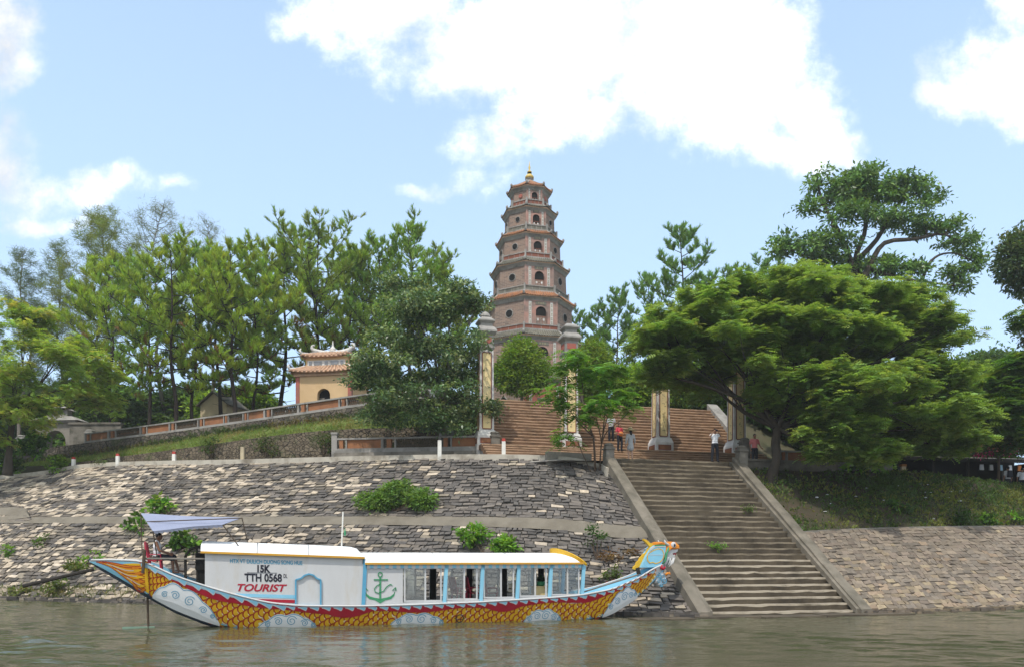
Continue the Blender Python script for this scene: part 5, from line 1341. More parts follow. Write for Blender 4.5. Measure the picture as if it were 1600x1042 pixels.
for k, (pa, pb) in enumerate(bays):
    ta, tb = BL(pa, 910, -YW)[0], BL(pb, 910, -YW)[0]
    for s_ in (-1, 1):
        y = s_ * YW; w = MB(); z0, z1 = sill(ta) + .02, E2 - .12
        fr = .05
        for x0, x1, za, zb5 in ((ta, tb, z0, z0 + fr), (ta, tb, z1 - fr, z1), (ta, ta + fr, z0 + fr, z1 - fr), (tb - fr, tb, z0 + fr, z1 - fr), ((ta + tb) / 2 - .03 + .08, (ta + tb) / 2 + .03 + .08, z0 + fr, z1 - fr)):
            w.box(((x0 + x1) / 2, y, za), (x1 - x0, .055, zb5 - za))
        wf = w.build('window_frame', MATS['p_white'], c2, world=False)
        if s_ < 0 or k in (0, 2, 3):
            g = MB(); g.box(((ta + fr + (ta + tb) / 2 + .05) / 2, y + .01, z0 + fr), ((tb - ta) / 2 + .05 - fr, .008, z1 - z0 - 2 * fr)); g.build('pane', MATS['glass'], wf, world=False)
            if k in (4,):
                g = MB(); g.box((((ta + tb) / 2 + .11 + tb - fr) / 2, y - .012, z0 + fr), ((tb - ta) / 2 - .11 - fr, .008, z1 - z0 - 2 * fr)); g.build('pane', MATS['glass'], wf, world=False)
for px in (567, 693.5, 750.5, 807, 857.5, 908.5):
    t_ = BL(px, 910, -YW)[0]
    for s_ in (-1, 1):
        mb = MB(); zb6 = zs(t_) - .12
        mb.beam(V((t_ - .06, s_ * (YW + .03), zb6)), V((t_ + .02, s_ * (YW + .03), (e1(C1) if px == 567 else E2) - .02)), .09, .12, up=V((1, 0, 0))); mb.build('post', MATS['p_skydeep' if px in (567,) else 'p_sky'], c2, world=False)
mb = MB(); n = 60    # scalloped valance in pale blue and white
for q in range(n):
    x0, x1 = C1 + .1 + (C3 - C1 - .1) * q / n, C1 + .1 + (C3 - C1 - .1) * (q + 1) / n
    mb.hexa([V((x, y, z)) for z in (E2 - .16 + .02 * (q % 2), E2 - .02) for x, y in ((x0, -YW - .075), (x1, -YW - .075), (x1, -YW - .06), (x0, -YW - .06))], q % 2)
mb.build('valance', [MATS['p_white'], MATS['p_sky']], c2, world=False)
# roofs: shallow barrel vaults
def vault(t0, t1, ea, eb, rise, name, par, m='p_roof', hwid=1.2, endr=.5, front=True):
    mb = MB(); n = 26; k = 12; P = []
    for i in range(n + 1):
        t_ = t0 + (t1 - t0) * i / n; e = ea + (eb - ea) * i / n; d = t1 - t_
        f = 1. if not front or d > endr else math.sqrt(max(0, 1 - (1 - d / endr) ** 2)) * .75 + .25
        P.append([V((t_, -hwid * math.cos(math.pi * j / k), e + rise * f * math.sin(math.pi * j / k) ** .75)) for j in range(k + 1)])
    for i in range(n):
        for j in range(k): mb.add([P[i][j], P[i + 1][j], P[i + 1][j + 1], P[i][j + 1]], [(0, 1, 2, 3)])
        mb.add([P[i][0], P[i][k], P[i + 1][k], P[i + 1][0]], [(0, 1, 2, 3)])
    mb.add(P[0], [tuple(range(k + 1))]); mb.add(P[-1], [tuple(range(k, -1, -1))])
    r = mb.build(name, MATS[m], par, world=False)
    for s_ in (-1, 1):
        tr = MB(); tr.beam(V((t0, s_ * (hwid + .02), ea - .05)), V((t1, s_ * (hwid + .02), eb - .05)), .05, .065); tr.build('roof_trim', MATS['p_trim'], r, world=False)
    return r
ra = vault(C0 - .12, C1 + .06, e1(C0) + .02, e1(C1) + .02, .36, 'roof', c1, hwid=1.12)
rb_ = vault(C1 + .07, C3 + .05, E2 + .03, E2 + .03, .36, 'roof', c2, hwid=1.14)
for r_, xs in ((ra, (1.4, 3.0)), (rb_, (7.2, 9.8))):     # roofing sheet seams
    for x in xs:
        e = (e1(x) if r_ is ra else E2) + .03; mb = MB()
        mb.tube([V((x, -1.12 * math.cos(math.pi * j / 12), e + .362 * math.sin(math.pi * j / 12) ** .75)) for j in range(13)], .012, 5); mb.build('seam', MATS['metal_grey'], r_, world=False)
# yellow crescent board leaning back over the front edge of the roof
mb = MB(); k = 20
def hp(a, dr, dt): return V((12.62 - .85 * math.sin(a) + dt, -(1.17 + dr * .5) * math.cos(a), E2 - .04 + .38 * math.sin(a) ** .75 + dr))
for j in range(k):
    a0, a1 = math.pi * j / k, math.pi * (j + 1) / k; w0, w1 = .03 + .2 * math.sin(a0), .03 + .2 * math.sin(a1)
    mb.hexa([hp(a0, -.03, 0), hp(a1, -.03, 0), hp(a1, -.03, .06), hp(a0, -.03, .06), hp(a0, w0, 0), hp(a1, w1, 0), hp(a1, w1, .06), hp(a0, w0, .06)])
mb.build('front_hood', MATS['p_yellow'], c2, world=False)
# blue framed blind hatch on the rear cabin
def wallpt(px, py, d=.0): t_, z = BL(px, py, -YW - .03); return V((t_, -YW - .033 - d, z))
mb = MB(); out = [wallpt(x, y) for x, y in ((462, 945), (462, 905), (470, 903), (476, 898), (483, 896), (490, 898), (495, 903), (501, 905), (501, 945.5))]
for p, q in zip(out, out[1:] + out[:1]): mb.beam(p, q, .05, .07, up=V((0, -1, 0)))
mb.build('hatch_frame', MATS['p_skydeep'], c1, world=False)
for (a, b, c, d), m in ((((357, 926), (461, 929), (461, 934.5), (372, 931.5)), 'p_sky'), (((385, 934.5), (461, 936.5), (461, 941.5), (402, 939.5)), 'p_crimson')):
    mb = MB(); P = [wallpt(*p) for p in (a, b, c, d)]; mb.prism(P, (0, -.006, 0)); mb.build('stripe', MATS[m], c1, world=False)
# lettering
def lettering(body, px0, px1, ytop, ybot, m, shear=0., bold=0., tilt=0.):
    cu = bpy.data.curves.new('lettering', 'FONT'); cu.body = body; cu.extrude = .003; cu.offset = bold; cu.shear = shear
    ob = bpy.data.objects.new('lettering', cu); COL.objects.link(ob)
    dg = bpy.context.evaluated_depsgraph_get(); me = bpy.data.meshes.new_from_object(ob.evaluated_get(dg))
    bpy.data.objects.remove(ob); bpy.data.curves.remove(cu)
    xs = [v.co.x for v in me.vertices]; ys = [v.co.y for v in me.vertices]; x0, x1, y0, y1 = min(xs), max(xs), min(ys), max(ys)
    A = wallpt(px0, ybot); Bq = wallpt(px1, ybot + tilt); C_ = wallpt(px0, ytop)
    for v in me.vertices:
        u, w = (v.co.x - x0) / (x1 - x0), (v.co.y - y0) / (y1 - y0); zz = v.co.z
        v.co = A + (Bq - A) * u + (C_ - A) * w + V((0, -.004 - zz, 0))
    me.materials.clear(); me.materials.append(MATS[m]); me.polygons.foreach_set('material_index', [0] * len(me.polygons))
    o = bpy.data.objects.new('lettering', me); link(o, c1); MW[o.name] = MW[boat.name]; return o
lettering('HTX VT DULICH DUONG SONG HUE', 359.5, 472.5, 872.2, 878.8, 'p_textblue', 0, .022, 3.2)
lettering('15K', 402, 422.5, 881.8, 893.6, 'p_black', 0, .045, .3)
lettering('TTH 0568', 382, 440.5, 894.8, 908, 'p_black', 0, .032, .6)
lettering('DL', 443, 449, 896, 902, 'p_black', 0, .01, .2)
lettering('TOURIST', 371, 448.5, 911.2, 923, 'p_crimson', .3, .03, .9)
mb = MB(); P = [wallpt(386, 893.6), wallpt(433, 894.3), wallpt(433, 895.0), wallpt(386, 894.3)]; mb.prism(P, (0, -.005, 0)); mb.build('underline', MATS['p_black'], c1, world=False)
# green anchor
def ap(px, py, d=.012): t_, z = BL(px, py, -YW - .03); return V((t_, -YW - .033 - d, z))
mb = MB(); up = V((0, -1, 0))
def stroke(pts, w): 
    for (p, q) in zip(pts[:-1], pts[1:]): mb.beam(ap(*p), ap(*q), w, .008, up=up)
stroke([(594, 901), (594, 936)], .06); stroke([(584, 905), (606, 905)], .045)
stroke([(594 + 3.2 * math.cos(R(a)), 897 + 3.6 * math.sin(R(a))) for a in range(0, 361, 30)], .035)
stroke([(594, 912), (589, 914), (585, 919), (586, 924), (591, 926), (599, 923), (604, 916), (610, 912), (613, 914)], .03)
arm = [(570, 920), (573, 927), (578, 931), (585, 933), (594, 934.5), (603, 933), (610, 931), (615, 927), (618, 920), (616, 930), (611, 935), (602, 937), (594, 942), (586, 937), (577, 935), (572, 930)]
mb.prism([ap(*p, .0) for p in arm], (0, -.01, 0)); stroke([(569, 922), (570, 917), (575, 922)], .03); stroke([(619, 922), (618, 917), (613, 922)], .03)
mb.build('anchor_emblem', MATS['p_green'], c2, world=False)
# awning over the stern on thin poles
def BP(px, py, yl): t_, z = BL(px, py, yl); return V((t_, yl, z))
FA, FB = BP(220, 801, 1.1), BP(378, 808, .9); NA, NB = BP(239, 829, -1.1), BP(348, 819, -1.05); RB2 = BP(381, 806, .0)
mb = MB(); n = 14; G = []
for i in range(n + 1):
    row = []
    for j in range(n + 1):
        u, w = i / n, j / n
        p = FA.lerp(FB, u).lerp(NA.lerp(NB, u), w)
        p = p + V((0, 0, -.10 * math.sin(math.pi * u) * math.sin(math.pi * w) - .03 * math.sin(w * 9 + u * 3) * math.sin(math.pi * u)))
        row.append(p)
    G.append(row)
for i in range(n):
    for j in range(n):
        for dz in (0, -.015): mb.add([G[i][j] + V((0, 0, dz)), G[i + 1][j] + V((0, 0, dz)), G[i + 1][j + 1] + V((0, 0, dz)), G[i][j + 1] + V((0, 0, dz))], [(0, 1, 2, 3)])
for j in range(n):    # hanging hem on the near side
    a, b = G[j][n], G[j + 1][n]; mb.add([a, b, b - V((0, -.02, .1)), a - V((0, -.02, .06))], [(0, 1, 2, 3)])
aw = mb.build('awning', MATS['tarp'], boat, world=False, smooth=True)
mb = MB(); mb.tube([FA.lerp(NA, .5), FB.lerp(NB, .5) + V((.3, 0, .1))], .02, 6); mb.build('ridge_pole', MATS['wood_pole'], aw, world=False)
for p, q in ((FA, BP(222, 862, .8)), (FB, V((1.1, .9, 2.5))), (NB, V((.95, -.9, 2.45))), (NA, V((NA.x + .1, -.8, 2.1))) ):
    mb = MB(); mb.tube([p, q], .018, 6); mb.build('pole', MATS['wood_pole'], aw, world=False)
# stern gear: hand rail, posts, arched steering frame, rudder
for nm, pts, r_, m in (('hand_rail', [BP(224, 872, -.85), BP(322, 872.5, -1.0)], .03, 'wood_grey'), ('stern_stake', [BP(223, 895, -.9), BP(226, 858, -.9)], .05, 'wood_pole'), ('rudder_pole', [V((-2.0, 0, 1.5)), V((-1.95, 0, -.6))], .036, 'wood_pole')):
    mb = MB(); mb.tube(pts, r_, 7); o = mb.build(nm, MATS[m], boat, world=False)
mb = MB(); mb.box((-2.25, 0, -.32), (.95, .06, .36)); mb.build('rudder_blade', MATS['p_rudder'], boat, world=False)
mb = MB(); c_ = V((-.55, -.5, 2.05))
mb.tube([c_ + V((-.25, 0, -.9)), c_ + V((-.25, 0, .25)), c_ + V((-.1, 0, .47)), c_ + V((.12, 0, .55)), c_ + V((.35, 0, .5))], .045, 7); mb.build('steering_frame', MATS['wood_dark'], boat, world=False)
mb = MB(); mb.tube([c_ + V((.1, 0, -.9)), c_ + V((.1, 0, .5))], .03, 6); mb.tube([c_ + V((-.25, 0, -.55)), c_ + V((.15, 0, -.55))], .025, 6); mb.build('frame_brace', MATS['wood_dark'], boat, world=False)
mb = MB(); mb.box(c_ + V((.2, .2, -.2)), (.3, .5, .55)); mb.box(c_ + V((.2, .2, -.75)), (.22, .4, .55)); mb.build('engine_box', MATS['void'], boat, world=False)
# aerial on the roof with a small green bottle
mb = MB(); p0 = BP(533.5, 849, -.3); mb.tube([p0 - V((0, 0, .25)), BP(536, 799, -.3)], .025, 6); ae = mb.build('aerial', MATS['post_white'], boat, world=False)
mb = MB(); q_ = BP(539, 836, -.3); mb.lathe([(.035, 0), (.035, .14), (.015, .19), (.015, .24)], q_, 8); mb.build('bottle', MATS['p_green'], ae, world=False)
# interior: dark posts
for px in (677, 734, 788, 846):
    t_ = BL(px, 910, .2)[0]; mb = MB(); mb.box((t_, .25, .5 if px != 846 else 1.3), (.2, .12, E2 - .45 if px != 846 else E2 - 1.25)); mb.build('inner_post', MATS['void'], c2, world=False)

mb = MB(); mb.box(((C1 + C3) / 2, 0, E2 - .03), (C3 - C1 - .1, 1.96, .03)); mb.build('ceiling', MATS['wood_dark'], c2, world=False)  # dark ceiling added to cut bounce from the white roof and dim the cabin
# -- dragon head at the bow
def HPp(zx, zy, y=0.): 
    t_, z = BL(960 + zx / 8.683, 830 + zy / 8.683, y); return V((t_, y, z))
hd = MB()
def slabp(pts, y0, y1, m, bulge=0.):
    B = MB(); P = [HPp(x, z) for x, z in pts]
    B.prism([p + V((0, y0, 0)) for p in P], (0, y1 - y0, 0), 0)
    if bulge:
        c = sum(P, V()) / len(P); n = len(P)
        for y, s_ in ((y0, -1), (y1, 1)):
            B.add([p + V((0, y, 0)) for p in P] + [c + V((0, y + s_ * bulge, 0))], [(i, (i + 1) % n, n) for i in range(n)])
    return B
neck = slabp([(325, 485), (400, 330), (470, 220), (520, 185), (665, 178), (655, 260), (640, 340), (610, 420), (585, 480)], -.24, .24, 0).build('neck', MATS['p_sky'], boat, world=False)
for s_ in (-1, 1):
    y0 = s_ * .245
    cl = [(405, 330), (430, 290), (500, 250), (560, 232), (610, 250), (632, 300), (625, 350), (600, 395), (560, 420), (520, 430), (480, 415), (440, 425), (410, 390)]
    B = MB(); P = [HPp(x, z) + V((0, y0, 0)) for x, z in cl]
    for p, q in zip(P, P[1:] + P[:1]): B.beam(p, q, .035, .012, up=V((0, s_, 0)))
    B.build('medallion_rim', MATS['p_yellow'], neck, world=False)
    B = MB(); c = sum(P, V()) / len(P); B.prism([c + (p - c) * .93 for p in P], (0, s_ * .008, 0)); B.build('medallion', MATS['p_white'] if 0 else MATS['p_sky'], neck, world=False)
    B = MB(); B.beam(HPp(412, 316) + V((0, y0 + s_ * .01, 0)), HPp(628, 316) + V((0, y0 + s_ * .01, 0)), .02, .006, up=V((0, s_, 0)))
    B.beam(HPp(440, 250) + V((0, y0, 0)), HPp(520, 195) + V((0, y0, 0)), .07, .01, up=V((0, s_, 0))); B.beam(HPp(520, 200) + V((0, y0, 0)), HPp(655, 195) + V((0, y0, 0)), .07, .01, up=V((0, s_, 0))); B.build('neck_stripe', MATS['p_white'], neck, world=False)
    B = MB(); B.beam(HPp(505, 190) + V((0, y0, 0)), HPp(660, 183) + V((0, y0, 0)), .05, .014, up=V((0, s_, 0))); B.build('neck_stripe', MATS['p_green'], neck, world=False)
slabp([(250, 505), (262, 470), (285, 455), (300, 410), (325, 395), (345, 350), (375, 325), (395, 300), (425, 285), (445, 240), (470, 205), (425, 150), (390, 120), (388, 95), (430, 112), (470, 150), (525, 165), (520, 190), (475, 225), (405, 335), (330, 490), (275, 520)], -.07, .07, 0, .0).build('crest', MATS['p_yellow'], boat, world=False)
head = slabp([(640, 180), (720, 135), (790, 140), (845, 185), (850, 225), (800, 240), (690, 240), (650, 330), (625, 300)], -.2, .2, 0, .1).build('head', MATS['p_orange'], boat, world=False)
slabp([(515, 180), (525, 150), (560, 138), (590, 146), (620, 136), (640, 150), (690, 150), (700, 175), (640, 190)], -.14, .14, 0, .04).build('mane', MATS['p_orange'], head, world=False)
slabp([(685, 245), (720, 232), (835, 238), (825, 275), (790, 285), (725, 282), (715, 320), (800, 352), (790, 372), (690, 345), (672, 320)], -.17, .17, 0, .04).build('jaws', MATS['p_white'], head, world=False)
slabp([(722, 286), (760, 275), (815, 290), (820, 305), (795, 325), (745, 318)], -.12, .12, 0, .06).build('tongue', MATS['p_crimson'], head, world=False)
for s_ in (-1, 1):
    B = MB(); c = HPp(758, 182) + V((0, s_ * .26, 0)); B.ball(c, (.11, .06, .12), 12, 8); ey = B.build('eye', MATS['p_white'], head, world=False, smooth=True)
    B = MB(); B.ball(c + V((.02, s_ * .045, -.01)), (.045, .03, .06), 10, 6); B.build('pupil', MATS['p_black'], ey, world=False, smooth=True)
    B = MB(); B.tube([HPp(712, 195) + V((0, s_ * .16, 0)), HPp(680, 175) + V((0, s_ * .24, 0)), HPp(648, 150) + V((0, s_ * .27, 0)), HPp(636, 112) + V((0, s_ * .27, 0))], [.065, .055, .04, .01], 8); B.build('horn', MATS['p_white'], head, world=False, smooth=True)
    B = MB(); B.tube([HPp(700, 215) + V((0, s_ * .22, 0)), HPp(665, 300) + V((0, s_ * .25, 0)), HPp(650, 390) + V((0, s_ * .26, 0)), HPp(615, 440) + V((0, s_ * .26, 0))], [.05, .045, .04, .02], 7); B.build('cheek_band', MATS['p_green'], head, world=False, smooth=True)
    B = MB(); B.tube([HPp(600, 455) + V((0, s_ * .25, 0)), HPp(590, 490) + V((0, s_ * .27, 0)), HPp(620, 505) + V((0, s_ * .27, 0)), HPp(645, 475) + V((0, s_ * .27, 0))], [.05, .06, .06, .03], 7); B.build('curl', MATS['p_crimson'], head, world=False, smooth=True)
    for (x0, z0, x1, z1) in ((735, 283, 730, 262), (800, 286, 800, 262), (780, 330, 784, 308)):
        B = MB(); B.tube([HPp(x0, z0) + V((0, s_ * .17, 0)), HPp(x1, z1) + V((0, s_ * .17, 0))], [.03, .006], 6); B.build('fang', MATS['p_white'], head, world=False)
B = MB(); B.ball(HPp(812, 205), (.14, .17, .13), 12, 8); B.build('nose', MATS['p_trim'], head, world=False, smooth=True)
B = MB(); rgd = random.Random(8)
for q in range(26):
    u = rgd.random(); y = rgd.uniform(-.2, .2); x0 = 665 + 125 * u
    B.tube([HPp(x0, 340 + 20 * u) + V((0, y, 0)), HPp(x0 - 25 + rgd.uniform(-15, 15), 420) + V((0, y, 0)), HPp(x0 - 55 * u - rgd.uniform(10, 30), 470 + rgd.uniform(0, 60) * (1 - u)) + V((0, y * 1.1, 0))], [.05, .04, .008], 5)
B.build('beard', MATS['p_white'], head, world=False, smooth=True)
B = MB()
for (x, z, r_) in ((560, 570, .17), (610, 600, .2), (640, 650, .17), (590, 660, .2), (530, 610, .16), (600, 710, .15), (560, 660, .17)): B.ball(HPp(x, z), (r_, .24, r_), 12, 8)
co2 = B.build('collar', MATS['p_white'], boat, world=False, smooth=True)
for s_ in (-1, 1):
    B = MB()
    for (x, z, r_, ph) in ((550, 590, .12, 0), (615, 610, .13, 2), (640, 665, .11, 4), (580, 665, .12, 1), (600, 720, .08, 3)):
        c = HPp(x, z); B.tube([c + V((r_ * (1 - .75 * q / 14) * math.cos(ph + q * .62), s_ * .245, r_ * (1 - .75 * q / 14) * math.sin(ph + q * .62))) for q in range(15)], .014, 5)
    B.build('collar_curl', MATS['p_skydeep'], co2, world=False)
for s_ in (-1, 1):
    B = MB(); B.tube([HPp(660, 585) + V((0, s_ * .2, 0)), HPp(690, 560) + V((0, s_ * .24, 0)), HPp(715, 575) + V((0, s_ * .25, 0)), HPp(705, 540) + V((0, s_ * .25, 0))], [.06, .05, .035, .01], 6); B.build('whisker', MATS['p_orange'], co2, world=False, smooth=True)

# -- things lying in or on the boat
MBt = MW[boat.name]
def oar(label, p, q, blade=True):
    p, q = MBt @ p, MBt @ q; t = thing('oar', label, 'oar', p, 0)
    mb = MB(); mb.tube([V((0, 0, 0)), q - p], [.03, .035] if blade else [.06, .055], 7); mb.build('shaft', MATS['wood_grey' if blade else 'wood_dark'], t, world=False)
    if blade:
        d = (q - p).normalized(); mb = MB(); mb.beam((q - p) - d * .05, (q - p) + d * .1, .05, .26, up=V((0, 0, 1))); mb.build('handle', MATS['wood_dark'], t, world=False)
oar('grey wooden oar lying along the open bow deck', V((12.7, -.45, .96)), V((15.1, -.3, 1.62)))
p = BP(36, 915, .3); q = BP(146, 889, .1); oar('long dark steering oar trailing from the stern over the water', p, q, False)
def chair(label, p, rz, group=None):
    t = thing('plastic_chair', label, 'chair', p, rz, group); m = MATS['plastic_red']
    mb = MB(); mb.box((0, 0, .42), (.44, .42, .035)); mb.build('seat', m, t, world=False)
    for sx in (-1, 1):
        for sy in (-1, 1):
            mb = MB(); mb.beam(V((sx * .2, sy * .2, 0)), V((sx * .18, sy * .17, .43)), .05, .05, up=V((0, 1, 0))); mb.build('leg', m, t, world=False)
        mb = MB(); mb.tube([V((sx * .21, .2, .42)), V((sx * .23, .16, .62)), V((sx * .23, -.16, .62)), V((sx * .2, -.18, .42))], .022, 6); mb.build('armrest', m, t, world=False)
    mb = MB(); n = 7
    for q in range(n):
        x = -.21 + .42 * q / (n - 1); mb.tube([V((x, .2, .44)), V((x * 1.02, .27, .78)), V((x * .9, .3, .96 + .03 * math.cos(x * 6))) ], .032, 5)
    mb.tube([V((-.2, .3, .97)), V((-.1, .31, 1.)), V((0, .31, 1.01)), V((.1, .31, 1.)), V((.2, .3, .97))], .03, 6); mb.tube([V((-.2, .25, .6)), V((.2, .25, .6))], .02, 6); mb.build('backrest', m, t, world=False)
    return t
SEATP = V((-1.72, -.1, 1.73))
ch0 = chair('red plastic chair on the stern, the boatman sitting on it', MBt @ SEATP, BR + R(90))
for px, lab in ((717, 'red plastic chair inside the boat behind the second window bay'), (742, 'red plastic chair inside the boat at the right edge of the second window bay'), (768, 'red plastic chair inside the boat behind the third window bay')):
    t_ = BL(px, 925, -.2)[0]; dup(ch0, None, MBt @ V((t_, -.3 + .2 * (px % 3), .56)), BR + R(70 + px % 40), label=lab, group='red chairs inside the boat')
t_ = BL(843, 925, -.3)[0]; tb = thing('side_table', 'small table under a pale yellow cloth behind the fourth boat window', 'table', MBt @ V((t_, -.45, .56)), BR)
mb = MB(); mb.box((0, 0, .02), (.62, .5, .62), 0, 0, (.96, .96)); mb.build('cloth', MATS['panel_yellow'], tb, world=False)
mb = MB(); mb.box((0, 0, .64), (.66, .54, .03)); mb.build('table_top', MATS['panel_yellow'], tb, world=False)
tb = thing('potted_plant', 'dark green pot with a small plant on the cloth covered boat table', 'plant', MBt @ V((t_, -.45, .56 + .67)), BR)
mb = MB(); mb.lathe([(.1, 0), (.15, .05), (.16, .16), (.14, .17)], n=12); mb.build('pot', MATS['p_green'], tb, world=False)
L = Leaves(); tv, tf = t_leaf(.22, .08); d = unit(40, .1); L.scatter(tv, tf, np.tile([0, 0, .16], (40, 1)) + d * .03, rot_from(d), RNG.uniform(.7, 1.3, 40), vary((.03, .07, .02), 40, RNG)); L.build('leaves', MATS['leaf'], tb, world=False)
# ---------------------------------------------------------------- trees and plants
def lobe(px, py, D, rx, ry, rd):
    k = D / FPX; return (np.array(Q(px, py, D)), np.array([rx * k, rd, ry * k]))
def in_lobe(c, r, n, rng, shell=.55, up=.25):
    d = unit(n, -1, rng); d[:, 2] = np.clip(d[:, 2] + up * rng.random(n), -1, 1); d /= np.linalg.norm(d, axis=1, keepdims=True)
    rad = shell + (1 - shell) * rng.random(n) ** .6; rad *= rng.uniform(.75, 1.22, n)
    return c + d * r * rad[:, None], d
def crown_broad(L, lobes, per, rng, leaf=.16, rc=.3, k=16, pal=(.05, .1, .02), alt=None, altp=.2, shell=.5, w=.5):
    tv, tf = t_leaf(1., w)
    for c, r in lobes:
        n = max(4, int(per * (r[0] * r[1] * r[2]) ** .667 * 3))
        P, d = in_lobe(c, r, n, rng, shell)
        colc = vary(pal, n, rng, .3, alt, altp)
        cen = np.repeat(P, k, axis=0) + rng.normal(0, rc, (n * k, 3)) * np.array([1, 1, .6])
        dr = np.repeat(d, k, axis=0) * .8 + unit(n * k, -1, rng) * np.array([1, 1, .6]); dr[:, 2] -= .1
        L.scatter(tv, tf, cen, rot_from(dr, rng.normal(0, .7, n * k)), leaf * rng.uniform(.7, 1.4, n * k), np.repeat(colc, k, axis=0) * rng.uniform(.75, 1.25, (n * k, 1)))
def crown_frond(L, lobes, per, rng, l=.55, k=7, pal=(.06, .12, .02), alt=None, altp=.2, pairs=5, w=.3, droop=.35, shell=.35, flat=.12, up=.5):
    tv, tf = t_frond(pairs, 1., w, droop)
    for c, r in lobes:
        n = max(4, int(per * (r[0] * r[1] * r[2]) ** .667 * 3))
        P, d = in_lobe(c, r, n, rng, shell, up)
        colc = vary(pal, n, rng, .28, alt, altp)
        a = rng.uniform(0, 2 * np.pi, n * k); out = np.repeat(d, k, axis=0)
        dr = np.stack([np.cos(a), np.sin(a), rng.normal(.02, flat, n * k)], 1) + out * np.array([.9, .9, .1])
        cen = np.repeat(P, k, axis=0) + rng.normal(0, .12, (n * k, 3))
        L.scatter(tv, tf, cen, rot_from(dr, rng.normal(0, .25, n * k)), l * rng.uniform(.7, 1.3, n * k), np.repeat(colc, k, axis=0) * rng.uniform(.8, 1.2, (n * k, 1)))
def layered(lobes, k, fx, fz, seed, up=.55):
    """break each big lobe into flat overlapping sprays spread through its volume"""
    rng = np.random.default_rng(seed); out = []
    for c, r in lobes:
        P, d = in_lobe(c, r, k, rng, .2, up)
        for p in P:
            f = rng.uniform(.75, 1.3); out.append((p, np.array([r[0] * fx * f, r[1] * fx * f, max(r[2] * fz * f, .22)])))
    return out
def wob(p, q, n, amp, rg):
    p, q = V(p), V(q); pts = [p.lerp(q, i / n) for i in range(n + 1)]
    for i in range(1, n): pts[i] = pts[i] + V((rg.gauss(0, amp), rg.gauss(0, amp), rg.gauss(0, amp * .4)))
    return [V(x) for x in spline(pts, n * 3)]
def taper(n, a, b): return [a + (b - a) * (i / (n - 1)) ** .8 for i in range(n)]
def limbs(mb, fork, lobes, r0, rg, twigs=5, rng=RNG):
    for c, r in lobes:
        e = V(c); e.z -= r[2] * .3
        m = fork.lerp(e, .45) + V((rg.gauss(0, .25), rg.gauss(0, .25), .15 * (e - fork).length * rg.uniform(-.2, .5)))
        pts = [V(x) for x in spline([fork, m, e], 9)]; mb.tube(pts, taper(9, r0 * rg.uniform(.4, .6), r0 * .12), 6)
        for _ in range(twigs):
            d = unit(1, -.2, rng)[0] * r * rg.uniform(.5, .95); s = pts[rg.randint(4, 8)]; q = V(c) + V(d)
            mb.tube(wob(s, q, 3, .08, rg), taper(9, r0 * .14, r0 * .03), 4, cap=False)
def broad_tree(name, label, cat, base, fork, lobes, tr, seed, leafm='leaf', barkm='bark', kind='broad', group=None, lean=None, twigs=4, lay=None, paths=None, **kw):
    rg, rng = random.Random(seed), np.random.default_rng(seed); base, fork = V(base), V(fork)
    t = thing(name, label, cat, base, 0, group)
    mb = MB(); pts = wob(base - V((0, 0, .3)), fork, 4, tr * .16, rg); mb.tube(pts, [tr * (1.25 - .55 * min(1, i / 4 * 1.) if i < 4 else .75 - .1 * i / len(pts)) for i in range(len(pts))], 10)
    if paths:
        nodes = []
        for r0, pp in paths:
            g = spline([V(x) for x in pp], 14); mb.tube([V(x) for x in g], taper(14, r0, r0 * .22), 7); nodes += [V(x) for x in g[3:]]
        for c, r in lobes:
            for _ in range(twigs + 1):
                e = V(c) + V(unit(1, -.3, rng)[0] * r * rg.uniform(.1, .8)); s = min(nodes, key=lambda q: (q - e).length + (0 if q.z < e.z else .6)); mb.tube(wob(s, e, 3, .1, rg), taper(9, .06, .014), 4, cap=False)
    else: limbs(mb, V(pts[-1]), lobes, tr, rg, twigs, rng)
    mb.build('trunk', MATS[barkm], t, smooth=True, uv=False)
    if lay: lobes = layered(lobes, *lay, seed)
    L = Leaves(); (crown_broad if kind == 'broad' else crown_frond)(L, lobes, rng=rng, **kw); L.build('crown', MATS[leafm], t)
    return t
GRN_PINE = (.3, .41, .06)
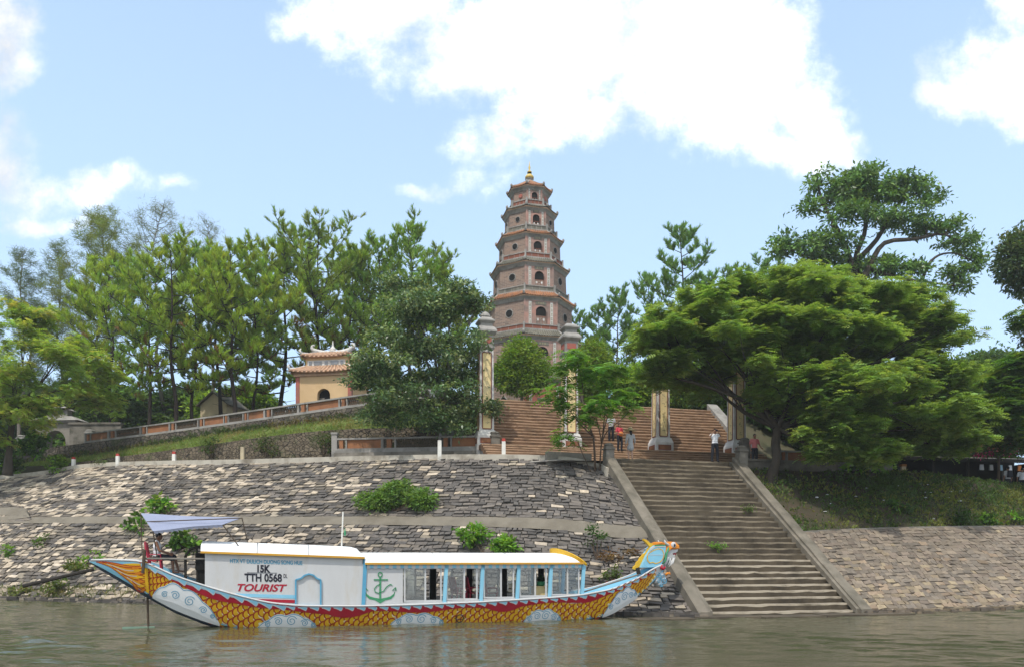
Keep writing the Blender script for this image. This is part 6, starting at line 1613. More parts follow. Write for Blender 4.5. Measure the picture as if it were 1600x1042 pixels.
def pine(label, base, h, spread, seed, start=.4, pal=GRN_PINE, dens=1., lean=(0, 0), group='pines on the terrace', fork=False, nb=None):
    """a tall pine: bare leaning trunk, upswept branches ending in bottle-brush tufts of needles"""
    rg, rng = random.Random(seed), np.random.default_rng(seed)
    t = thing('pine_tree', label, 'pine tree', base, 0, group)
    top = V((lean[0] * h, lean[1] * h, h)); tr = .0125 * h + .03
    pts = wob((0, 0, -.5), top, 5, .012 * h, rg); n = len(pts); mb = MB(); mb.tube(pts, taper(n, tr, .03), 8)
    L = Leaves(); tv, tf = t_needle(1., .14); nb = nb or int(34 * dens); dead = []
    for b in range(nb):
        f = start + (1 - start) * (b / (nb - 1)) ** .9; p = V(crom(np.array(pts), f * (n - 1)))
        env = math.sin(math.pi * min(1, max(0, (f - start) / (1 - start) * .82 + .16))) ** .7
        ln = spread * env * rg.uniform(.55, 1.15) + .25; a = b * 2.4 + rg.gauss(0, .5); upc = .1 + .65 * (f - start) / (1 - start)
        e = p + V((math.cos(a) * ln, math.sin(a) * ln, ln * (upc + rg.uniform(-.12, .25))))
        m = p.lerp(e, .5) - V((0, 0, ln * .1)); bp = spline([p, m, e], 7); mb.tube([V(x) for x in bp], taper(7, tr * .33 * (1.15 - f * .7), .012), 5, cap=False)
        nc = int((7 + ln * 6.2) * rg.uniform(.75, 1.2)); cc = []; dd = []
        for q in range(nc):
            u = .38 + .62 * q / nc if q else 1.; s = crom(bp, min(u, .999) * 6)
            sd = unit(1, -.1, rng)[0] * rg.uniform(.15, .5) * (ln * .32 + .3); sd[2] = abs(sd[2]) * .9
            c = s + sd; mb.tube([V(s), V(c)], [.018, .008], 4, cap=False); cc.append(c); dd.append(sd / (np.linalg.norm(sd) + .01) + np.array([0, 0, .75]))
        cc, dd = np.array(cc), np.array(dd); kk = 42
        nd = unit(nc * kk, -.5, rng); ax = np.repeat(dd / np.linalg.norm(dd, axis=1, keepdims=True), kk, axis=0)
        along = rng.uniform(-.28, .2, nc * kk)
        dr = nd * .7 + ax * 1.1; cen = np.repeat(cc, kk, axis=0) + ax * along[:, None]
        colc = vary(pal, nc, rng, .25); brown = rng.random(nc) < (.14 if f < start + .2 else .0); colc[brown] = np.array([.24, .15, .06])
        L.scatter(tv, tf, cen, rot_from(dr, rng.uniform(0, 3, nc * kk)), rng.uniform(.22, .42, nc * kk), np.repeat(colc, kk, axis=0) * rng.uniform(.7, 1.3, (nc * kk, 1)))
    for _ in range(7):      # bare stubs under the crown
        f = rg.uniform(.18, start); p = V(crom(np.array(pts), f * (n - 1))); a = rg.uniform(0, 6.3); mb.tube([p, p + V((math.cos(a), math.sin(a), .2)) * rg.uniform(.4, 1.2)], [.03, .008], 4)
    mb.build('trunk', MATS['bark_pine'], t, world=False, smooth=True, uv=False); L.build('crown', MATS['needle'], t, world=False)
    return t
def at_base(px, D, z): p = Q(px, 600, D); p.z = z; return p
PR = [pine('tall slender pine with a dense bright crown, left part of the pine grove', at_base(272, 61, 11.6), 14.2, 4.0, 21, .3, lean=(-.02, 0)),
      pine('broad pine with a forked spreading crown rising right behind the yellow gatehouse', at_base(497, 70, 12.4), 18.2, 5.4, 22, .36, dens=1.25, pal=(.26, .37, .075)),
      pine('straight pine with a full rounded crown, left of the dark leafy tree', at_base(640, 70.5, 12.5), 18.2, 5.0, 23, .28, dens=1.2, pal=(.24, .38, .075)),
      pine('thin pine with a narrow tufted top behind the right pillars', at_base(1062, 74, 12.6), 19.6, 3.2, 24, .4, dens=1.1, pal=(.18, .32, .085))]
def pcopy(src, px, D, z, topy, rz, label, wide=1.):
    h0 = {0: 14.2, 1: 18.2, 2: 18.2, 3: 19.6}[src]; s = (zat(topy, D) - z) / h0 * 1.0
    return dup(PR[src], None, at_base(px, D, z), rz, (s * wide, s * wide, s), label)
for src, px, D, z, ty, rz, w, lab in (
    (0, 176, 66, 11.2, 418, 1.2, 1.05, 'pine at the left end of the grove, its crown over the old brown gate'),
    (2, 232, 63, 11.4, 424, 2.2, .95, 'pine with a leaning dark trunk, second from the left end of the grove'),
    (2, 306, 64.5, 11.8, 406, 4.0, .85, 'pine left of the little cream shed'),
    (0, 340, 68, 11.9, 414, 5.1, 1., 'pine directly behind the little cream shed'),
    (0, 366, 62, 11.8, 396, .4, 1.05, 'pine with a dark bare trunk just right of the little cream shed'),
    (2, 400, 66, 12, 424, 3.1, .9, 'slim pine midway between the cream shed and the yellow gatehouse'),
    (0, 442, 70, 12.1, 398, 2.6, 1.05, 'pine immediately left of the yellow gatehouse'),
    (0, 545, 73, 12.4, 404, 3.7, .95, 'pine behind the right roof corner of the yellow gatehouse'),
    (2, 592, 71, 12.4, 386, 1.1, .9, 'pine whose top stands left of the tallest pine beside the dark leafy tree'),
    (0, 690, 74, 12.5, 432, 5.6, 1., 'pine hidden low behind the top of the dark leafy tree'),
    (3, 905, 80, 12.6, 494, 1., .85, 'small pine top just right of the tower'),
    (3, 936, 78, 12.6, 482, 2., .85, 'pine second from the tower on its right side'),
    (3, 968, 76, 12.6, 458, 3., .85, 'dark pine with a pointed top midway between tower and spreading tree'),
    (3, 1014, 79, 12.6, 440, 4., .85, 'pine left of the thin tufted pine behind the right pillars'),
    (3, 1100, 80, 12.6, 440, 5., .9, 'pine right of the thin tufted pine, its tip above the spreading tree'),
    (3, 1150, 83, 12.6, 428, 5.7, 1., 'distant pine tip above the left shoulder of the spreading tree'),
    (3, 1192, 84, 12.6, 418, .7, 1., 'distant pine left of the tall dark tree')):
    pcopy(src, px, D, z, ty, rz, lab, w)
# wispy casuarinas high on the left
def wispy(label, base, h, spread, seed, pal, dens=1., start=.3, k=26, nl=.5):
    rg, rng = random.Random(seed), np.random.default_rng(seed)
    t = thing('casuarina_tree', label, 'tree', base, 0); mb = MB(); L = Leaves(); tv, tf = t_needle(1., .07)
    pts = wob((0, 0, -.5), (rg.gauss(0, .3), 0, h), 5, .02 * h, rg); n = len(pts); mb.tube(pts, taper(n, .012 * h, .02), 7)
    nb = int(40 * dens)
    for b in range(nb):
        f = start + (1 - start) * b / nb; p = V(crom(np.array(pts), f * (n - 1))); ln = spread * (math.sin(math.pi * (.12 + .85 * (b / nb)) ** .8)) * rg.uniform(.5, 1.1) + .3; a = b * 2.4 + rg.gauss(0, .4)
        e = p + V((math.cos(a) * ln, math.sin(a) * ln, ln * rg.uniform(.45, 1.1))); bp = spline([p, p.lerp(e, .5) - V((0, 0, .08 * ln)), e], 6); mb.tube([V(x) for x in bp], taper(6, .045, .008), 4, cap=False)
        nc = int(3 + ln * 4); S_ = np.array([crom(bp, min(rng.uniform(.3, 1), .999) * 5) for _ in range(nc)]) + rng.normal(0, .22 * spread / 3, (nc, 3))
        cc = np.repeat(S_, k, axis=0) + rng.normal(0, .16, (nc * k, 3)); dr = unit(nc * k, -.5, rng) + np.array([0, 0, .1])
        L.scatter(tv, tf, cc, rot_from(dr, rng.uniform(0, 3, nc * k)), nl * rng.uniform(.6, 1.2, nc * k), np.repeat(vary(pal, nc, rng, .25), k, axis=0))
    mb.build('trunk', MATS['bark_grey'], t, world=False, smooth=True, uv=False); L.build('crown', MATS['needle'], t, world=False); return t
wispy('grey green casuarina at the far left edge', at_base(34, 76, 11), zat(396, 76) - 11, 2.7, 31, (.12, .17, .08), 1.2)
wispy('fluffy yellow green casuarina top, second tall crown from the left', at_base(150, 75, 11.3), zat(342, 75) - 11.3, 4.2, 32, (.17, .22, .06), 1.7, .35, 30)
wispy('sparse feathery tree top with visible twigs above the left pine grove', at_base(262, 79, 12), zat(322, 79) - 12, 4.3, 33, (.14, .17, .09), 1.5, .5, 13, .4)
wispy('smallest sparse feathery tree top, right of the similar taller one', at_base(332, 80, 12), zat(350, 80) - 12, 2.8, 34, (.14, .17, .09), 1.1, .5, 12, .4)
wispy('loose olive casuarina between the far left one and the fluffy one', at_base(98, 78, 11), zat(385, 78) - 11, 3., 35, (.13, .18, .07), 1.1, .35, 26)

# big spreading tree on the right
BIG = [lobe(*a) for a in ((1215, 482, 44, 115, 34, 4.2), (1105, 500, 43, 88, 32, 3.6), (1325, 500, 45, 105, 38, 4.2), (1048, 535, 42, 60, 34, 3.2), (1405, 540, 45, 100, 42, 4.2), (1270, 535, 41.5, 125, 40, 3.8), (1150, 555, 41, 85, 38, 3.2), (1460, 605, 45, 66, 42, 3.4),
       (1335, 612, 40, 120, 38, 3.4), (1430, 660, 41, 88, 32, 3), (1235, 605, 40, 70, 28, 2.5), (1035, 578, 42, 40, 22, 2.2), (1110, 596, 44, 50, 18, 2.6), (1310, 672, 39.6, 62, 28, 2.4), (1365, 705, 39.5, 45, 18, 1.6), (1480, 690, 43, 44, 22, 2.), (1290, 705, 39.5, 30, 18, 1.4), (1240, 452, 46, 70, 16, 3), (1160, 464, 46, 60, 15, 3), (1330, 464, 47, 60, 18, 3), (1395, 482, 46.5, 62, 26, 3.2), (1260, 505, 43.5, 90, 30, 3), (1430, 520, 45.5, 56, 28, 3))]
broad_tree('spreading_tree', 'huge spreading feathery leaved tree overhanging the right bank, thick dark trunk', 'tree', Q(1204, 760, 41.6), Q(1216, 668, 42.4), BIG, .36, 41, 'leaf', 'bark', 'frond', lay=(30, .27, .2), per=30, l=.4, k=7, pal=(.18, .295, .07), alt=(.25, .36, .09), altp=.35, pairs=4, w=.3, droop=.3, twigs=6, shell=.1, flat=.16)
# dark glossy tree left of the stairs
DK = [lobe(*a) for a in ((655, 515, 46, 72, 62, 2.8), (612, 578, 45, 58, 40, 2.4), (702, 552, 45, 56, 56, 2.4), (648, 628, 44.8, 84, 36, 2.6), (724, 615, 46, 38, 46, 1.9), (640, 468, 47, 52, 26, 2.1), (702, 474, 47, 46, 26, 1.9), (745, 590, 46, 22, 30, 1.3), (578, 580, 45, 26, 18, 1.2), (742, 480, 47, 22, 20, 1.2), (600, 640, 45, 36, 26, 1.6), (700, 650, 45, 50, 26, 1.8), (765, 640, 45.5, 14, 12, .8))]
broad_tree('glossy_tree', 'dark green glossy leaved tree left of the stairs, hiding the leftmost pillar', 'tree', Q(697, 690, 46.2), Q(690, 630, 46), DK, .2, 42, 'leaf_glossy', 'bark_grey', 'broad', lay=(11, .4, .2), per=26, leaf=.21, rc=.2, k=12, pal=(.085, .155, .06), alt=(.25, .32, .14), altp=.28, shell=.3, w=.46)
# tall crooked tree upper right
TALL = [lobe(*a) for a in ((1275, 281, 62, 18, 15, 1.1), (1313, 276, 28, 14, 12, 1.2), (1348, 283, 62, 26, 20, 1.6), (1338, 294, 62, 34, 18, 1.8), (1395, 298, 62, 22, 18, 1.3), (1408, 282, 62, 14, 9, .9), (1440, 293, 62, 25, 13, 1.2), (1454, 312, 62, 20, 7, .9), (1307, 315, 62, 38, 20, 1.8), (1264, 326, 62, 18, 10, 1), (1357, 335, 61, 40, 17, 1.9), (1408, 341, 62, 38, 18, 1.8), (1449, 357, 62, 34, 14, 1.5), (1484, 357, 62, 20, 11, 1.1), (1506, 382, 62, 26, 16, 1.3), (1524, 408, 62, 13, 20, 1), (1253, 382, 62, 38, 20, 1.9), (1307, 386, 61, 34, 20, 1.7), (1221, 390, 62, 17, 13, 1), (1283, 407, 62, 40, 9, 1.5), (1440, 420, 62, 27, 11, 1.2), (1487, 427, 62, 26, 11, 1.2), (1499, 446, 62, 16, 7, .9), (1392, 420, 62, 22, 8, 1), (1433, 457, 62, 28, 12, 1.2), (1355, 300, 63, 60, 25, 1.5), (1350, 430, 62, 50, 25, 1.5))]
TALL[1] = lobe(1313, 287, 62, 26, 11, 1.2)
TP = [(.3, [Q(*a, 62) for a in ((1340, 440), (1328, 405), (1312, 365), (1290, 325), (1274, 280))]), (.3, [Q(*a, 62.3) for a in ((1345, 440), (1338, 400), (1352, 360), (1350, 310), (1348, 268))]), (.28, [Q(*a, 61.6) for a in ((1348, 440), (1364, 405), (1384, 379), (1430, 374), (1470, 366), (1500, 378))]), (.24, [Q(*a, 62.6) for a in ((1342, 405), (1372, 372), (1392, 335), (1412, 312), (1445, 298))]), (.2, [Q(*a, 61.8) for a in ((1362, 422), (1410, 436), (1455, 442), (1497, 448))]), (.15, [Q(*a, 61.8) for a in ((1440, 440), (1452, 412), (1470, 398), (1496, 397), (1522, 410))]), (.2, [Q(*a, 62) for a in ((1335, 430), (1300, 412), (1268, 405), (1235, 392))]), (.16, [Q(*a, 62) for a in ((1318, 380), (1300, 350), (1318, 318), (1330, 295))])]
broad_tree('crooked_tree', 'tall dark tree with crooked bare limbs standing above the spreading tree', 'tree', at_base(1352, 63, 11.5), Q(1345, 440, 62.5), TALL, .5, 43, 'leaf_glossy', 'bark', 'broad', paths=TP, lay=(7, .45, .36), per=15, leaf=.36, rc=.26, k=9, pal=(.11, .21, .07), alt=(.17, .3, .075), altp=.45, shell=.3, w=.42, twigs=3)
# feathery yellow-green tree at the far left
FL = [lobe(*a) for a in ((30, 508, 55, 66, 36, 3.2), (85, 555, 54, 66, 44, 3.2), (20, 590, 53, 62, 46, 3), (112, 618, 55, 40, 36, 2.4), (-40, 560, 55, 60, 60, 3), (45, 650, 53, 45, 26, 2.4), (-20, 660, 53, 50, 40, 2.4), (150, 585, 57, 38, 34, 2.2), (-90, 520, 56, 60, 60, 3), (160, 630, 58, 26, 20, 1.8))]
broad_tree('feathery_tree', 'yellow green feathery tree filling the far left edge above the old gate', 'tree', Q(12, 735, 54.5), Q(20, 640, 54.5), FL, .28, 44, 'leaf', 'bark', 'frond', lay=(17, .28, .2), per=15, l=.42, k=6, pal=(.27, .4, .075), alt=(.35, .37, .1), altp=.2, pairs=4, w=.28, droop=.35, shell=.1, flat=.25)
# round light green trees by the tower
for px, py, rx, ry, D, lab, sd in ((815, 572, 46, 46, 58, 'rounded bright green tree in front of the tower, right of the leftmost pillar', 45), (927, 572, 36, 44, 57.5, 'rounded bright green tree behind the second pillar from the left', 46)):
    lb = [lobe(px, py, D, rx * .75, ry * .72, 1.7), lobe(px - rx * .5, py + 14, D, rx * .5, ry * .5, 1.2), lobe(px + rx * .5, py + 12, D, rx * .5, ry * .5, 1.2), lobe(px, py - ry * .4, D, rx * .5, ry * .5, 1.2), lobe(px, py + ry * .6, D - .5, rx * .7, ry * .4, 1.2)]
    broad_tree('rounded_tree', lab, 'tree', at_base(px, D, 12.55), Q(px, py + 30, D), lb, .14, sd, 'leaf', 'bark_grey', 'broad', per=50, leaf=.23, rc=.22, k=12, pal=(.13, .23, .03), alt=(.2, .29, .05), altp=.3, shell=.5, w=.42)
# small feathery tree in front of the steps
SM = [lobe(*a) for a in ((868, 618, 39.3, 26, 15, .9), (898, 578, 39.6, 30, 24, 1.1), (945, 585, 39.8, 30, 22, 1), (962, 622, 39.6, 22, 20, .9), (902, 645, 39.2, 28, 22, .9), (886, 684, 39.2, 20, 11, .7), (932, 632, 39, 22, 18, .8), (985, 640, 39.6, 9, 6, .5), (900, 556, 39.8, 18, 10, .7))]
rg = random.Random(47); t = thing('feathery_sapling', 'small bright green feathery tree with thin twin stems beside the stair head', 'small tree', Q(932, 756, 39.9)); mb = MB()
for st, en, r0 in (((932, 758), (927, 680), .075), ((934, 757), (940, 690), .05), ((930, 750), (903, 690), .035)):
    mb.tube(wob(Q(*st, 39.9), Q(*en, 39.5), 3, .03, rg), taper(9, r0, r0 * .6), 6)
for c, r in SM:
    f = Q(927, 682, 39.5) if c[0] < 3.7 else Q(940, 692, 39.5)
    mb.tube(wob(f, V(c), 3, .08, rg), taper(9, .04, .01), 5)
mb.build('trunk', MATS['bark_twig'], t, smooth=True, uv=False); L = Leaves(); crown_frond(L, SM, 10, np.random.default_rng(47), l=.62, k=6, pal=(.1, .24, .03), alt=(.15, .29, .045), altp=.35, pairs=6, w=.24, droop=.45, shell=.2); L.build('crown', MATS['leaf'], t)
# dark background trees behind the trunks on both sides
def bgtree(label, base, r, h, seed, pal, leaf=.42, group=None):
    rg = random.Random(seed); lb = [(np.array([rg.uniform(-.45, .45) * r, rg.uniform(-.4, .4) * r, h * rg.uniform(.35, .85)]), np.array([r * rg.uniform(.4, .65), r * .5, h * rg.uniform(.16, .26)])) for _ in range(9)]
    rng = np.random.default_rng(seed); t = thing('broadleaf_tree', label, 'tree', base, 0, group); mb = MB(); fk = V((0, 0, h * .35)); mb.tube(wob((0, 0, -.4), fk, 3, .06, rg), taper(9, .2, .15), 7); limbs(mb, fk, lb, .2, rg, 3, rng); mb.build('trunk', MATS['bark'], t, world=False, uv=False)
    L = Leaves(); crown_broad(L, lb, 34, rng, leaf, .35, 9, pal, tuple(c * 1.7 for c in pal), .25, .5); L.build('crown', MATS['leaf'], t, world=False); return t
G0 = 'low dark trees behind the pine trunks'; lab0 = 'low dark broad leaved tree in the row behind the pine trunks'
b0 = bgtree(lab0, at_base(150, 80, 11), 5., 7.4, 51, (.075, .14, .04), group=G0)
b1 = bgtree('bright green broad leaved tree behind the cream shed and pine trunks', at_base(372, 79, 11.8), 4.2, 7., 52, (.15, .25, .035))
for px, D, z, rz, s, lab, src in ((60, 82, 11, .5, 1.25, lab0, b0), (190, 79, 11, 3.5, 1.1, lab0, b0), (265, 82, 11, 5.5, 1.2, lab0, b0), (335, 86, 11.5, 1., 1.1, lab0, b0), (232, 81, 11, 1.4, 1., lab0, b0), (300, 84, 11, 2.7, 1., lab0, b0), (590, 84, 12, 5., 1.1, lab0, b0), (-20, 80, 11, 4.2, 1.2, lab0, b0), (680, 82, 12, 2., 1.05, lab0, b0),
    (440, 84, 11, 1.8, .85, 'bright low tree left of the yellow gatehouse, in a gap between trunks', b1), (420, 90, 11, 3., .9, 'bright low tree deep in the gap between cream shed and yellow gatehouse', b1), (1010, 66, 12.6, .8, .8, 'sunlit low tree between the second and third pillar, at the stair top', b1), (1075, 67, 12.6, 2.4, .82, 'sunlit low tree between the third pillar and the rightmost one', b1), (965, 72, 12.6, 3.3, .9, 'sunlit low tree seen just right of the small feathery tree, at the stair top', b1)):
    dup(src, None, at_base(px, D, z), rz, s, label=lab)
G1 = 'dark trees behind the spreading tree'; lab1 = 'dark low tree showing through gaps under the spreading tree'
for px, D, z, rz, s in ((1160, 62, 11.5, 1., .9), (1240, 58, 9.5, 2., 1.05), (1320, 57, 8., 3., 1.1), (1400, 58, 7.5, 4., 1.1), (1480, 60, 7.5, 5., 1.1), (1130, 70, 12.5, .3, .9)):
    dup(b0, None, at_base(px, D, z), rz, s, label=lab1, group=G1)
bgtree('round topped dark tree low on the right skyline', at_base(1550, 76, 9.5), 4.2, 13., 53, (.07, .13, .04))
broad_tree('drooping_tree', 'dark drooping branch hanging in from the right edge against the sky', 'tree', at_base(1668, 50, 6.), Q(1655, 470, 50), [lobe(1584, 408, 50, 24, 36, 1.5), lobe(1600, 380, 50, 20, 20, 1.2), lobe(1640, 420, 50, 40, 50, 2), lobe(1640, 520, 50, 34, 40, 1.8), lobe(1600, 440, 50, 14, 20, 1.)], .3, 54, 'leaf_glossy', 'bark', 'broad', per=45, leaf=.26, rc=.24, k=12, pal=(.075, .13, .05), alt=(.13, .16, .05), altp=.25)
broad_tree('feathery_tree', 'bright green feathery tree cut by the right edge below the skyline', 'tree', at_base(1625, 46, 6.2), Q(1620, 640, 46), [lobe(1592, 585, 46, 34, 36, 1.6), lobe(1575, 640, 45.5, 30, 30, 1.5), lobe(1630, 610, 46, 40, 60, 2), lobe(1600, 500, 46.5, 16, 14, .8), lobe(1560, 600, 46, 20, 14, 1), lobe(1610, 680, 45.5, 40, 24, 1.4)], .18, 55, 'leaf', 'bark', 'frond', per=30, l=.6, k=6, pal=(.1, .21, .03), alt=(.15, .24, .03), altp=.3)
# bougainvillea over the stall
t = thing('bougainvillea', 'straggling bougainvillea with pink flowers over the roof of the dark stall', 'shrub', at_base(1560, 47.6, 6.3)); rg, rng = random.Random(56), np.random.default_rng(56)
BG = [lobe(1480, 688, 47, 40, 20, 1.2), lobe(1545, 692, 47.4, 40, 20, 1.2), lobe(1600, 690, 47.6, 36, 24, 1.2), lobe(1500, 664, 47.2, 30, 20, 1.1)]
mb = MB(); limbs(mb, Q(1560, 715, 47.6), BG, .14, rg, 6, rng); mb.tube(wob(at_base(1560, 47.6, 6.1), Q(1560, 715, 47.6), 3, .05, rg), taper(9, .1, .08), 6); mb.build('stem', MATS['bark_twig'], t, uv=False)
L = Leaves(); crown_broad(L, BG, 55, rng, .15, .2, 9, (.07, .11, .025), (.12, .14, .03), .3); L.build('crown', MATS['leaf'], t)
L = Leaves(); crown_broad(L, [lobe(1512, 690, 46.6, 14, 8, .4), lobe(1577, 700, 46.7, 8, 10, .4), lobe(1596, 690, 46.7, 10, 12, .4), lobe(1455, 680, 46.6, 10, 8, .4), lobe(1535, 705, 46.6, 14, 7, .4)], 34, rng, .15, .14, 8, (.62, .06, .24), (.5, .2, .16), .35); L.build('blossoms', MATS['petal'], t)
t = thing('flowering_vine', 'small spray of pink flowers on the right shoulder of the spreading tree', 'flowers', Q(1470, 485, 45)); L = Leaves(); crown_broad(L, [lobe(1472, 480, 45, 10, 8, .5), lobe(1484, 500, 45, 8, 7, .5)], 30, rng, .15, .16, 8, (.5, .1, .16), (.3, .2, .1), .4); L.build('blossoms', MATS['petal'], t)
mb = MB(); mb.tube(wob(Q(1440, 500, 45), Q(1486, 480, 45), 3, .1, rg), .03, 5); mb.build('stem', MATS['bark_twig'], t, uv=False)

# -- plants on the stone slope: find the slope point seen at a picture position
def grid_of(*pairs):
    P = []
    for lo, hi in pairs:
        for v in np.linspace(0, 1, 40): P.append(lo + (hi - lo) * v)
    return np.concatenate(P)
SLOPE = grid_of((gW, gB), (gB, gU), (gU, gT)); SLR = grid_of((gRW, gRL)); _rl, _rt = spline(RL2[:6], 200), spline(RT[:6], 200); DIRT = grid_of((_rl, _rt)); _r3, _r4 = spline([p + V((0, .42, 0)) for p in R3], 200), spline(R4, 200); TURF = grid_of((_r3, _r4))
def on(px, py, G=SLOPE):
    x = CX + FPX * G[:, 0] / G[:, 1]; y = HZ - FPX * (G[:, 2] - CAMZ) / G[:, 1]; return V(G[np.argmin((x - px) ** 2 + (y - py) ** 2)])
def bush(name, label, px, py, wpx, hpx, seed, leaf, pal, alt=None, n=26, G=SLOPE, kind='broad', k=12, cat='bush', lw=.5, group=None):
    """py = foot of the plant in the picture; a mound of leaves on short stems that follows the slope"""
    b = on(px, py, G); D = b.y; rg, rng = random.Random(seed), np.random.default_rng(seed); rx, rz_ = wpx / 2 * D / FPX, hpx / 2 * D / FPX
    t = thing(name, label, cat, b, 0, group); mb = MB(); L = Leaves()
    lb = []
    for q in range(max(3, n // 5)):
        u = rg.uniform(-.75, .75); hh = (1 - u * u) * rg.uniform(.35, .9)
        p = on(px + u * wpx / 2, py - hh * hpx * .25, G); lb.append((np.array(p + V((0, -.15, hh * rz_ * 1.1 + .05))), np.array([rx * .34, min(rx, .9) * .4, rz_ * .55])))
        mb.tube(wob(b, V(lb[-1][0]), 3, .03, rg), taper(9, .03, .01), 4)
    mb.build('stem', MATS['bark_twig'], t, uv=False)
    if kind == 'broad': crown_broad(L, lb, n * 2.2, rng, leaf, .12, k, pal, alt, .3, .3, lw)
    else: crown_frond(L, lb, n, rng, leaf, 5, pal, alt, .3)
    L.build('leaves', MATS['leaf'], t); return t
BR_ = (.13, .28, .04); BR2 = (.2, .36, .05)
bush('slope_bush', 'spreading green bush growing out of the upper stone slope above the boat cabin', 617, 799, 128, 54, 61, .16, (.14, .26, .06), (.2, .33, .09), 46)
bush('slope_bush', 'bright light green bush showing above the boat roof', 757, 868, 96, 60, 62, .22, BR_, BR2, 20)
bush('leafy_plant', 'broad leaved bright plant just above the awning of the boat', 262, 806, 56, 36, 63, .34, BR_, BR2, 14, k=6, lw=.7)
bush('leafy_plant', 'broad leaved plant hanging left of the awning pole', 214, 836, 34, 40, 64, .34, BR_, (.05, .11, .02), 12, k=6, lw=.7)
bush('leafy_plant', 'low broad leaved plant seen under the awning behind the boatman', 282, 862, 56, 40, 65, .3, (.06, .14, .025), BR2, 16, k=7, lw=.7)
bush('leafy_plant', 'pale yellow green plant on the bank left of the boat stern', 143, 884, 36, 30, 66, .24, BR2, BR_, 12, k=6)
bush('slope_weeds', 'flat patch of green weeds on the lower slope left of the awning', 72, 852, 44, 18, 67, .16, (.08, .14, .03), BR_, 14)
bush('slope_weeds', 'tuft of green weeds at the left edge of the lower slope', 8, 872, 30, 24, 68, .2, BR_, BR2, 12)
bush('slope_weeds', 'low grassy weeds by the water below the stern tip', 118, 898, 50, 22, 69, .2, (.1, .15, .03), (.15, .17, .05), 14)
bush('slope_weeds', 'grassy weeds on the waterline at the far left', 40, 930, 80, 16, 70, .2, (.12, .16, .035), (.16, .17, .06), 18)
bush('slope_weeds', 'grassy weeds on the waterline under the trailing oar', 106, 926, 50, 26, 71, .2, (.1, .15, .03), (.15, .17, .05), 14)
bush('slope_weeds', 'small green weeds on the stones right of the cabin front', 955, 905, 30, 16, 72, .15, (.1, .15, .04), None, 8)
bush('dry_weeds', 'brown dry weeds on the stones behind the dragon neck', 962, 880, 56, 26, 73, .16, (.16, .1, .05), (.22, .15, .07), 14)
bush('sapling', 'thin upright green sapling on the lower slope right of the boat roof', 932, 874, 24, 84, 74, .13, (.05, .1, .03), (.08, .15, .04), 22, cat='small tree')
RIM = np.concatenate([gT, gT + np.array([0, 1.2, 0])])
bush('shrub', 'yellow green shrub standing beside the first road post from the left', 84, 738, 46, 40, 75, .2, (.1, .17, .03), BR2, 18, G=RIM)
bush('shrub', 'dense bright round shrub before the old brown gate', 58, 712, 62, 46, 76, .24, (.06, .14, .02), BR_, 24, G=np.array([list(Q(x, 712, 58)) for x in range(20, 100, 4)]), lw=.6)
bush('shrub', 'small pale shrub between the first two road posts', 158, 727, 30, 18, 77, .14, (.1, .15, .06), None, 10, G=RIM)
bush('shrub', 'shrub spilling over the lower left corner of the rubble wall', 12, 740, 60, 60, 78, .2, (.05, .1, .02), BR_, 20, G=np.array([list(Q(x, 742, 57)) for x in range(-30, 60, 4)]))
bush('leafy_plant', 'pale green leafy plant low on the dirt bank beside the stair rail', 1403, 802, 34, 22, 79, .2, (.06, .13, .04), BR_, 9, G=DIRT)
bush('leafy_plant', 'green leafy plant at the foot of the dirt bank near the right edge', 1560, 820, 70, 22, 80, .2, (.05, .11, .025), BR_, 16, G=DIRT)
bush('leafy_plant', 'green leafy clump at the foot of the dirt bank, left of the similar one', 1500, 820, 40, 22, 81, .2, (.05, .11, .025), None, 12, G=DIRT)
bush('leafy_plant', 'large leaved sprout by the low wall under the spreading tree', 1350, 742, 60, 36, 82, .4, (.05, .12, .025), BR_, 10, G=DIRT, k=6)
STG = np.array([list(S(a_, B0 + (B1 - B0) * k / (NS - 1) + .05, Z0 + (Z1 - Z0) * k / (NS - 1) + .06)) for k in range(NS) for a_ in np.linspace(-3, 3.4, 30)])
bush('step_weeds', 'small green weeds growing from a crack half way up the river stairs', 1118, 853, 16, 9, 90, .1, BR_, None, 6, G=STG, cat='weeds')
bush('step_weeds', 'tuft of weeds at the right edge of the upper river stairs', 1168, 800, 12, 8, 91, .1, (.1, .15, .04), None, 5, G=STG, cat='weeds')
# climbing greenery on the rubble wall
for px, sd, lab in ((415, 83, 'green creeper hanging on the rubble wall below the gatehouse'), (505, 84, 'green creeper over the right end of the rubble wall'), (330, 85, 'sparse creeper on the middle of the rubble wall')):
    Gw = np.array([list(Q(x, y, interp(x, px2, (58.5, 56.9, 55.3, 52.9, 49.8, 48.5, 47.9, 47.3)))) for x in range(px - 30, px + 31, 5) for y in range(676, 722, 4)])
    bush('creeper', lab, px, 712, 46, 34, sd, .14, (.06, .1, .025), (.1, .12, .04), 14, G=Gw, cat='creeper')
